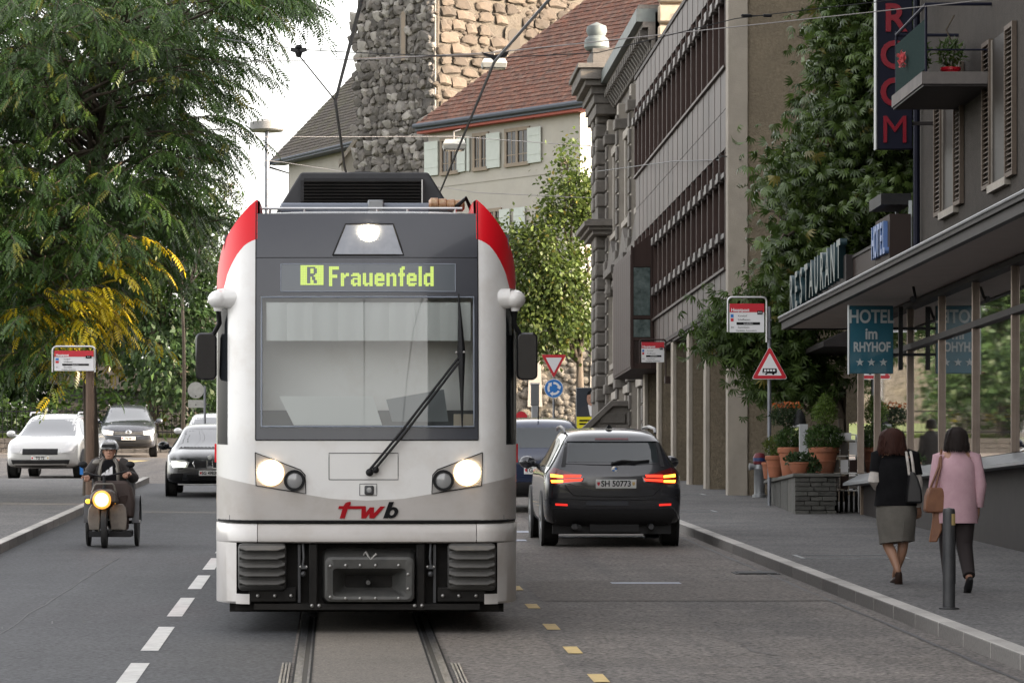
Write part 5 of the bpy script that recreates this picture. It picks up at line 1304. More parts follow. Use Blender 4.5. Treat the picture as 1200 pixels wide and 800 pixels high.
# ---- a house with hipped roof seen at an angle
def tiled_roof(parent, A, B, inward, up, depth, hip_l, hip_r, m, tile=(.20, .30)):
    """rows of plain tiles on the slope from the eave line A-B"""
    A = Vector(A); B = Vector(B); e = (B - A); L = e.length; e.normalize()
    slope = (Vector(inward) + Vector((0, 0, up))).normalized(); dlen = depth*math.sqrt(1 + up*up)
    nrm = e.cross(slope).normalized()
    if nrm.z < 0: nrm = -nrm
    mb = MB(); mb.add([A, B, B + slope*dlen - e*hip_r, A + slope*dlen + e*hip_l], [(0,1,2,3)])
    mb.build('roof', m, parent, recalc=False)
    mb = MB(); r = 0
    while r*tile[1] < dlen - .05:
        d = r*tile[1]; a = hip_l*d/dlen; b = L - hip_r*d/dlen
        s = a - (tile[0]/2 if r % 2 else 0)
        while s < b:
            s0 = max(s, a); s1 = min(s + tile[0]*.94, b)
            if s1 > s0 + .02:
                j = random.uniform(-.012, .02); ly = random.uniform(-.02, .02)
                p = [A + e*s0 + slope*(d - .03 + ly) + nrm*(.045 + j), A + e*s1 + slope*(d - .03 + ly) + nrm*(.045 + j*.5), A + e*s1 + slope*(d + tile[1]*1.05) + nrm*.012, A + e*s0 + slope*(d + tile[1]*1.05) + nrm*.012]
                lo = [p[0] - nrm*.035, p[1] - nrm*.035]
                mb.add(p + lo, [(0,1,2,3), (4,5,1,0)])
            s += tile[0]
        r += 1
    tag(mb.build('roof_tiles', m, parent, recalc=False), kind='stuff')
G5 = gz(165)
house = thing('castle_house', 'cream house with red tiled roof and mint green shutters beside the tower', 'house', (0, 165, G5))
def lp(px, py, Y): v = P(px, py, Y); return Vector((v.x, v.y - 165, v.z - G5))
Er = lp(689, 118, 160.0); El = lp(486, 147.3, 169.6); El.z = Er.z
ev = (Er - El).normalized(); inn = Vector((-ev.y, ev.x, 0)); Lh = (Er - El).length
fo = inn * .55                                   # the wall stands back under the eave
WA = El + fo + ev*.3; WB = Er + fo - ev*1.15
ztop_ = Er.z - .25
def wallquad(a, b, z0, z1, inward, t, name, m, par=house):
    mb = MB(); v = [a, b, b + inward*t, a + inward*t]
    mb.add([Vector((p.x, p.y, z)) for z in (z0, z1) for p in v], [(0,1,2,3), (4,5,6,7), (0,1,5,4), (1,2,6,5), (2,3,7,6), (3,0,4,7)])
    return mb.build(name, m, par)
wallquad(WA, WB, 0, ztop_, inn, 9.0, 'wall', M['render_cream'])
tiled_roof(house, El, Er, inn, 1.0, 6.2, 6.2, 0.3, M['roof_tile'])
mb = MB(); g0 = El - inn*.06; g1 = Er - inn*.06
mb.tube([g0 + Vector((0, 0, -.03)), g1 + Vector((0, 0, -.03))], .11, 8); mb.build('gutter', M['eave_blue'], house)
wallquad(El + inn*.02, Er + inn*.02, Er.z - .24, Er.z - .08, inn, .6, 'eave_board', M['eave_blue'])
wallquad(El + inn*.12, Er + inn*.10, Er.z - .36, Er.z - .245, inn, .6, 'eave_moulding', M['eave_red'])
mb = MB(); v = [Er + inn*.02 + Vector((0,0,-.1)), Er + inn*6 + Vector((0,0,5.9)), Er + inn*6 + Vector((0,0,5.5)), Er + inn*.02 + Vector((0,0,-.4))]
mb.add(v + [p - ev*.35 for p in v], [(0,1,2,3), (4,5,6,7), (0,1,5,4), (1,2,6,5), (2,3,7,6), (3,0,4,7)]); mb.build('verge_board', M['eave_red'], house)
# the windows along the front, placed by distance from the right-hand corner
def along(px):
    """distance along the wall line where it shows at picture column px"""
    best = min(range(0, 1400), key=lambda i: abs(CX + F*((WB - ev*(i*.01)).x)/((WB - ev*(i*.01)).y + 165) - px))
    return best*.01
def at_z(px, py):
    s = along(px); p = WB - ev*s
    return s, EYE + (HY - py)*(p.y + 165)/F - G5
def fbox(s0, s1, z0, z1, out, t, name, m, par=house):
    a = WB - ev*max(s0, s1) - inn*out; b = WB - ev*min(s0, s1) - inn*out
    return wallquad(a, b, z0, z1, inn, t, name, m, par)
def house_window(pl, pr, zt, zb, sh):
    """pl, pr: picture columns of the opening; sh: columns of the shutters"""
    s1, s0 = along(pl), along(pr)
    fr = fbox(s0 - .12, s1 + .12, zb - .16, zb, .12, .15, 'window', M['stone_frame'])
    fbox(s0 - .14, s1 + .14, zt, zt + .16, .08, .1, 'lintel', M['stone_frame'], fr)
    for a in (s0 - .13, (s0 + s1)/2 - .06, s1): fbox(a, a + .13, zb, zt, .07, .1, 'jamb', M['stone_frame'], fr)
    for a, b in ((s0, (s0 + s1)/2 - .06), ((s0 + s1)/2 + .07, s1)):
        fbox(a, b, zb, zt, .015, .03, 'pane', M['win_dark'], fr)
        fbox((a + b)/2 - .02, (a + b)/2 + .02, zb, zt, .03, .03, 'glazing_bar', M['stone_frame'], fr)
        fbox(a, b, zb + (zt - zb)*.25, zb + (zt - zb)*.25 + .04, .032, .03, 'glazing_bar', M['stone_frame'], fr)
    for a, b in sh:
        x1, x0 = along(a), along(b); w = abs(x1 - x0)
        s_ = fbox(x0, x1, zb - .1, zt + .06, .12, .05, 'shutter', M['shutter_mint'])
        for z in (zb + .25, zt - .3): fbox(x0 + .02, x1 - .02, z, z + .07, .135, .03, 'shutter_ledge', M['shutter_mint'], s_)
zt1 = at_z(620, 152)[1]; zb1 = at_z(620, 189)[1]
house_window(594.5, 619, zt1, zb1, [(620, 635.5)])
house_window(557, 571, zt1, zb1, [(572, 587.5), (549, 552)])
house_window(519, 537, zt1, zb1, [(499.5, 515), (537.5, 547)])
zt2 = at_z(600, 246)[1]; zb2 = zt2 - 1.45
house_window(575, 586, zt2, zb2, [(587, 599), (604, 617)])
fbox(-.02, Lh - .4, at_z(600, 209)[1], at_z(600, 209)[1] + .05, .03, .05, 'string_course', M['render_cream'])
# gable chimney and dark lean-to roof against the tower
tiled_roof(house, lp(545, 112, 172), lp(600, 92, 169), inn, .9, 2.2, 1.5, 0, M['roof_old'])
# ---- second house, left of the tower
G6 = gz(205)
h2 = thing('brown_roof_house', 'pale house with old brown tiled roof behind the tram on the left of the tower', 'house', (0, 205, G6))
def lp2(px, py, Y): v = P(px, py, Y); return Vector((v.x, v.y - 205, v.z - G6))
Bl = lp2(316, 189, 214.0); Br = lp2(450, 156, 199.8); Br.z = Bl.z
e2 = (Br - Bl).normalized(); in2 = Vector((-e2.y, e2.x, 0))
tiled_roof(h2, Bl, Br, in2, 1.0, 6.0, .2, .3, M['roof_old'], (.22, .3))
W2a = Bl + in2*.8 + e2*.9; W2b = Br + in2*.8
wallquad(W2a, W2b, 0, Bl.z + .35, in2, 7, 'wall', M['render_cream'], h2)
wallquad(Bl + in2*.0, Br, Bl.z - .22, Bl.z - .02, in2, .9, 'eave_board', M['eave_blue'], h2)
MB().tube([Bl + Vector((0, 0, -.06)), Br + Vector((0, 0, -.06))], .09, 8).build('gutter', M['eave_blue'], h2)
mb = MB(); v = [Bl + Vector((0,0,-.2)), Bl + in2*6 + Vector((0,0,5.9)), Bl + in2*6 + Vector((0,0,5.6)), Bl + in2*.3 + Vector((0,0,-.25))]
mb.add(v + [p + e2*.25 for p in v], [(0,1,2,3), (4,5,6,7), (0,1,5,4), (1,2,6,5), (2,3,7,6), (3,0,4,7)]); mb.build('verge_board', M['render_cream'], h2)
MB().tube([Bl + e2*.05 + Vector((0, 0, -.1)), Bl + e2*.0 + in2*.0 + Vector((.0, 0, -.35)), W2a + Vector((.05, 0, -.75)), W2a + Vector((.05, 0, -4))], .06, 8).build('drain_pipe', M['black'], h2)
MB().prism([(-.35, 0), (.35, 0), (.35, .25), (-.35, .25)], 'y', -.02, .03).build('wall_vent', M['stone_frame'], h2, tuple(W2b - e2*2.2 - in2*.02 + Vector((0, 0, Bl.z - 1.6))), (0, 0, math.atan2(e2.y, e2.x)))
MB().box(-.32, -.05, -.15, .1, -.28, .02).build('wall_box', M['black'], h2, tuple(Bl + Vector((.02, 0, -.05))))
# pointed gable sliver next to the tower
gs = thing('gable_house', 'narrow pale gable standing between the brown roof and the tower', 'house', (0, 200, gz(200)))
def lp3(px, py, Y): v = P(px, py, Y); return (v.x, v.z - gz(200))
MB().prism([lp3(400, 220, 196), lp3(421, 220, 196), lp3(421, 158, 196), lp3(400, 190, 196)], 'y', -4, -3).build('wall', M['render_cream'], gs)
MB().prism([lp3(396, 190, 196), lp3(421, 155, 196), lp3(421, 161, 196), lp3(397, 195, 196)], 'y', -4.3, -3).build('verge_board', M['stone_pale'], gs)
# ================================================================== trees and shrubs
def foliage(name, parent, tv, tf, pos, dirs, ups, scale, cols, m, kind=None):
    """many leaves (template tv, tf lying along +y, facing +z) as one mesh with its own leaf colour"""
    n = len(pos); tv = np.array(tv, float); k = len(tv)
    d = dirs / np.linalg.norm(dirs, axis=1, keepdims=True)
    x = np.cross(d, ups); x /= np.maximum(np.linalg.norm(x, axis=1, keepdims=True), 1e-6); u = np.cross(x, d)
    V = (tv[None, :, 0, None]*x[:, None, :] + tv[None, :, 1, None]*d[:, None, :] + tv[None, :, 2, None]*u[:, None, :]) * scale[:, None, None] + pos[:, None, :]
    me = bpy.data.meshes.new(name)
    fl = len(tf[0]); nf = len(tf)
    F_ = (np.array(tf)[None] + (np.arange(n)*k)[:, None, None]).reshape(-1)
    me.vertices.add(n*k); me.vertices.foreach_set("co", V.reshape(-1).astype(np.float32))
    me.loops.add(n*nf*fl); me.loops.foreach_set("vertex_index", F_.astype(np.int32))
    me.polygons.add(n*nf); me.polygons.foreach_set("loop_start", (np.arange(n*nf)*fl).astype(np.int32)); me.polygons.foreach_set("loop_total", np.full(n*nf, fl, np.int32))
    me.update(calc_edges=True); me.validate()
    at = me.color_attributes.new("leaf", 'FLOAT_COLOR', 'POINT')
    cc = np.ones((n, k, 4), np.float32); cc[:, :, :3] = cols[:, None, :]
    at.data.foreach_set("color", cc.reshape(-1)); me.materials.append(m)
    o = ob(name, me, parent)
    if kind: tag(o, kind=kind)
    return o
def leafcol(n, a, b, var=.25, warm=None, wshare=0.0):
    t = rng.random((n, 1)); c = np.array(a)*(1 - t) + np.array(b)*t
    c = c * (1 + var*(rng.random((n, 1))*2 - 1))
    if warm is not None:
        k = rng.random(n) < wshare; c[k] = np.array(warm)*(1 + .25*(rng.random((k.sum(), 1))*2 - 1))
    return np.clip(c, .002, 1)
def leaf_quad(w=.35, fold=.08): return [(0, 0, 0), (w/2, .45, fold), (0, 1, 0), (-w/2, .45, fold)], [(0, 1, 2, 3)]
def pinnate(pairs=6):
    v = []; f = []
    def lf(bx, by, ang, L, w):
        c, s = math.sin(ang), math.cos(ang); b = len(v)
        for (q, t, z) in ((0, 0, 0), (.5, .5, .02), (0, 1, -.05), (-.5, .5, .02)):
            v.append((bx + c*L*t + s*w*q, by + s*L*t - c*w*q, z - .16*abs(bx + c*L*t) - .25*(by + s*L*t)**2))
        f.append((b, b+1, b+2, b+3))
    for i in range(pairs):
        y = .15 + .8*i/pairs; L = .30*(1 - .35*abs(i/pairs - .4))
        for sg in (-1, 1): lf(0, y, sg*R(62), L, .105)
    lf(0, .95, 0, .28, .11)
    return v, f
def palmate(n=6):
    v = []; f = []
    for i in range(n):
        a = R(-85 + 170*i/(n - 1)); L = 1.05 - .25*abs(i - (n-1)/2)/(n/2); b = len(v); c, s = math.sin(a), math.cos(a); w = .25
        v.append((0, 0, 0)); v.append((c*L*.6 + s*w/2, s*L*.6 - c*w/2, -.16)); v.append((c*L, s*L, -.62)); v.append((c*L*.6 - s*w/2, s*L*.6 + c*w/2, -.12))
        f.append((b, b+1, b+2, b+3))
    return v, f
def unit(n):
    a = rng.normal(size=(n, 3)); return a / np.linalg.norm(a, axis=1, keepdims=True)
def inpoly(px, py, poly):
    r = False; j = len(poly) - 1
    for i in range(len(poly)):
        if (poly[i][1] > py) != (poly[j][1] > py) and px < (poly[j][0]-poly[i][0])*(py-poly[i][1])/(poly[j][1]-poly[i][1])+poly[i][0]: r = not r
        j = i
    return r
def limb(mb, a, b, r0, r1, sag=.0, n=5, wob=.12):
    a = Vector(a); b = Vector(b); pts = []
    for i in range(n + 1):
        t = i/n; p = a.lerp(b, t); p.z += sag*math.sin(math.pi*t)
        if 0 < i < n: p += Vector((random.uniform(-wob, wob), random.uniform(-wob, wob), random.uniform(-wob, wob)))
        pts.append(p)
    mb.tube(pts, [r0 + (r1 - r0)*i/n for i in range(n + 1)], 6); return pts
# ------------------------------------------------ big feathery tree on the left
base = Vector((-4.62, 70, gz(70) + .1))
lt = thing('ash_tree', 'tall feathery leaved tree with yellowing lower boughs over the left pavement', 'tree', base)
wood = MB()
limb(wood, (0, 0, -.2), (.05, .1, 5.2), .15, .12, wob=.04); limb(wood, (.05, .1, 5.2), (.3, 0, 9), .12, .08); limb(wood, (.3, 0, 9), (.2, .2, 13.5), .08, .03)
crown = [(-90, -60), (345, -60), (335, -10), (285, 5), (235, 22), (212, 60), (215, 92), (198, 125), (205, 160), (196, 200), (194, 236), (194, 262), (182, 300), (165, 330), (150, 365), (120, 385), (60, 395), (-90, 420)]
clumps = []
while len(clumps) < 330:
    x, y = random.uniform(-90, 345), random.uniform(-60, 420)
    if inpoly(x, y, crown): clumps.append((x, y, random.uniform(64, 76)))
# feathered outer sprays reaching out over the street
edge = [(285, 60), (262, 78), (268, 96), (300, 92), (258, 112), (276, 118), (255, 128), (276, 165), (262, 168), (255, 175), (240, 180), (268, 198), (255, 196), (245, 214), (238, 232), (228, 250), (232, 180), (240, 140), (330, 8), (300, 20), (270, 35), (285, 20), (235, 215)]
fp = []; fd = []; fs = []; fc = []
tips = []
def spray(p, d, L, nf, size, yellow):
    """a drooping twig with fronds to both sides"""
    p = np.array(p, float); d = np.array(d, float); d /= np.linalg.norm(d); pts = []
    for i in range(nf):
        t = i/(nf - 1); q = p + d*L*t; q[2] -= .42*L*t*t; pts.append(q)
        tan = d.copy(); tan[2] -= .84*t; 
        sd = np.cross(tan, [0, 0, 1]); sd /= max(np.linalg.norm(sd), 1e-4)
        s = (-1 if i % 2 else 1)
        dd = tan*.75 + sd*s*.7 + rng.normal(size=3)*.22; dd[2] -= .28
        if i == nf - 1: dd = tan
        fp.append(q); fd.append(dd); fs.append(size*random.uniform(.8, 1.2)); fc.append(yellow)
    wood.tube([pts[0], pts[nf//2], pts[-1]], [.014, .009, .004], 4)
for (x, y, Y) in clumps:
    w = P(x, y, Y) - base
    out = Vector((w.x - .2, w.y, 0)); out = out.normalized() if out.length > .1 else Vector((1, 0, 0))
    yel = 1 if (355 < y < 395 and 40 < x < 135) else 0
    for s in range(7):
        q = w + Vector((random.gauss(0, .35), random.gauss(0, .5), random.gauss(0, .35)))
        a = out + Vector((random.gauss(0, .7), random.gauss(0, .7), random.gauss(.05, .3)))
        spray(q, a, random.uniform(.7, 1.25), 10, .31, yel and random.random() < .75)
for k, (x, y, Y) in enumerate(clumps):
    if k % 3 == 0:
        w = P(x, y, Y) - base; z0 = max(3.5, min(12.5, w.z - random.uniform(.8, 2.0)))
        limb(wood, (.1 + .015*z0, .05, z0), w, .05, .012, sag=.25)
for (x, y) in edge:
    Y = random.uniform(65, 72); w = P(x, y, Y) - base
    for s in range(3):
        q = w + Vector((random.uniform(-1.0, -.55), random.gauss(0, .3), random.uniform(.15, .5)))
        spray(q, (1, random.gauss(0, .25), random.uniform(.0, .35)), random.uniform(.9, 1.25), 11, .31, 0)
    limb(wood, w + Vector((-2.6, .2, -.2)), w + Vector((-.7, 0, .3)), .035, .012, sag=.15, wob=.08)
for (x, y) in ((165, 298), (150, 310), (80, 346), (98, 350), (112, 350), (60, 358), (90, 360), (120, 358)):
    w = P(x, y, random.uniform(63.5, 65)) - base
    for s in range(4): spray(w + Vector((random.gauss(-.3, .2), random.gauss(0, .2), random.gauss(.05, .12))), (1, random.gauss(0, .5), random.gauss(0, .2)), .75, 7, .34, 1 if random.random() < .8 else 0)
tv, tf = pinnate(6)
n = len(fp); cols = leafcol(n, (.037, .086, .017), (.082, .150, .028), .38, (.22, .22, .03), .05)
y_ = np.array(fc, bool); cols[y_] = leafcol(int(y_.sum()), (.52, .40, .014), (.68, .53, .02), .35, (.10, .15, .025), .25)
foliage('crown', lt, tv, tf, np.array(fp), np.array(fd), np.tile([0, 0, 1.0], (n, 1)) + rng.normal(size=(n, 3))*.35, np.array(fs), cols, M['leaf_waxy'])
wood.build('trunk', M['bark'], lt, sharp=60)
# ------------------------------------------------ generic tree
def shell_points(n, ells):
    """points mostly near the skins of several ellipsoids (cx, cy, cz, rx, ry, rz)"""
    out = []; w = np.array([e[3]*e[5] for e in ells]); w = w/w.sum()
    for i, e in enumerate(ells):
        k = int(n*w[i]) + 1; u = unit(k); r = (.45 + .6*rng.random((k, 1))**.6)
        out.append(np.array(e[:3]) + u*r*np.array(e[3:6]))
    return np.concatenate(out)
def tree(name, label, loc, trunk, ells, nl, size, ca, cb, tmpl, group=None, warm=None, ws=0., m='leaf', droop=.5, cat='tree', limbs=True, kind=None):
    t = thing(name, label, cat, loc, 0, group)
    mb = MB()
    if trunk:
        h, r0, r1 = trunk; limb(mb, (0, 0, -.3), (.0, .05, h), r0, r1, wob=.05)
        for e in ells:
            limb(mb, (0, 0, h*.75), e[:3], r1*.8, r1*.2, wob=.15)
            for k in range(3): limb(mb, e[:3], Vector(e[:3]) + Vector((random.gauss(0, e[3]*.5), random.gauss(0, e[4]*.5), random.gauss(0, e[5]*.5))), r1*.35, .01, wob=.1)
        mb.build('trunk', M['bark'], t, sharp=60)
    p = shell_points(nl, ells); n = len(p)
    # leaves gather in clumps with gaps between
    nc = max(20, n//28); cen = p[rng.integers(0, n, nc)]
    p = cen[rng.integers(0, nc, n)] + rng.normal(size=(n, 3))*size*1.5
    ctr = np.mean([e[:3] for e in ells], axis=0)
    d = unit(n)*.8 + (p - ctr)/np.linalg.norm(p - ctr, axis=1, keepdims=True)*.7; d[:, 2] -= droop
    sc = size*(.7 + .6*rng.random(n))
    foliage('crown', t, tmpl[0], tmpl[1], p, d, np.tile([0, 0, 1.0], (n, 1)) + rng.normal(size=(n, 3))*.5, sc, leafcol(n, ca, cb, .35, warm, ws), M[m], kind)
    return t
def E(px, py, Y, rpx, rpy, rY, base):
    v = P(px, py, Y) - Vector(base); return (v.x, v.y, v.z, rpx*Y/F, rY, rpy*Y/F)
# chestnut on the right
b = Vector((9.4, 65.5, gz(65) + .1))
el = [E(1030, 40, 65, 78, 75, 1.6, b), E(1005, 120, 65, 62, 60, 1.4, b), E(942, 190, 65, 50, 50, 1.2, b), E(1000, 230, 65, 85, 70, 1.5, b), E(936, 265, 65, 42, 48, 1.1, b), E(1040, 150, 66, 70, 110, 1.6, b),
      E(1060, 290, 66, 60, 60, 1.4, b), E(955, 308, 65, 50, 40, 1.0, b), E(1060, 20, 66, 70, 70, 1.5, b), E(1120, 120, 67, 80, 120, 1.4, b), E(1015, -40, 65, 60, 50, 1.3, b), E(1075, -60, 66, 80, 60, 1.5, b)]
tree('chestnut_tree', 'big dark chestnut tree between the office end wall and the hotel', b, (6.5, .19, .13), el, 17000, .145, (.040, .072, .016), (.085, .130, .027), palmate(7), warm=(.15, .13, .03), ws=.025, m='leaf_waxy', droop=.7)
b2 = Vector((8.9, 66.0, gz(66) + .1))
el2 = [E(905, 395, 66, 60, 34, .6, b2), E(868, 360, 66, 36, 26, .45, b2), E(850, 395, 66, 26, 16, .35, b2), E(930, 430, 66, 46, 26, .55, b2), E(965, 440, 66, 36, 18, .5, b2), E(900, 440, 66, 30, 24, .4, b2), E(935, 350, 66, 42, 32, .6, b2)]
tree('sumac_tree', 'low spreading tree with drooping leaves hanging behind the stop sign', b2, (2.0, .10, .06), el2, 2300, .15, (.040, .070, .015), (.075, .120, .026), palmate(6), warm=(.2, .17, .03), ws=.02, m='leaf', droop=.9)
# maple in front of the house
b = Vector((8.0, 124, gz(124)))
el = [E(664, 190, 124, 14, 24, .5, b), E(662, 235, 124, 34, 30, 1.0, b), E(650, 280, 124, 42, 34, 1.2, b), E(640, 330, 124, 42, 36, 1.3, b), E(668, 340, 124, 34, 46, 1.2, b), E(650, 385, 124, 50, 28, 1.3, b), E(622, 290, 124, 22, 30, .9, b), E(615, 360, 124, 22, 34, .9, b), E(690, 240, 124, 16, 40, .8, b), E(590, 300, 125, 24, 40, .9, b)]
tree('maple_tree', 'yellow green maple standing in front of the cream house', b, (4.0, .16, .10), el, 15000, .15, (.044, .072, .015), (.090, .118, .024), leaf_quad(.8, .1), warm=(.16, .14, .03), ws=.03)
# dark trees and shrubs behind the side street
dark = leaf_quad(.55, .1)
b = Vector((-6.2, 128, gz(128)))
el = [E(205, 300, 128, 50, 60, 1.6, b), E(170, 400, 128, 55, 55, 1.6, b), E(230, 370, 128, 36, 60, 1.5, b), E(215, 440, 126, 50, 40, 1.3, b), E(150, 330, 129, 50, 60, 1.5, b), E(245, 430, 128, 26, 55, 1.4, b), E(225, 255, 129, 30, 40, 1.2, b)]
tree('evergreen_tree', 'dark green tree filling the garden corner between hedge and tram', b, (5, .2, .12), el, 11000, .25, (.020, .042, .014), (.042, .075, .020), dark)
b = Vector((-10.8, 133, gz(133)))
el = [E(120, 380, 133, 60, 60, 1.6, b), E(60, 420, 133, 60, 40, 1.5, b), E(70, 330, 133, 70, 70, 1.8, b), E(110, 300, 133, 60, 60, 1.7, b), E(20, 380, 133, 60, 70, 1.8, b), E(-40, 330, 133, 70, 90, 1.8, b), E(95, 400, 134, 30, 20, 1., b)]
tree('evergreen_tree', 'dark garden tree behind the grey garden shed', b, (5, .2, .12), el, 13000, .27, (.022, .045, .014), (.045, .075, .018), dark)
b = Vector((-15.5, 136, gz(136)))
el = [E(-30, 420, 136, 80, 60, 1.8, b), E(-90, 380, 136, 60, 80, 1.8, b), E(40, 430, 136, 60, 40, 1.5, b), E(110, 440, 137, 50, 40, 1.2, b)]
tree('evergreen_tree', 'low dark bushy tree at the outer left behind the fence', b, (3, .2, .12), el, 9000, .27, (.022, .045, .014), (.045, .075, .018), dark)
# sparse birch against the sky
b = Vector((-4.6, 112, gz(112)))
el = [E(262, 255, 112, 22, 60, .8, b), E(272, 215, 112, 18, 30, .6, b), E(250, 290, 112, 26, 30, .8, b)]
tree('birch_tree', 'thin sparse tree with small leaves against the white sky beside the tram', b, (6.5, .07, .04), el, 900, .11, (.06, .085, .03), (.10, .13, .05), leaf_quad(.6, .1))
# garden hedge
hd = thing('garden_hedge', 'mixed leafy hedge with red and yellow patches behind the iron fence', 'hedge', (-8, 128.6, gz(128)))
pts = []; cl = []
for px in range(-20, 262, 5):
    top = 452 + 16*math.sin(px*.05) + random.uniform(-8, 8) + (10 if px < 110 else 0)
    for k in range(46):
        y = random.uniform(top, 505); v = P(px + random.gauss(0, 4), y, 128.5 + random.gauss(0, .4)); pts.append((v.x + 8, v.y - 128.6, v.z - gz(128)))
        yel = (math.hypot(px - 185, (y - 487)*1.2) < 14) or (math.hypot(px - 232, (y - 490)) < 9); red = math.hypot(px - 168, y - 478) < 14
        q = random.random()
        cl.append((.30, .24, .02) if yel and q < .65 else (.16, .07, .03) if red and q < .5 else (.05 + .05*q, .10 + .06*q, .022))
n = len(pts); d = unit(n); d[:, 2] = abs(d[:, 2])*.3
foliage('foliage', hd, *leaf_quad(.7, .1), np.array(pts), d, np.tile([0, -.6, 1.0], (n, 1)) + rng.normal(size=(n, 3))*.4, .20*(.7 + .6*rng.random(n)), np.clip(np.array(cl)*(1 + .3*(rng.random((n, 1))*2 - 1)), .003, 1), M['leaf'], kind='stuff')
st = MB()
for k in range(70): x = random.uniform(-9, 5); st.tube([(x, random.uniform(-.3, .3), -.2), (x + random.uniform(-.1, .1), 0, 1.3)], .012, 4)
tag(st.build('stems', M['bark'], hd), kind='stuff')
# low wall, grass bank, fence and shed of the garden
gw = thing('garden_wall', 'low brown stone wall at the foot of the garden bank', 'wall', (-8, 127.1, gz(127)))
M['wall_brown'] = mat('wall_brown', (0.10, 0.085, 0.07), (0.15, .13, .11), rough=.95, scale=4, bump=.8, bscale=9)
MB().box(-10, 6, 0, .35, -.2, .50).build('wall_core', M['wall_brown'], gw)
for r_ in range(3):
    x = -9.8 + .2*r_
    while x < 5.6:
        w = random.uniform(.35, .7); MB().box(x, x + w - .03, -.04, .0, .0 + .165*r_, .15 + .165*r_).build('stone', M['wall_brown'], gw); x += w
mb = MB(); mb.add([(-26, 127.4, gz(127) + .45), (4, 127.4, gz(127) + .45), (4, 150, gz(127) + 2.2), (-26, 150, gz(127) + 2.2)], [(0,1,2,3)])
M['grass'] = mat('grass', (0.055, 0.085, 0.018), (0.085, .11, .028), rough=.95, scale=3, bump=.8, bscale=20)
tag(mb.build('grass_bank', M['grass'], recalc=False), kind='structure')
n = 5000; pp = np.stack([rng.uniform(-16, -2.5, n), rng.uniform(127.5, 129.2, n), np.zeros(n)], 1); pp[:, 2] = gz(127) + .45 + (pp[:, 1] - 127.4)*.0775
dd = np.tile([0, 0, 1.0], (n, 1)) + rng.normal(size=(n, 3))*.3
tag(foliage('grass', None, *leaf_quad(.12, .02), pp, dd, np.tile([0, -1.0, 0], (n, 1)) + rng.normal(size=(n, 3))*.4, .16*(.6 + .8*rng.random(n)), leafcol(n, (.06, .10, .018), (.12, .15, .03), .3), M['leaf']), kind='stuff')
fe = thing('iron_fence', 'dark iron railing in front of the garden hedge', 'fence', (-8, 127.5, gz(127) + .45))
for z in (.25, .95): MB().box(-9.5, 5.5, -.015, .015, z, z + .04).build('rail', M['black'], fe)
bar = MB().box(-.012, .012, -.012, .012, 0, 1.05).lathe([(.022, 1.05), (.001, 1.13)], n=6).mesh('bar', M['black'])
for k in range(96): ob('bar', bar, fe, (-9.4 + .155*k, 0, 0))
sh = thing('garden_shed', 'grey garden shed with low roof behind the hedge', 'shed', (-8.6, 131.5, gz(131) + .6))
M['shed_grey'] = mat('shed_grey', (0.06, 0.057, 0.055), (0.048, .046, .045), rough=.9, scale=2)
MB().box(-1.2, 3.2, 0, 4, -1, 1.9).build('wall', M['shed_grey'], sh)
MB().prism([(-1.5, 1.75), (3.6, 1.35), (3.6, 1.5), (1.0, 2.4), (-1.5, 2.7)], 'y', -.4, 4.4).build('roof', M['shed_grey'], sh)
# ================================================================== signs, lamps, planters
def signpost(mb, x0, y0, h, r=.03): mb.cyl((x0, y0, -.1), (x0, y0, h), r, n=10)
M['post'] = mat('post', (0.20, 0.21, 0.23), (0.15, 0.155, .17), rough=.45, metal=.6, scale=6)
def stop_board(parent, w, h, x, z):
    """red and white stop board with route squares and lines of small print; hangs in a tube frame"""
    b = MB().box(x, x + w, -.015, .015, z, z + h).build('board', M['sign_white'], parent)
    MB().box(x, x + w, -.020, -.0155, z + h*.70, z + h).build('red_band', M['sign_red'], b)
    text('board_text', 'Hauptpost', h*.15, M['sign_white'], b, (x + w*.04, -.0225, z + h*.775), weight=.002, depth=.001, align='LEFT')
    MB().box(x + w*.80, x + w*.95, -.0235, -.0205, z + h*.62, z + h*.755).build('bus_mark', M['ink'], b)
    text('board_text', 'BUS', h*.08, M['sign_white'], b, (x + w*.875, -.0245, z + h*.69), depth=.001)
    MB().box(x + w*.03, x + w*.115, -.019, -.0155, z + h*.52, z + h*.63).build('route_mark', M['sign_blue'], b)
    MB().box(x + w*.03, x + w*.115, -.019, -.0155, z + h*.38, z + h*.49).build('route_mark', M['sign_red'], b)
    text('board_text', 'Kurzdorf', h*.085, M['ink'], b, (x + w*.24, -.0165, z + h*.57), depth=.001, align='LEFT')
    text('board_text', 'Schaffhausen', h*.085, M['ink'], b, (x + w*.24, -.0165, z + h*.44), depth=.001, align='LEFT')
    MB().box(x + w*.20, x + w*.88, -.019, -.0155, z + h*.26, z + h*.35).build('dark_bar', M['ink'], b)
    text('board_text', 'Sonderfahrt', h*.07, M['sign_white'], b, (x + w*.54, -.020, z + h*.305), depth=.001)
    text('board_text', '822', h*.075, M['ink'], b, (x + w*.04, -.0165, z + h*.17), depth=.001, align='LEFT')
    text('board_text', 'Stammheim', h*.085, M['ink'], b, (x + w*.24, -.0165, z + h*.17), depth=.001, align='LEFT')
    text('board_text', 'Weinfelden  Romanshorn', h*.07, M['ink'], b, (x + w*.18, -.0165, z + h*.06), depth=.001, align='LEFT')
    return b
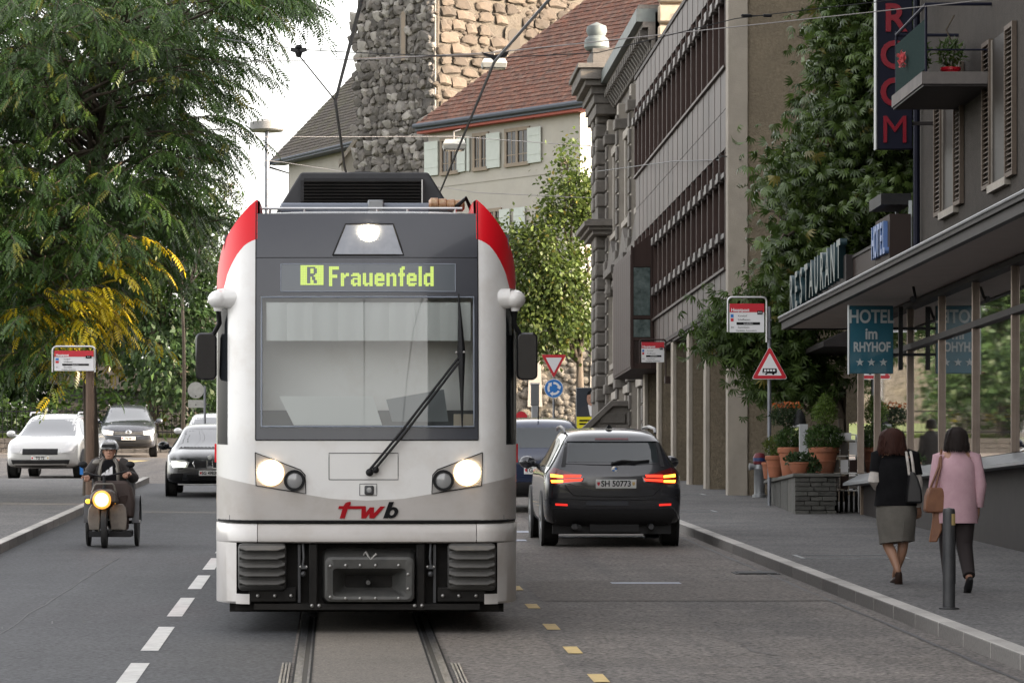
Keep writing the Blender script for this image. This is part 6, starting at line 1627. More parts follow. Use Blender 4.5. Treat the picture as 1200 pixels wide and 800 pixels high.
def rounded_frame(x0, x1, z0, z1, r=.09, n=6, zl=None):
    p = [(x0, 0, z0 if zl is None else zl)]
    for k in range(n + 1): a = R(180 - 90*k/n); p.append((x0 + r + r*math.cos(a), 0, z1 - r + r*math.sin(a)))
    for k in range(n + 1): a = R(90 - 90*k/n); p.append((x1 - r + r*math.cos(a), 0, z1 - r + r*math.sin(a)))
    p.append((x1, 0, z0)); return p
# stop sign and tram warning triangle on one post by the planter
Ys = 63.6; k = Ys / F; gs_ = gz(Ys) + .12
sx = (901.5 - CX)*k
sp = thing('stop_sign', 'tram stop board in a pale tube frame on the tall grey post by the planter', 'sign', (sx, Ys, gs_))
def szz(py): return EYE + (HY - py)*k - gs_
mb = MB(); signpost(mb, 0, 0, szz(360), .034); mb.lathe([(.034, szz(360)), (.001, szz(359))], n=10); mb.build('post', M['post'], sp)
bx0 = (852.5 - 901.5)*k; bx1 = (898 - 901.5)*k
MB().tube(rounded_frame(bx0, bx1, szz(401), szz(348.5), .07, zl=szz(389)), .017, 8).build('tube_frame', M['alu'], sp, (0, -.05, 0))
stop_board(sp, (895 - 854.5)*k, (389.5 - 356)*k, (854.5 - 901.5)*k, szz(389.5)).location.y = -.05
for py in (375, 396): MB().box(bx1 - .01, .03, -.06, .0, szz(py) - .012, szz(py) + .012).build('clamp', M['post'], sp)
tr_ = thing('tram_sign', 'red bordered warning triangle with a tram, fixed to the stop post', 'sign', (sx, Ys - .05, szz(444.5) + gs_))
def rtri(r, w, h, flip=False):
    c = [(-w/2, 0), (w/2, 0), (0, h)]; cen = Vector((0, h/3)); pts = []
    for i, p in enumerate(c):
        p = Vector(p); a = (Vector(c[i-1]) - p).normalized(); b = (Vector(c[(i+1) % 3]) - p).normalized()
        for t in range(5):
            q = t/4; pts.append(p + a*r*(1 - q)**2*1.0 + b*r*q**2*1.0)
    return [(p[0], (h - p[1]) if flip else p[1]) for p in pts]
Wt = 43*k; Ht = 39.5*k
MB().prism(rtri(.06, Wt, Ht), 'y', -.006, .012).build('sign_back', M['alu'], tr_)
MB().prism([(a*.955, b*.95 + .012) for a, b in rtri(.06, Wt, Ht)], 'y', -.010, -.0065).build('red_border', M['sign_red'], tr_)
MB().prism([(a*.66, b*.66 + Ht*.115) for a, b in rtri(.03, Wt, Ht)], 'y', -.013, -.0105).build('white_field', M['sign_white'], tr_)
mb = MB(); mb.prism([(-.115, .10), (.115, .10), (.125, .13), (.115, .185), (-.115, .185), (-.125, .13)], 'y', -.016, -.0135, 0)
for q in (-.095, -.045, .005, .055): mb.box(q, q + .036, -.0175, -.0162, .135, .17, 1)
mb.cyl((-.06, -.0148, .095), (-.06, -.0140, .095), .02, n=10); mb.cyl((.06, -.0148, .095), (.06, -.0140, .095), .02, n=10); mb.box(-.11, -.06, -.0175, -.0162, .105, .12, 1)
mb.build('tram_symbol', [M['ink'], M['sign_white']], tr_)
# second stop board on the office front
Y2 = 82.6; k2 = Y2/F; g2 = gz(Y2)
s2_ = thing('stop_sign', 'smaller tram stop board hung from the brown office front above the cars', 'sign', (7.28, Y2, g2))
def z2f(py): return EYE + (HY - py)*k2 - g2
def x2f(px): return (px - CX)*k2 - 7.28
MB().tube(rounded_frame(x2f(749.5), x2f(780), z2f(447), z2f(398), .06, zl=z2f(426)), .016, 8).build('tube_frame', M['brown_wood'], s2_, (0, -.05, 0))
stop_board(s2_, (778 - 751.5)*k2, (424.5 - 401)*k2, x2f(751.5), z2f(424.5)).location.y = -.05
MB().box(x2f(779), x2f(788), -.1, .1, z2f(449), z2f(441)).build('wall_box', M['brown_wood'], s2_)
# left stop board on a timber post
Y3 = 61.5; k3 = Y3/F; g3 = gz(Y3) + .12
s3_ = thing('stop_sign', 'tram stop board under the yellow leaves on the left pavement', 'sign', ((109 - CX)*k3, Y3, g3))
def z3f(py): return EYE + (HY - py)*k3 - g3
def x3f(px): return (px - 109)*k3
MB().cyl((x3f(105), .1, -.1), (x3f(105), .1, z3f(420)), .075, .07, 12).build('post', M['wood_pole'], s3_)
MB().tube(rounded_frame(x3f(62), x3f(111.5), z3f(436), z3f(406), .07), .017, 8).build('tube_frame', M['alu'], s3_, (0, -.05, 0))
stop_board(s3_, (110 - 64)*k3, (434.5 - 411)*k3, x3f(64), z3f(434.5)).location.y = -.05
# give way and roundabout signs
Y4 = 95.0; k4 = Y4/F; g4 = gz(Y4) + .12; X4 = (649 - CX)*k4
def z4(py): return EYE + (HY - py)*k4 - g4
gw_ = thing('giveway_sign', 'white triangle with red border pointing down above the blue roundabout sign', 'sign', (X4, Y4, z4(442.5) + g4))
W4 = 29*k4; H4 = 27*k4
MB().prism(rtri(.04, W4, H4, True), 'y', -.004, .012).build('red_border', M['sign_red'], gw_)
MB().prism([(a*.66, b*.66 + H4*.215) for a, b in rtri(.03, W4, H4, True)], 'y', -.009, -.0045).build('white_field', M['sign_white'], gw_)
rs_ = thing('roundabout_sign', 'round blue sign with three white circling arrows on a grey post', 'sign', (X4, Y4, g4))
MB().cyl((0, .03, -.1), (0, .03, z4(416)), .03, n=10).build('post', M['post'], rs_)
zc4 = z4(455); rr = 11.2*k4
MB().lathe([(.001, -.004), (rr, -.004), (rr, .01), (.001, .01)], (0, 0, zc4), 28, ax='y').build('sign_rim', M['sign_white'], rs_)
dsc = MB().lathe([(.001, -.008), (rr*.94, -.008), (rr*.94, -.0045)], (0, 0, zc4), 28, ax='y').build('sign_disc', M['sign_blue'], rs_)
for q in range(3):
    a0 = R(120*q + 95); pts = []
    arc = [a0 - R(75)*t/6 for t in range(7)]
    outer = [(rr*.68*math.cos(a), rr*.68*math.sin(a)) for a in arc]; inner = [(rr*.46*math.cos(a), rr*.46*math.sin(a)) for a in arc]
    MB().prism(outer + inner[::-1], 'y', -.011, -.0085).build('arrow', M['sign_white'], dsc, (0, 0, zc4))
    ae = arc[-1]; t = Vector((math.sin(ae), -math.cos(ae))); c = Vector((math.cos(ae), math.sin(ae)))
    MB().prism([tuple(c*rr*.82), tuple(c*rr*.57 + t*rr*.34), tuple(c*rr*.32)], 'y', -.011, -.0085).build('arrow', M['sign_white'], dsc, (0, 0, zc4))
# grey totem behind the tram mirror
Y5 = 100.0; k5 = Y5/F; g5 = gz(Y5) + .12
def z5(py): return EYE + (HY - py)*k5 - g5
tt = thing('info_totem', 'slim grey information pillar between the tram mirror and the blue sign', 'sign', ((627 - CX)*k5, Y5, g5))
MB().box(-.11, .11, 0, .14, z5(475), z5(450)).build('display', mat('totem_grey', (.12, .125, .13), rough=.4), tt, bevel=.01)
MB().box(-.13, .13, -.01, .15, z5(450) + .001, z5(448.5)).build('cap', M['alu'], tt)
MB().box(-.09, .11, .01, .13, -.1, z5(475) - .002).build('post', M['grey_metal'], tt, bevel=.01)
# yellow hiking direction plates
M['plate_yellow'] = mat('plate_yellow', (0.62, 0.40, 0.015), (0.5, .33, .02), rough=.5, scale=8)
ydx = thing('direction_sign', 'pair of yellow direction plates on a thin post behind the queue of cars', 'sign', ((634 - CX)*k5, Y5 + 4, gz(Y5 + 4) + .1))
k6 = (Y5 + 4)/F
def z6(py): return EYE + (HY - py)*k6 - gz(Y5 + 4) - .1
def x6(px): return (px - 634)*k6
MB().cyl((0, .03, -.1), (0, .03, z6(488)), .03, n=8).build('post', M['post'], ydx)
for a, b, c, d in ((614, 633, 497, 503.5), (634.5, 648, 493, 503)):
    p_ = MB().prism([(x6(a), z6(d)), (x6(b), z6(d)), (x6(b) + .05, (z6(d) + z6(c))/2), (x6(b), z6(c)), (x6(a), z6(c))], 'y', -.02, 0).build('direction_plate', M['plate_yellow'], ydx)
    for q in range(2):
        zz = z6(c) + (z6(d) - z6(c))*(.35 + .35*q); MB().box(x6(a) + .04, x6(b) - .05, -.024, -.0205, zz - .02, zz + .02).build('lettering_line', M['ink'], p_)
MB().lathe([(.001, -.02), (.17, -.02), (.17, 0)], (x6(620), 0, z6(489)), 16, ax='y').build('round_plate', M['sign_red'], ydx)
# backs of two signs on the left
Y7 = 92.0; k7 = Y7/F; g7 = gz(Y7)
def z7(py): return EYE + (HY - py)*k7 - g7
def x7(px): return (px - 240)*k7
bk_ = thing('round_sign', 'pale back of a round traffic sign and plate on a thin post', 'sign', ((240 - CX)*k7, Y7, g7))
MB().cyl((0, 0, -.1), (0, 0, z7(452)), .03, n=8).build('post', M['post'], bk_)
M['sign_back'] = mat('sign_back', (0.36, 0.36, 0.33), (0.29, .29, .27), rough=.6, scale=6, dirt=(.2, .2, .18), dscale=8)
MB().lathe([(.001, -.02), (9.6*k7, -.02), (9.6*k7, -.0), (.001, -.0)], (x7(229.5), 0, z7(457)), 24, ax='y').build('sign_disc', M['sign_back'], bk_)
MB().box(x7(220.5), x7(239), -.018, 0, z7(477.5), z7(468.5)).build('sign_plate', M['sign_back'], bk_)
for py in (457, 473): MB().box(x7(228), x7(242), .0, .03, z7(py) - .015, z7(py) + .015).build('clamp', M['post'], bk_)
for px, py in ((229.5, 464), (229.5, 474)): MB().ball((x7(px), -.02, z7(py)), .016, 6, 5).build('bolt', M['black'], bk_)
M['lamp_grey'] = mat('lamp_grey', (.17, .168, .165), rough=.5)
# street lamp with white disc
Y8 = 130.0; k8 = Y8/F; g8 = gz(Y8)
def z8(py): return EYE + (HY - py)*k8 - g8
lamp = thing('street_lamp', 'tall street lamp with a flat white disc head against the sky', 'street lamp', ((313 - CX)*k8, Y8, g8))
MB().cyl((0, 0, -.2), (0, 0, z8(150)), .11, .08, 12).build('pole', M['post'], lamp)
MB().lathe([(.001, z8(154)), (.55, z8(154)), (.60, z8(152.5)), (.60, z8(144)), (.42, z8(142)), (.15, z8(141)), (.12, z8(139.5)), (.001, z8(139.5))], n=28).build('lamp_head', M['lamp_grey'], lamp)
# fence post bollard
bo = thing('bollard', 'slim dark steel bollard at the kerb in front of the woman in pink', 'bollard', ((1112 - CX)*33.2/F, 33.2, gz(33.2) + .12))
MB().cyl((0, 0, 0), (0, 0, .86), .055, n=18).build('post', M['dark_metal'], bo)
MB().lathe([(.055, .86), (.05, .885), (.001, .895)], n=18).build('cap', M['dark_metal'], bo)
MB().loft([[(.0565*math.cos(R(a)), .0565*math.sin(R(a)), z) for a in range(-75, 40, 15)] for z in (.74, .84)], closed=False, caps=False).build('reflective_band', M['paint_yellow'], bo)
MB().lathe([(.09, .0), (.09, .012), (.05, .016)], n=18).build('base_ring', M['dark_metal'], bo)
# hydrant
hyd = thing('hydrant', 'grey fire hydrant with a red and blue cap by the corner of the concrete building', 'hydrant', ((890 - CX)*68.6/F, 68.6, gz(68.6) + .12))
MB().lathe([(.13, 0), (.13, .05), (.10, .06), (.10, .50), (.115, .52), (.10, .54), (.095, .60)], n=16).build('body', M['grey_metal'], hyd)
MB().lathe([(.10, .60), (.115, .62), (.115, .74), (.08, .80), (.001, .82)], n=16).build('cap', mat('hydrant_red', (.16, .02, .03), rough=.5), hyd)
MB().lathe([(.117, .66), (.117, .72)], n=16).build('band', mat('hydrant_blue', (.02, .05, .16), rough=.5), hyd)
for sg in (-1, 1): MB().lathe([(.055, 0), (.055, .07), (.065, .075), (.065, .11), (.001, .12)] if sg > 0 else [(.055, 0), (.055, -.07), (.065, -.075), (.065, -.11), (.001, -.12)], (sg*.08, 0, .56), 12, ax='x').build('outlet', M['grey_metal'], hyd)
# ------------------------------------------------ stone planter with pots
M['stone_dark'] = mat('stone_dark', (0.055, 0.055, 0.048), (0.085, 0.082, 0.074), rough=.9, scale=5, bump=.7, bscale=14, rnd=.3)
M['terracotta'] = mat('terracotta', (0.30, 0.105, 0.052), (0.24, 0.088, 0.045), rough=.85, scale=5, dirt=(.3, .2, .15), dscale=4, damt=.35)
pl0 = Vector((7.22, 59.2, gz(59.2) + .10))
pln = thing('stone_planter', 'dark dry stone planter wall carrying the terracotta pots', 'planter', pl0)
A_, B_, C_, D_ = (.0, 0), (.66, .0), (.95, 3.2), (.27, 6.2)
MB().prism([(.05, .06), (.62, .06), (.90, 3.2), (.31, 6.1)], 'z', -.2, .60).build('planter_core', M['stone_dark'], pln)
MB().prism([(-.04, -.04), (.72, -.04), (1.0, 3.2), (.30, 6.3), (.22, 6.3)], 'z', .602, .66).build('coping', M['stone_dark'], pln, bevel=.012)
z = .0
for r_ in range(8):
    h = .075; x = 0.0
    while x < .64:
        w = min(random.uniform(.14, .34), .66 - x)
        if w > .04: MB().box(x + .004, x + w - .004, random.uniform(-.02, .02), .08, z + .003, z + h - .004).build('stone', M['stone_dark'], pln, bevel=.008)
        x += w
    z += h
for q in range(4):
    t0, t1 = q/4 + .004, (q + 1)/4 - .004
    MB().prism([(.0 + .27*t0, 6.2*t0), (.0 + .27*t1, 6.2*t1), (.05 + .27*t1, 6.2*t1 + .05), (.05 + .27*t0, 6.2*t0 + .05)], 'z', -.1, .6).build('stone_slab', M['stone_dark'], pln)
topz = pl0.z + .66
def pot(name, label, px, Yp, r, h, bowl=False, group='terracotta pots on the planter'):
    x = (px - CX)*Yp/F
    t = thing(name, label, 'flower pot', (x, Yp, topz), 0, group)
    pr = [(r*.62, 0), (r*.66, .02), (r*.92, h*.80), (r, h*.80), (r*1.04, h*.83), (r*1.04, h*.97), (r*.98, h), (r*.86, h), (r*.82, h*.86)] if not bowl else [(r*.6, 0), (r*.85, h*.4), (r*.98, h*.85), (r*1.05, h*.88), (r*1.05, h), (r*.92, h)]
    MB().lathe(pr, n=24).build('pot', M['terracotta'], t)
    if not bowl: MB().lathe([(r*.80, h*.45), (r*.83, h*.47), (r*.83, h*.50), (r*.82, h*.52)], n=24).build('pot_ring', M['terracotta'], t)
    MB().lathe([(.001, h*.88), (r*.86, h*.88)], n=16).build('soil', M['earth'], t)
    return t
def bush(parent, ells, nl, size, ca, cb, name='bush', warm=None, ws=0, tm=None):
    p = shell_points(nl, ells); n = len(p); d = unit(n); d[:, 2] += .5
    return foliage(name, parent, *(tm or leaf_quad(.3, .05)), p, d, unit(n), size*(.7 + .6*rng.random(n)), leafcol(n, ca, cb, .35, warm, ws), M['leaf'])
p1 = pot('flower_pot', 'large round terracotta pot with a clipped ball bush on a stem', 965.5, 60.0, .235, .43)
bush(p1, [(0, 0, .56, .31, .31, .24)], 3200, .055, (.025, .055, .012), (.055, .10, .018))
MB().cyl((0, 0, .4), (.02, 0, 1.0), .016).build('stem', M['bark'], p1)
bush(p1, [(.02, 0, .98, .20, .20, .20), (.02, 0, 1.12, .11, .11, .16)], 1800, .05, (.07, .12, .018), (.12, .18, .03), name='topiary_ball')
p2 = pot('flower_pot', 'tall terracotta pot with a round bush left of the glass panel', 926, 61.2, .20, .46)
bush(p2, [(0, 0, .60, .24, .24, .18)], 1800, .055, (.025, .055, .012), (.055, .10, .02))
bush(p2, [(-.05, 0, .95, .26, .22, .16)], 900, .07, (.015, .028, .012), (.03, .05, .018), name='flower_bush')
bush(p2, [(-.05, 0, 1.14, .27, .2, .06)], 60, .05, (.30, .07, .02), (.36, .11, .025), name='blossoms', tm=leaf_quad(.9, .1))
p3 = pot('flower_pot', 'smaller terracotta pot with yellow green leaves at the planter end', 908.5, 62.6, .165, .36)
bush(p3, [(0, 0, .50, .19, .19, .18)], 900, .06, (.05, .08, .014), (.11, .13, .022))
p4 = pot('flower_bowl', 'low terracotta bowl with trailing ivy in front of the other pots', 938, 59.5, .19, .18, True)
bush(p4, [(0, 0, .22, .26, .18, .12), (.18, -.1, .10, .12, .08, .14)], 600, .06, (.022, .045, .014), (.05, .08, .03), name='ivy', tm=leaf_quad(.8, .1))
p5 = pot('flower_pot', 'small terracotta pot in shadow against the signpost', 899.5, 63.9, .10, .28)
# glass screen
gsn = thing('glass_screen', 'pale framed glass wind screen standing between the pots', 'screen', ((940 - CX)*60.6/F, 60.6, topz))
mb = MB(); mb.box(-.045, .085, -.05, .05, 0, .82); mb.box(-.04, .02, .05, 1.2, .0, .03); mb.box(-.04, .02, .05, 1.2, .79, .82); mb.box(-.04, .02, 1.2, 1.26, 0, .82); mb.build('frame', mat('screen_grey', (.36, .37, .38), rough=.5), gsn)
MB().box(-.02, -.012, .05, 1.2, .03, .79).build('pane', M['shop_glass'], gsn)
lt_ = MB().lathe([(.11, .82), (.11, .84), (.09, .98), (.04, 1.06), (.001, 1.08)], (.02, .5, 0), 10).build('lantern_cap', M['black'], gsn)
gs2 = thing('glass_screen', 'second glass wind screen by the doorway past the planter', 'screen', ((1013 - CX)*60.2/F - .05, 60.2, topz - .25))
MB().box(-.04, .05, -.05, .05, -.3, 1.15).build('frame', mat('screen_grey2', (.30, .31, .32), rough=.5), gs2)
MB().box(-.06, -.045, .05, 1.0, 0, 1.1).build('pane', M['shop_glass'], gs2)
# newspaper rack
nr_ = thing('newspaper_rack', 'white wire rack of papers beside the planter at the doorway', 'rack', ((990 - CX)*60.0/F, 60.0, gz(60) + .12))
mb = MB()
for x in (-.22, .22):
    for y in (0, .3): mb.cyl((x, y, 0), (x, y, 1.25), .012, n=6)
for z in (.35, .62, .9, 1.15): mb.tube([(-.22, 0, z), (.22, 0, z), (.22, .3, z + .1), (-.22, .3, z + .1), (-.22, 0, z)], .01, 5)
mb.build('frame', M['white'], nr_)
for i, z in enumerate((.38, .64, .92)):
    for j in range(3): MB().box(-.2 + .14*j, -.08 + .14*j, .04, .07, z, z + .2).build('paper', [M['sign_white'], M['brown_wood'], M['stone_grey']][(i*2 + j) % 3], nr_)
MB().box(-.14, .1, -.02, .02, 1.16, 1.27).build('rack_sign', M['sign_white'], nr_)
for k in range(6): MB().box(-.2 + .08*k, -.185 + .08*k, .02, .3, 0, .34).build('rack_bar', M['black'], nr_)
# balcony plants
for i, (dx, lab, fl) in enumerate(((7.95, 'small green potted plant on the balcony floor', 0), (8.3, 'red flower pot on the balcony corner', 1))):
    t = thing('potted_plant', lab, 'pot plant', (dx, 51.3 - .5*i, 8.10 + .161), 0, 'pot plants on the balcony')
    MB().lathe([(.09, 0), (.13, .2), (.14, .2), (.14, .24), (.11, .24)], n=14).build('pot', M['terracotta'] if not fl else M['sign_red'], t)
    bush(t, [(0, 0, .42, .17, .17, .2)], 260, .10, (.04, .075, .02), (.08, .12, .03), name='leaves')
    if fl: MB().tube([(.02, 0, .24), (.06, 0, .5), (-.06, 0, .75), (.05, 0, .95)], .012, 5).build('dead_stem', M['bark'], t)
fl = thing('red_flowers', 'small red blossoms hanging on the balcony mesh', 'flowers', (7.66, 50.9, 8.62))
bush(fl, [(-.01, 0, 0, .04, .10, .10)], 60, .06, (.5, .06, .07), (.6, .12, .12), name='blossoms', tm=leaf_quad(.9, .1))
# ------------------------------------------------ election poster (a plain generic sitter)
Yq = 112.0; kq = Yq/F
po = thing('poster_board', 'poster of a man in dark suit above a yellow strip, half behind the stone pier', 'poster', ((693 - CX)*kq, Yq, EYE + (HY - 503)*kq))
MB().box(-.46, .46, 0, .05, 0, 1.25).build('board', M['grey_metal'], po)
MB().box(-.44, .44, -.006, -.0005, .38, 1.23).build('poster_sheet', mat('poster_dark', (.012, .018, .028), rough=.5), po)
MB().box(-.44, .44, -.006, -.0005, .02, .379).build('poster_strip', mat('poster_yellow', (.62, .55, .01), rough=.5), po)
skin_p = mat('print_skin', (.36, .20, .14), rough=.5)
MB().prism([(.17*math.cos(R(a))*.8 + .0, .92 + .22*math.sin(R(a))) for a in range(0, 360, 20)], 'y', -.010, -.0065).build('portrait_face', skin_p, po)
MB().prism([(.17*math.cos(R(a))*.86, .94 + .24*math.sin(R(a))) for a in range(5, 180, 25)] + [(-.13, 1.02), (0, 1.06), (.13, 1.02)], 'y', -.013, -.0105).build('portrait_hair', M['ink'], po)
MB().prism([(-.12, .40), (.12, .40), (.10, .74), (-.10, .74)], 'y', -.009, -.0065).build('portrait_shirt', M['sign_white'], po)
for sg in (-1, 1):
    MB().prism([(sg*.42, .40), (sg*.04, .40), (sg*.11, .74), (sg*.30, .66)], 'y', -.012, -.0095).build('portrait_jacket', mat('print_suit', (.02, .022, .03), rough=.5) if sg < 0 else bpy.data.materials['print_suit'], po)
    MB().box(sg*.055 - .02, sg*.055 + .02, -.0135, -.0105, .94, .955).build('portrait_eye', M['ink'], po)
MB().box(-.05, .05, -.0135, -.0105, .80, .812).build('portrait_mouth', M['brown_wood'], po)
for z in (.24, .14): MB().box(-.36, .30, -.009, -.0065, z, z + .05).build('poster_lettering', M['ink'], po)
for x in (-.4, .4): MB().box(x - .03, x + .03, .05, .1, -3, 1.2).build('post', M['wood_pole'], po)
# ================================================================== overhead wires
def gwire(name, label, pts, r, m, group='overhead wires', cat='wire', sag=0.0):
    p = []
    for a, b in zip(pts, pts[1:]):
        a = Vector(a); b = Vector(b)
        for i in range(8):
            t = i/8; q = a.lerp(b, t); q.z -= sag*4*t*(1 - t); p.append(q)
    p.append(Vector(pts[-1])); o = Vector(p[0])
    ob_ = MB().tube([q - o for q in p], r, 5).build(name, M[m], None, o)
    return tag(ob_, label, cat, group)
CW = 5.5
wA = [(.33, -12, gz(-12) + CW), (.22, 33, gz(33) + CW)]; wA += [P(393, 118, 44.6), P(404, 196, 58), P(412, 225, 72)]
gwire('contact_wire', 'black contact wire running down to the tram roof left of centre', wA, .019, 'wire')
wB = [(2.6, -12, gz(-12) + CW + .2), tuple(P(645, -2, 33.0)), tuple(P(579, 73, 39.4)), tuple(P(519, 217, 62)), tuple(P(500, 262, 80))]
gwire('contact_wire', 'black contact wire crossing in front of the tower and red roof', wB, .016, 'wire')
Yn_ = 44.6
gwire('pull_off_wire', 'short slanting wire from the dark insulator to the contact wire', [P(351, 66, Yn_), P(393, 118, Yn_)], .009, 'wire')
gwire('span_wire', 'thin span wire through the dark insulator left of the tower', [P(190, 36, 92), P(350, 58, Yn_), P(420, 62, Yn_), P(579, 68, Yn_), P(700, 62, Yn_), P(770, 45, Yn_), P(862, 22, Yn_), P(960, 10, Yn_), P(1230, -20, Yn_)], .006, 'wire')
gwire('span_wire', 'pale span wire in front of the tower just below the insulator', [P(190, 78, 92), P(300, 72, 62), P(415, 70, 47), P(575, 62, 47), P(690, 50, 47), P(1230, -8, 47)], .007, 'wire_pale')
gwire('span_wire', 'pale span wire carrying the hanging street lamp by the shutters', [P(180, 158, 92), P(300, 160.5, 92), P(420, 160.5, 92), P(532, 160, 92), P(700, 172, 92)], .010, 'wire_pale')
gwire('span_wire', 'span wire from the office wall hook to the old stone building', [P(868, 187, 69.8), P(790, 189, 78), P(700, 201, 104)], .012, 'wire')
gwire('span_wire', 'low span wire from the stone pier across behind the tram', [P(694, 232, 104), P(560, 226, 104), P(330, 190, 106), P(250, 182, 106)], .010, 'wire_pale')
gwire('feeder_bar', 'rusty horizontal rod in front of the boulder tower', [P(415, 69, 70), P(579, 64, 70)], .016, 'mullion', group='overhead line fittings')
def fitting(name, label, loc, cat): return thing(name, label, cat, loc, 0, 'overhead line fittings')
i1 = fitting('insulator', 'dark winged insulator on the span wire against the sky', P(350, 59, Yn_), 'insulator')
MB().lathe([(.001, -.09), (.03, -.08), (.045, -.03), (.02, .0), (.045, .03), (.03, .06), (.001, .065)], n=10).build('body', M['black'], i1)
for sg in (-1, 1): MB().prism([(0, .02), (sg*.09, .03), (sg*.10, -.01), (sg*.04, -.03), (0, -.02)], 'y', -.02, .02).build('wing', M['roof_black'], i1)
i2 = fitting('insulator', 'dark saddle insulator above the white box by the red roof', P(579, 64, 39.4), 'insulator')
MB().prism([(-.13, .02), (-.05, .0), (0, -.01), (.05, 0), (.16, .035), (.13, -.02), (.03, -.04), (0, -.07), (-.03, -.04), (-.10, -.01)], 'y', -.025, .025).build('body', M['black'], i2)
def hang_lamp(label, px, py, Y, w, h):
    t = thing('hanging_lamp', label, 'street lamp', P(px, py, Y), 0, 'hanging street lamps')
    MB().loft([[( -w/2 + .03, -h, -h*.5), (w/2 - .03, -h, -h*.5), (w/2 - .03, h, -h*.5), (-w/2 + .03, h, -h*.5)], [(-w/2, -h*1.2, 0), (w/2, -h*1.2, 0), (w/2, h*1.2, 0), (-w/2, h*1.2, 0)], [(-w/2 + .06, -h*.8, h*.5), (w/2 - .06, -h*.8, h*.5), (w/2 - .06, h*.8, h*.5), (-w/2 + .06, h*.8, h*.5)]]).build('lamp_body', M['sign_back'], t, bevel=.01)
    MB().box(-w/2 + .08, w/2 - .08, -h*.7, h*.7, -h*.56, -h*.5).build('lamp_glass', M['lens'], t)
    MB().tube([(0, 0, h*.45), (0, 0, h*1.3), (w*.3, 0, h*1.5)], .014, 6).build('hanger', M['wire_pale'], t)
    return t
hang_lamp('white street lamp hanging from a wire in front of the shutters', 532, 170, 92, 27*92/F, 12*92/F)
hang_lamp('white lamp box hanging beneath the dark saddle insulator near the red roof', 579, 75, 92, 30*92/F, 11*92/F)
tb = fitting('turnbuckle', 'small turnbuckle on the wire in front of the concrete wall', P(888, 18.5, Yn_), 'turnbuckle')
MB().lathe([(.004, -.20), (.018, -.19), (.018, -.08), (.006, -.07), (.006, .06), (.02, .07), (.02, .16), (.004, .17)], n=8, ax='x').build('body', M['black'], tb)
# ================================================================== people
M['skin'] = mat('skin', (0.42, 0.235, 0.16), (0.38, 0.20, 0.135), rough=.5, scale=14)
M['skin_leg'] = mat('skin_leg', (0.36, 0.20, 0.13), rough=.5)
M['hair_brown'] = mat('hair_brown', (0.030, 0.011, 0.008), (0.045, 0.016, 0.010), rough=.6, spec=.15, scale=60, stretch=(1, 1, .08))
M['hair_dark'] = mat('hair_dark', (0.014, 0.010, 0.009), (0.02, .014, .012), rough=.6, spec=.15, scale=60, stretch=(1, 1, .08))
M['top_black'] = mat('top_black', (0.007, 0.007, 0.008), (0.011, 0.011, .012), spec=.1, rough=.9, scale=9, bump=.3, bscale=20)
M['skirt_grey'] = mat('skirt_grey', (0.155, 0.145, 0.125), (0.125, 0.117, 0.10), rough=.85, scale=10, bump=.3, bscale=30)
M['cloth_white'] = mat('cloth_white', (0.62, 0.58, 0.53), (.5, .47, .43), rough=.9, scale=14, bump=.4, bscale=20)
M['leather_black'] = mat('leather_black', (0.012, 0.012, 0.013), rough=.35)
M['leather_tan'] = mat('leather_tan', (0.22, 0.095, 0.045), (.17, .07, .035), rough=.5, scale=12)
M['jacket_pink'] = mat('jacket_pink', (0.56, 0.36, 0.40), (.50, .31, .35), rough=.85, scale=8, bump=.3, bscale=20)
M['trousers_dark'] = mat('trousers_dark', (0.022, 0.016, 0.016), rough=.9)
M['jacket_dark'] = mat('jacket_dark', (0.030, 0.026, 0.024), (.042, .036, .033), rough=.85, scale=9, bump=.3, bscale=20)
M['rain_brown'] = mat('rain_brown', (0.030, 0.018, 0.015), (.042, .026, .021), rough=.7, scale=6)
M['shoe'] = mat('shoe', (0.035, 0.018, 0.012), rough=.5)
def skin_mesh(name, J, bones, mat_, root, sub=2):
    """one continuous surface grown along the bones; J: joint -> (position, radius)"""
    keys = list(J); me = bpy.data.meshes.new(name)
    me.from_pydata([J[k][0] for k in keys], [(keys.index(a), keys.index(b)) for a, b in bones], [])
    o = bpy.data.objects.new(name, me); C.objects.link(o)
    md = o.modifiers.new("skin", 'SKIN'); md.branch_smoothing = .3; md.use_smooth_shade = True
    for i, k in enumerate(keys):
        r = J[k][1]; sv = me.skin_vertices[0].data[i]; sv.radius = r if isinstance(r, (tuple, list)) else (r, r); sv.use_root = (k == root)
    s = o.modifiers.new("sub", 'SUBSURF'); s.levels = sub; s.render_levels = sub
    dg = bpy.context.evaluated_depsgraph_get(); dg.update()
    r_ = bpy.data.meshes.new_from_object(o.evaluated_get(dg), depsgraph=dg)
    bpy.data.objects.remove(o); r_.materials.clear(); r_.materials.append(mat_)
    r_.polygons.foreach_set("use_smooth", [True]*len(r_.polygons))
    return r_
def join(me, mb):
    """append more surface to a mesh (fingers, face) so the body stays one mesh"""
    b = len(me.vertices); v = [tuple(x.co) for x in me.vertices] + mb.v
    f = [tuple(p.vertices) for p in me.polygons] + [tuple(i + b for i in q) for q in mb.f]
    n = bpy.data.meshes.new(me.name); n.from_pydata(v, [], f); n.materials.append(me.materials[0])
    n.polygons.foreach_set("use_smooth", [True]*len(n.polygons)); n.update(); return n
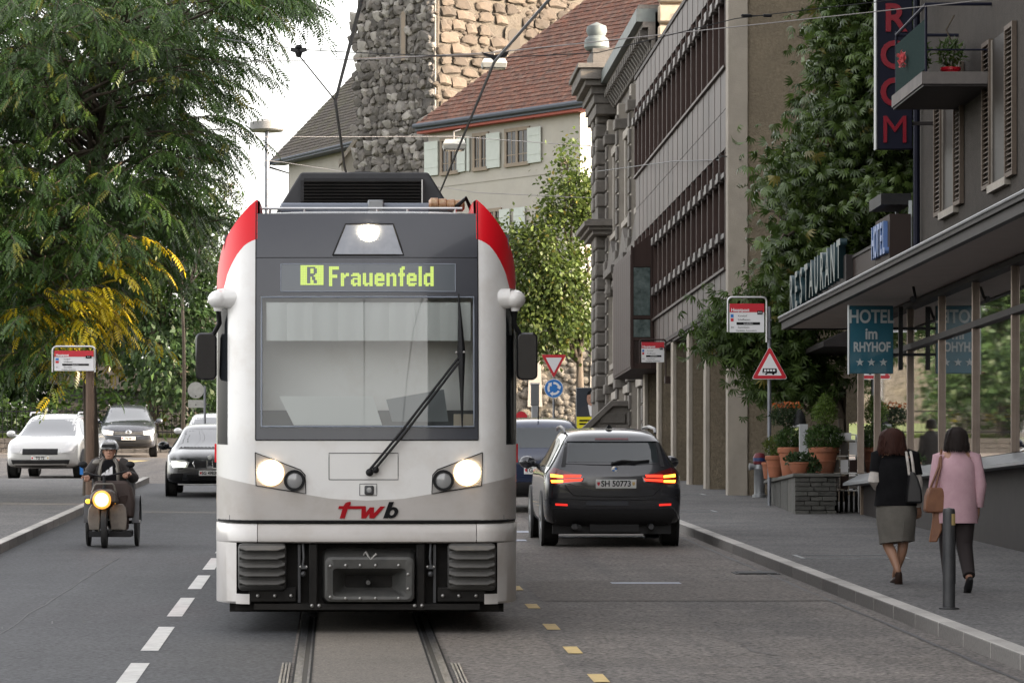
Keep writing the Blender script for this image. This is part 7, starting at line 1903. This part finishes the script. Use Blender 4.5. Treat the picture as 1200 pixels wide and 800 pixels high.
def hand(mb, wrist, d, palm_n, s=1.0, curl=.5, side=1):
    """palm, four bent fingers of different length and a thumb leaving the side of the palm"""
    w = Vector(wrist); d = Vector(d).normalized(); n = Vector(palm_n); n = (n - d*n.dot(d)).normalized(); x = d.cross(n)*side
    rings = []
    for t, wd, th in ((-.01, .022, .018), (.02, .034, .017), (.06, .040, .015), (.085, .036, .012)):
        rings.append([w + d*t*s + x*math.cos(a)*wd*s + n*math.sin(a)*th*s for a in [2*math.pi*i/10 for i in range(10)]])
    mb.loft(rings)
    for i, L in enumerate((.066, .076, .070, .054)):
        b = w + d*.08*s + x*(-.028 + .0185*i)*s; p1 = b + (d*math.cos(curl*.6) + n*math.sin(curl*.6))*L*.45*s
        p2 = p1 + (d*math.cos(curl*1.6) + n*math.sin(curl*1.6))*L*.32*s; p3 = p2 + (d*math.cos(curl*2.4) + n*math.sin(curl*2.4))*L*.26*s
        mb.tube([b, p1, p2, p3], [.0095*s, .0088*s, .008*s, .0055*s], 6)
    b = w + d*.025*s - x*.03*s; p1 = b + (d*.6 - x*.75 + n*.2).normalized()*.035*s; p2 = p1 + (d*.9 - x*.25 + n*.4).normalized()*.03*s
    mb.tube([b, p1, p2], [.013*s, .011*s, .008*s], 6)
def tube_cloth(rings_): # rings: (center, rx, ry)
    out = []
    for c, rx, ry in rings_:
        c = Vector(c); out.append([c + (1 + .022*math.sin(3*a + 9*c.z) + .018*math.sin(7*a - 23*c.z))*Vector((rx*math.cos(a), ry*math.sin(a), 0)) for a in [2*math.pi*i/28 for i in range(28)]])
    return out
def head_mesh(mb, c, s=1.0, face=-1, tilt=0.0):
    """skull, jaw, nose, ears, brow and lips; face = -1 looks towards -y"""
    c = Vector(c); rings = []
    prof = [(-.115, .030, .035, .035), (-.105, .045, .05, .03), (-.085, .056, .07, .015), (-.05, .066, .086, 0), (-.01, .072, .092, 0), (.03, .075, .096, -.002), (.065, .070, .09, -.006), (.095, .052, .068, -.008), (.112, .025, .034, -.008), (.116, .005, .006, -.008)]
    for z, rx, ry, fy in prof:
        rings.append([c + s*Vector((rx*math.cos(2*math.pi*i/16), ry*math.sin(2*math.pi*i/16) + face*fy, z)) for i in range(16)])
    mb.loft(rings)
    f = Vector((0, face, 0))
    mb.loft([[c + s*(f*y + Vector((x, 0, z))) for x, z in ((-w, z0), (0, z0 - .006), (w, z0), (0, z0 + .008))] for y, w, z0 in ((.085, .012, .01), (.098, .012, -.012), (.108, .015, -.03))])
    for sg in (-1, 1): mb.ball(c + s*Vector((sg*.076, 0, -.01)), (.010*s, .022*s, .032*s), 8, 6)
    mb.ball(c + s*(f*.088 + Vector((0, 0, -.062))), (.024*s, .010*s, .008*s), 8, 5)
# -------- woman walking away, black top and grey skirt
kw = 117.0
wloc = (5.60, 37.6, gz(37.6) + .12)
w1 = thing('person', 'woman walking away in black top and grey skirt with a black shoulder bag', 'person', wloc)
def wp_(px, py, y=0.0): return ((px - 1047)/kw, y, (684 - py)/kw)
J = {'hip': (wp_(1046, 598), .14), 'waist': (wp_(1046, 575), .115), 'chest': (wp_(1046, 548, -.0), .135), 'sh': (wp_(1045, 533), .10), 'neck': (wp_(1043, 526), .052), 'skull': (wp_(1042, 513, .01), .075),
     'ls': (wp_(1026, 536), .058), 'le': (wp_(1021, 561, -.02), .042), 'lw': (wp_(1031, 578, .13), .028),
     'rs': (wp_(1065, 536), .058), 're': (wp_(1072, 566, -.03), .042), 'rw': (wp_(1073, 594, .02), .029),
     'lh': (wp_(1040, 606), .095), 'lk': (wp_(1037, 638, .04), .060), 'lc': (wp_(1041, 648, -.05), .056), 'la': (wp_(1047, 670, -.14), .034), 'lf': (wp_(1048, 681, -.06), .030),
     'rh': (wp_(1054, 606), .095), 'rk': (wp_(1056, 634, .06), .060), 'rc': (wp_(1055, 646, .03), .054), 'ra': (wp_(1048, 672, .12), .034), 'rf': (wp_(1049, 680, .22), .030)}
bones = [('hip', 'waist'), ('waist', 'chest'), ('chest', 'sh'), ('sh', 'neck'), ('neck', 'skull'), ('sh', 'ls'), ('ls', 'le'), ('le', 'lw'), ('sh', 'rs'), ('rs', 're'), ('re', 'rw'), ('hip', 'lh'), ('lh', 'lk'), ('lk', 'lc'), ('lc', 'la'), ('la', 'lf'), ('hip', 'rh'), ('rh', 'rk'), ('rk', 'rc'), ('rc', 'ra'), ('ra', 'rf')]
me = skin_mesh('body', J, bones, M['skin_leg'], 'hip')
mb = MB(); hand(mb, J['rw'][0], (.05, .1, -1), (-.4, 1, 0), curl=.7); hand(mb, J['lw'][0], (.4, .8, .1), (.6, -.3, -.4), curl=.8); head_mesh(mb, (wp_(1042, 514, .02)[0], .02, wp_(0, 516)[2]), .95, face=1)
ob('body', join(me, mb), w1)
tp = MB(); rings = [(wp_(1046, 593, 0), .215, .155), (wp_(1046.5, 580, 0), .205, .15), (wp_(1046, 565, 0), .195, .14), (wp_(1045.5, 548, 0), .20, .145), (wp_(1045, 540, 0), .185, .125), (wp_(1045, 533.5, 0), .14, .09), (wp_(1044, 527.5, 0), .07, .062)]
tp.loft(tube_cloth(rings)).build('top', M['top_black'], w1, sharp=60)
for s, e, dx in (('ls', 'le', -1), ('rs', 're', 1)):
    a, b_ = Vector(J[s][0]), Vector(J[e][0]); q = a.lerp(b_, .72)
    MB().tube([a + Vector((-dx*.05, 0, .03)), a + Vector((dx*.012, 0, .015)), a.lerp(b_, .4), q], [.060, .070, .070, .066], 12).build('sleeve', M['top_black'], w1)
a, b_ = Vector(J['ls'][0]).lerp(Vector(J['le'][0]), .66), Vector(J['le'][0])
MB().tube([a, b_ + Vector((0, 0, -.02)), Vector(J['le'][0]).lerp(Vector(J['lw'][0]), .25), Vector(J['le'][0]).lerp(Vector(J['lw'][0]), .6)], [.058, .066, .060, .048], 12).build('cardigan_sleeve', M['cloth_white'], w1)
a = Vector(J['rs'][0]).lerp(Vector(J['re'][0]), .66)
MB().tube([a, Vector(J['re'][0]), Vector(J['re'][0]).lerp(Vector(J['rw'][0]), .6), Vector(J['rw'][0])], [.054, .050, .042, .036], 10).build('cardigan_sleeve', M['cloth_white'], w1)
sk = MB(); rings = [(wp_(1048, 636, .02), .175, .165), (wp_(1048, 630, .02), .178, .165), (wp_(1047.5, 612, .01), .196, .165), (wp_(1047, 600, 0), .205, .16), (wp_(1046.5, 590, 0), .195, .15)]
r0 = tube_cloth(rings)
for ri, r_ in enumerate(r0):
    for i, p in enumerate(r_): p.z += .02*math.cos(2*math.pi*i/28 + .8)*(1 if ri < 2 else 0); p.x *= 1.0; p.y += .012*math.sin(6*2*math.pi*i/28)*(1 if ri < 2 else 0)
sk.loft(r0).build('skirt', M['skirt_grey'], w1, sharp=60)
MB().tube([Vector(wp_(1053, 611, -.172)), Vector(wp_(1052, 624, -.18)), Vector(wp_(1051, 636, -.158))], .004, 5).build('skirt_vent', M['skirt_grey'], w1)
hr = MB(); hc = wp_(1042, 0, .0)[0]
def hair(mb, cx, cy, zt, zb_, w, dpt, face=1):
    rings = []; n = 9
    for i in range(n):
        t = i/(n - 1); z = zt + (zb_ - zt)*t
        q = math.sqrt(max(0, 1 - (1 - min(1, t/.38))**2))*.84 if t < .38 else .84 + .16*(t - .38)/.5
        q = max(q, .06)*(1 if t < .93 else .95)
        rg = []
        for j in range(20):
            a = 2*math.pi*j/20; rr = 1 + .035*math.sin(7*a + i*.4) + .03*math.sin(11*a)
            x = math.cos(a)*w*q*rr; y = math.sin(a)*dpt*q*rr
            if face*y > 0 and t > .38: y *= .45
            rg.append(Vector((cx + x, cy + y, z + .012*math.sin(5*a)*(t > .95))))
        rings.append(rg)
    mb.loft(rings)
def strands(par, cx, cy, zt, zb_, w, dpt, m):
    mb = MB()
    for k in range(150):
        a = random.uniform(math.pi*.92, math.pi*2.08); pts = []; off = random.uniform(0, 1); e = random.uniform(.9, 1.06)
        for i in range(7):
            t = .03 + (e - .03)*i/6
            q = math.sqrt(max(0, 1 - (1 - min(1, t/.38))**2))*.84 if t < .38 else .84 + .16*(t - .38)/.5
            aa = a + .10*math.sin(5*t + 9*off); rr = 1.03 + .03*math.sin(9*t + 20*off)
            pts.append(Vector((cx + math.cos(aa)*w*q*rr, cy + math.sin(aa)*dpt*q*rr, zt + (zb_ - zt)*t)))
        mb.tube(pts, [.006, .009, .010, .010, .009, .008, .003], 4)
    tag(mb.build('hair_strands', M[m], par), kind='stuff')
hair(hr, hc, 0.0, (684 - 501.5)/kw, (684 - 531.5)/kw, .142, .13); ho_ = hr.build('hair', M['hair_brown'], w1, sharp=70); strands(ho_, hc, 0.0, (684 - 501.5)/kw, (684 - 533)/kw, .142, .13, 'hair_brown')
for nm, c, d in (('la', wp_(1047.5, 675, -.13), (0.05, .35, -.93)), ('ra', wp_(1049, 680, .12), (0, 1, -.12))):
    c = Vector(c); d = Vector(d).normalized(); up = Vector((0, .93, .35)) if nm == 'la' else Vector((0, .1, 1))
    x = d.cross(up).normalized(); rings = []
    for t, w_, h_ in ((-.05, .026, .03), (-.02, .036, .04), (.06, .040, .032), (.14, .046, .024), (.19, .036, .018), (.205, .012, .01)):
        rings.append([c + d*t + x*math.cos(a)*w_ + up*math.sin(a)*h_ for a in [2*math.pi*i/10 for i in range(10)]])
    MB().loft(rings).build('shoe', M['shoe'], w1)
bg = MB(); bg.loft([[Vector(wp_(px, py, y)) for px, y in ((a, -.16), (b, -.18), (b, .02), (a, .04))] for py, a, b in ((590, 1055, 1075), (575, 1056.5, 1074), (562, 1058, 1070), (553, 1060, 1065))])
bgo = bg.build('shoulder_bag', M['leather_black'], w1, bevel=.02)
for dx in (0, 5.5):
    MB().tube([Vector(wp_(1059.5 + dx, 557, -.15)), Vector(wp_(1057.5 + dx, 542, -.165)), Vector(wp_(1057 + dx, 531, -.09)), Vector(wp_(1057.5 + dx, 529, .0)), Vector(wp_(1060 + dx, 540, .14)), Vector(wp_(1062 + dx, 557, .03))], .014, 6).build('bag_strap', M['cloth_white'], bgo)
# -------- woman in pink at the picture's right
kw2 = F/36.0; w2loc = ((1121 - CX)/kw2, 36.0, gz(36.0) + .12)
w2 = thing('person', 'woman in a pink jacket with a tan shoulder bag behind the bollard', 'person', w2loc)
def w2p(x, y, z): return (x, y, z)
J2 = {'hip': ((0, 0, .82), .13), 'waist': ((0, 0, 1.0), .115), 'chest': ((0, 0, 1.2), .135), 'sh': ((0, 0, 1.31), .09), 'neck': ((0, .01, 1.39), .05), 'skull': ((0, .02, 1.47), .07),
      'ls': ((-.17, 0, 1.29), .055), 'le': ((-.215, -.03, 1.02), .042), 'lw': ((-.20, .06, .80), .028), 'rs': ((.17, 0, 1.29), .055), 're': ((.22, -.05, 1.03), .042), 'rw': ((.21, .02, .80), .028),
      'lh': ((-.08, 0, .78), .09), 'lk': ((-.075, .08, .45), .062), 'la': ((-.07, -.02, .08), .036), 'lf': ((-.075, .12, .035), .03), 'rh': ((.08, 0, .78), .09), 'rk': ((.075, .0, .44), .062), 'ra': ((.08, -.24, .16), .036), 'rf': ((.085, -.16, .04), .03)}
b2_ = [('hip', 'waist'), ('waist', 'chest'), ('chest', 'sh'), ('sh', 'neck'), ('neck', 'skull'), ('sh', 'ls'), ('ls', 'le'), ('le', 'lw'), ('sh', 'rs'), ('rs', 're'), ('re', 'rw'), ('hip', 'lh'), ('lh', 'lk'), ('lk', 'la'), ('la', 'lf'), ('hip', 'rh'), ('rh', 'rk'), ('rk', 'ra'), ('ra', 'rf')]
me = skin_mesh('body', J2, b2_, M['skin'], 'hip'); mb = MB()
hand(mb, J2['lw'][0], (0, .2, -1), (1, .3, 0), curl=.5); hand(mb, J2['rw'][0], (0, .2, -1), (-1, .3, 0), curl=.5, side=-1); head_mesh(mb, (0, .03, 1.46), .92, face=1)
ob('body', join(me, mb), w2)
MB().loft(tube_cloth([((0, 0, .66), .205, .15), ((0, 0, .72), .205, .15), ((0, 0, .92), .19, .14), ((0, 0, 1.1), .19, .145), ((0, 0, 1.22), .19, .135), ((0, 0, 1.31), .135, .09), ((0, 0, 1.375), .07, .065)])).build('jacket', M['jacket_pink'], w2, sharp=60)
for s, e, w_ in (('ls', 'le', 'lw'), ('rs', 're', 'rw')):
    a, b_, c_ = Vector(J2[s][0]), Vector(J2[e][0]), Vector(J2[w_][0]); MB().tube([a + Vector((-.5*a.x, 0, .02)), a, b_, b_.lerp(c_, .9)], [.055, .066, .060, .048], 12).build('sleeve', M['jacket_pink'], w2)
for a, b_, c_ in (('lh', 'lk', 'la'), ('rh', 'rk', 'ra')): MB().tube([J2[a][0], J2[b_][0], J2[c_][0]], [.105, .078, .058], 12).build('trouser_leg', M['trousers_dark'], w2)
for f_, d in (((-.075, .03, .04), (0, 1, 0)), ((.085, -.2, .08), (0, .7, -.6))):
    c = Vector(f_); d = Vector(d).normalized(); x = Vector((1, 0, 0)); up = x.cross(d)
    MB().loft([[c + d*t + x*math.cos(a)*w_ + up*math.sin(a)*h_ for a in [2*math.pi*i/10 for i in range(10)]] for t, w_, h_ in ((-.09, .02, .025), (-.06, .036, .035), (.05, .042, .032), (.13, .035, .02), (.15, .012, .01))]).build('shoe', M['leather_black'], w2)
hr = MB(); hair(hr, 0, .0, 1.585, 1.36, .115, .11); ho_ = hr.build('hair', M['hair_dark'], w2, sharp=70); strands(ho_, 0, 0, 1.585, 1.35, .115, .11, 'hair_dark')
MB().loft([[Vector((x, y, z)) for x, y in ((a, -.10), (b, -.10), (b, .08), (a, .08))] for z, a, b in ((.76, -.29, -.13), (.78, -.31, -.115), (.92, -.30, -.12), (1.0, -.27, -.15))]).build('tan_bag', M['leather_tan'], w2, bevel=.02)
bagw = bpy.data.objects.get('tan_bag')
for dx in (0, .05): MB().tube([(-.27 + dx, -.08, .98), (-.19 + dx*.4, -.11, 1.2), (-.15, -.02, 1.36), (-.17, .08, 1.2), (-.24 + dx, .05, .98)], .011, 6).build('bag_strap', M['leather_tan'], bagw)
MB().loft([[Vector((x, y, z)) for x, y in ((a, -.06), (b, -.07), (b + .01, -.02), (a, .0))] for z, a, b in ((.48, -.27, -.20), (.60, -.25, -.15), (.80, -.22, -.15))]).build('hanging_coat', M['leather_tan'], w2, bevel=.01)
# -------- pedestrian crossing beyond the cars: only the dark head shows
w3 = thing('person', 'dark haired pedestrian crossing beyond the cars, only the head in view', 'person', ((661 - CX)*75/F, 75, gz(75)))
s3 = .90
J3 = {k_: (tuple(Vector(v[0])*s3), v[1]*.95) for k_, v in J2.items()}
me = skin_mesh('body', J3, b2_, M['skin'], 'hip'); mb = MB(); head_mesh(mb, (0, .0, 1.40), .92, face=1); hand(mb, J3['lw'][0], (0, .2, -1), (1, .3, 0)); hand(mb, J3['rw'][0], (0, .2, -1), (-1, .3, 0), side=-1)
ob('body', join(me, mb), w3)
MB().loft(tube_cloth([((0, 0, .60), .21, .15), ((0, 0, .9), .19, .14), ((0, 0, 1.15), .21, .145), ((0, 0, 1.22), .14, .09), ((0, 0, 1.27), .07, .065)])).build('coat', M['jacket_dark'], w3, sharp=60)
for s, e, w_ in (('ls', 'le', 'lw'), ('rs', 're', 'rw')): MB().tube([J3[s][0], J3[e][0], Vector(J3[e][0]).lerp(Vector(J3[w_][0]), .9)], [.075, .062, .05], 10).build('sleeve', M['jacket_dark'], w3)
for a, b_, c_ in (('lh', 'lk', 'la'), ('rh', 'rk', 'ra')): MB().tube([J3[a][0], J3[b_][0], J3[c_][0]], [.10, .075, .055], 10).build('trouser_leg', M['trousers_dark'], w3)
hr = MB(); hair(hr, 0, -.0, 1.515, 1.32, .118, .115); hr.build('hair', M['hair_dark'], w3, sharp=70)
# ================================================================== three-wheeler and rider
kt = 90.2; Yt = 48.8; Xt = (124 - CX)*Yt/F
def q_(px, py, y=0.0): return ((px - 124)/kt, y, (643 - py)/kt)
tk = thing('three_wheeler', 'three wheeled cargo cycle with glowing yellow headlamp and pale side panels', 'three-wheeler', (Xt, Yt, gz(Yt)), 0, None, math.atan(S))
M['panel_silver'] = mat('panel_silver', (0.16, 0.145, 0.125), (.13, .12, .10), rough=.4, metal=.3, scale=5)
M['panel_beige'] = mat('panel_beige', (0.20, 0.175, 0.145), (.15, .13, .11), rough=.45, scale=6, dirt=(.06, .05, .045), dscale=5, damt=.6)
M['fairing_dark'] = mat('fairing_dark', (.045, .034, .028), (.06, .047, .04), rough=.35, scale=5, coat=.3)
M['lamp_yellow'] = emis('lamp_yellow', (1.0, 0.62, 0.25), .75)
M['shell_glow'] = emis('shell_glow', (1.0, .42, .06), .20, base=(.5, .25, .05))  # lamp shell emits too: the headlamp's orange halo painted round it
M['amber'] = emis('amber', (1.0, .35, .02), .8, base=(.5, .2, .02))
def spoked(x, y, r, w=.05):
    wo = MB().lathe([(r*.88, -w/2), (r*.97, -w/2), (r, 0), (r*.97, w/2), (r*.88, w/2)], (x, y, r), 28, ax='x').build('wheel', M['tyre'], tk)
    mb = MB(); mb.lathe([(r*.87, -.015), (r*.90, -.015), (r*.90, .015), (r*.87, .015)], (x, y, r), 28, ax='x'); mb.lathe([(.02, -.05), (.03, -.04), (.03, .04), (.02, .05)], (x, y, r), 10, ax='x')
    for k in range(12): a = 2*math.pi*k/12; mb.cyl((x, y + .03*math.cos(a), r + .03*math.sin(a)), (x, y + r*.88*math.cos(a), r + r*.88*math.sin(a)), .003, n=4)
    mb.build('rim', M['alu'], wo); return wo
spoked((98.5 - 124)/kt, .95, .32); spoked((156 - 124)/kt, .95, .32); spoked((121 - 124)/kt, 0.27, .26, .07)
for px in (98.5, 156):
    x = (px - 124)/kt; pts = [(x, .95 + .35*math.cos(R(a)), .32 + .35*math.sin(R(a))) for a in range(0, 181, 15)]
    mb = MB(); mb.loft([[(p[0] - .045, p[1], p[2]), (p[0] + .045, p[1], p[2]), (p[0] + .045, p[1], p[2] + .008), (p[0] - .045, p[1], p[2] + .008)] for p in pts]); mb.build('mudguard', M['dark_metal'], tk)
for a, b in ((100.5, 115.5), (126, 147)):
    MB().prism([q_(a + 2, 622)[::2], q_(b - 1, 622)[::2], q_(b, 608)[::2], q_(b - 1, 596)[::2], q_(b - 5, 591)[::2], q_(a + 5, 591)[::2], q_(a + 1, 597)[::2], q_(a, 608)[::2]], 'y', .38, .42).build('side_panel', M['panel_beige'], tk, bevel=.012)
MB().box(q_(102, 0)[0], q_(152, 0)[0], .35, .85, q_(0, 630)[2], q_(0, 623.5)[2]).build('footboard', M['black'], tk)
MB().prism([q_(103, 590)[::2], q_(138, 590)[::2], q_(134, 577)[::2], q_(128, 573.5)[::2], q_(112, 573.5)[::2], q_(106, 579)[::2]], 'y', .16, .5).build('fairing', M['fairing_dark'], tk, bevel=.03)
lo = MB().lathe([(.001, -.05), (.06, -.046), (.09, -.03), (.092, .03)], (q_(118.5, 0)[0], .14, q_(0, 585.5)[2]), 20, ax='y').build('headlamp', M['lamp_yellow'], tk)
MB().lathe([(.092, -.03), (.118, -.015), (.125, .06)], (q_(118.5, 0)[0], .14, q_(0, 585.5)[2]), 20, ax='y', caps=False).build('lamp_shell', M['shell_glow'], lo)
for px in (102, 134): MB().ball(q_(px, 587.5, .2), (.035, .03, .03), 8, 6).build('indicator', M['amber'], tk)
MB().tube([q_(106, 578, .35), q_(109, 569.5, .35), q_(111, 567.5, .35), q_(130, 567.5, .35), q_(132, 569.5, .35), q_(134, 578, .35)], .013, 6).build('front_rack', M['panel_silver'], tk)
MB().tube([q_(121, 630, .27), q_(121, 590, .35), q_(119, 558, .55)], [.03, .03, .02], 8).build('fork', M['black'], tk)
MB().tube([q_(95, 557, .62), q_(101, 556, .56), q_(119, 560, .55), q_(138, 555, .56), q_(146, 553, .62)], .013, 8).build('handlebar', M['black'], tk)
mb = MB(); mb.box(-.22, .22, .95, 1.35, .35, .62); mb.box(-.2, .2, .9, 1.3, .62, .70); mb.tube([(0, .3, .22), (0, 1.0, .28)], .035, 8); mb.tube([(-.29, .95, .32), (.36, .95, .32)], .025, 8); mb.box(-.27, .29, 1.36, 1.8, .4, .95)
mb.build('frame', M['dark_metal'], tk)
for px, sg in ((140, 1),): MB().tube([q_(142, 610, .6), q_(146, 585, .7), q_(150, 600, .9)], .02, 6).build('shock_absorber', M['grey_metal'], tk)
for px in (96, 147): 
    mo = MB().ball(q_(px + (-2 if px < 100 else 3), 545, .6), (.06, .03, .045), 10, 6).build('mirror', M['black'], tk); MB().tube([q_(px, 553, .6), q_(px + (-2 if px < 100 else 3), 546, .6)], .008, 5).build('mirror_stem', M['black'], mo)
MB().box(q_(90, 0)[0], q_(94, 0)[0], .6, .66, q_(0, 557)[2], q_(0, 546)[2]).build('blue_tag', M['sign_blue'], tk)
# rider
rd = thing('person', 'man in dark jacket and silver helmet riding the three-wheeler', 'person', (Xt, Yt, gz(Yt)))
JR = {'hip': (q_(123, 575, .98), .15), 'waist': (q_(123, 562, .95), .13), 'chest': (q_(123, 549, .90), .15), 'sh': (q_(123, 540, .88), .11), 'neck': (q_(123.5, 533, .86), .055), 'skull': (q_(123.5, 525, .86), .07),
      'ls': (q_(108, 542, .88), .065), 'le': (q_(97, 556, .82), .048), 'lw': (q_(97.5, 556, .66), .032), 'rs': (q_(139, 542, .88), .065), 're': (q_(152, 558, .86), .048), 'rw': (q_(147, 553, .66), .032),
      'lh': (q_(115, 577, .96), .10), 'lk': (q_(109, 584, .52), .075), 'la': (q_(110, 619, .60), .045), 'lf': (q_(109, 622, .48), .035), 'rh': (q_(132, 577, .96), .10), 'rk': (q_(142, 584, .54), .075), 'ra': (q_(142, 619, .62), .045), 'rf': (q_(142, 622, .48), .035)}
me = skin_mesh('body', JR, b2_, M['skin'], 'hip'); mb = MB()
hand(mb, JR['lw'][0], (.1, -.9, -.25), (0, -.2, -1), curl=1.0, s=1.05); hand(mb, JR['rw'][0], (-.35, -.9, -.15), (0, -.2, -1), curl=1.0, side=-1, s=1.05); head_mesh(mb, (q_(123.5, 0)[0], .84, q_(0, 526)[2]), 1.02, face=-1)
ob('body', join(me, mb), rd)
hx, hz_ = q_(123.5, 0)[0], q_(0, 526)[2]
for sg in (-1, 1):
    MB().ball((hx + sg*.03, .745, hz_ + .005), (.013, .006, .006), 8, 5).build('eye', M['ink'], rd)
    MB().box(hx + sg*.03 - .018, hx + sg*.03 + .018, .742, .752, hz_ + .024, hz_ + .030).build('eyebrow', M['hair_dark'], rd)
jk = MB(); jk.loft(tube_cloth([(q_(123, 582, .96), .23, .18), (q_(123, 568, .94), .22, .17), (q_(123, 552, .90), .235, .17), (q_(123, 543, .88), .205, .14), (q_(123, 537.5, .87), .13, .10), (q_(123.5, 533, .86), .075, .07)])); jko = jk.build('jacket', M['jacket_dark'], rd, sharp=60)
for s, e, w_ in (('ls', 'le', 'lw'), ('rs', 're', 'rw')):
    a, b_, c_ = Vector(JR[s][0]), Vector(JR[e][0]), Vector(JR[w_][0]); MB().tube([a + Vector((-.3*a.x, 0, .03)), a, a.lerp(b_, .5), b_, b_.lerp(c_, .85)], [.08, .092, .082, .075, .05], 12).build('sleeve', M['jacket_dark'], rd)
MB().prism([q_(113, 572)[::2], q_(135, 572)[::2], q_(133, 545)[::2], q_(128, 537)[::2], q_(119, 537)[::2], q_(114, 545)[::2]], 'y', .70, .74).build('shirt', M['top_black'], rd, bevel=.015)
# three slanting white bars printed on the shirt
for a, b, c in ((114.5, 555.5, 551.5), (119, 555.3, 548), (123.5, 555, 544.5)):
    MB().prism([q_(a, b)[::2], q_(a + 4.8, b - .2)[::2], q_(a + 4.4, c)[::2], q_(a + 1.2, c + 2.0)[::2]], 'y', .694, .699).build('shirt_print', M['sign_white'], rd)
for sg, x0 in ((-1, 112.5), (1, 134.5)): MB().tube([q_(x0 - sg*.5, 572, .74), q_(x0, 552, .70), q_(x0 - sg*2.5, 541, .74), q_(x0 - sg*5, 536, .80)], [.02, .026, .03, .02], 6).build('lapel', M['panel_silver'], jko)
MB().ball((q_(110, 0)[0], .84, q_(0, 540.5)[2]), (.085, .08, .055), 10, 7).build('hood', M['panel_silver'], jko)
lg_ = MB(); lg_.loft([[Vector(q_(px, py, y)) for px, y in ((a, .5), (b, .5), (b + 1, .95), (a - 1, .95))] for py, a, b in ((606, 110, 154), (588, 104, 155), (572, 104, 152), (562, 108, 146))]); lg_.build('rain_apron', M['rain_brown'], rd, bevel=.04)
for a, b_, c_ in (('lh', 'lk', 'la'), ('rh', 'rk', 'ra')): MB().tube([JR[a][0], JR[b_][0], JR[c_][0]], [.11, .09, .065], 12).build('trouser_leg', M['rain_brown'], rd)
for px in (109, 142): MB().loft([[Vector(q_(px, 622, y)) + Vector((.045*k_*math.cos(a), 0, .035*k_*math.sin(a))) for a in [2*math.pi*i/10 for i in range(10)]] for y, k_ in ((.42, .3), (.44, .9), (.55, 1.1), (.66, .9))]).build('shoe', M['leather_black'], rd)
hm = MB(); rings = []
for t in range(9):
    a = R(90*t/8 - 8); rings.append([(hx + .128*math.cos(a)*math.cos(2*math.pi*i/20), .86 + .15*math.cos(a)*math.sin(2*math.pi*i/20), hz_ + .035 + .125*math.sin(a)) for i in range(20)])
ho = hm.loft(rings).build('helmet', mat('helmet', (0.42, 0.42, 0.43), (.05, .05, .055), rough=.25, scale=9, coat=.6, mixlo=.45, mixhi=.55), rd)
MB().prism([(-.10, 0), (.10, 0), (.085, .035), (-.085, .035)], 'y', -.06, .0).build('helmet_peak', M['black'], ho, (hx, .76, hz_ + .045))
MB().box(-.075, .075, -.012, .0, 0, .028).build('goggles', M['lens_grey'], ho, (hx, .735, hz_ + .085), bevel=.01)
for sg in (-1, 1): MB().tube([(hx + sg*.10, .86, hz_ + .03), (hx + sg*.085, .82, hz_ - .06), (hx + sg*.02, .80, hz_ - .115)], .010, 6).build('chin_strap', M['black'], ho)
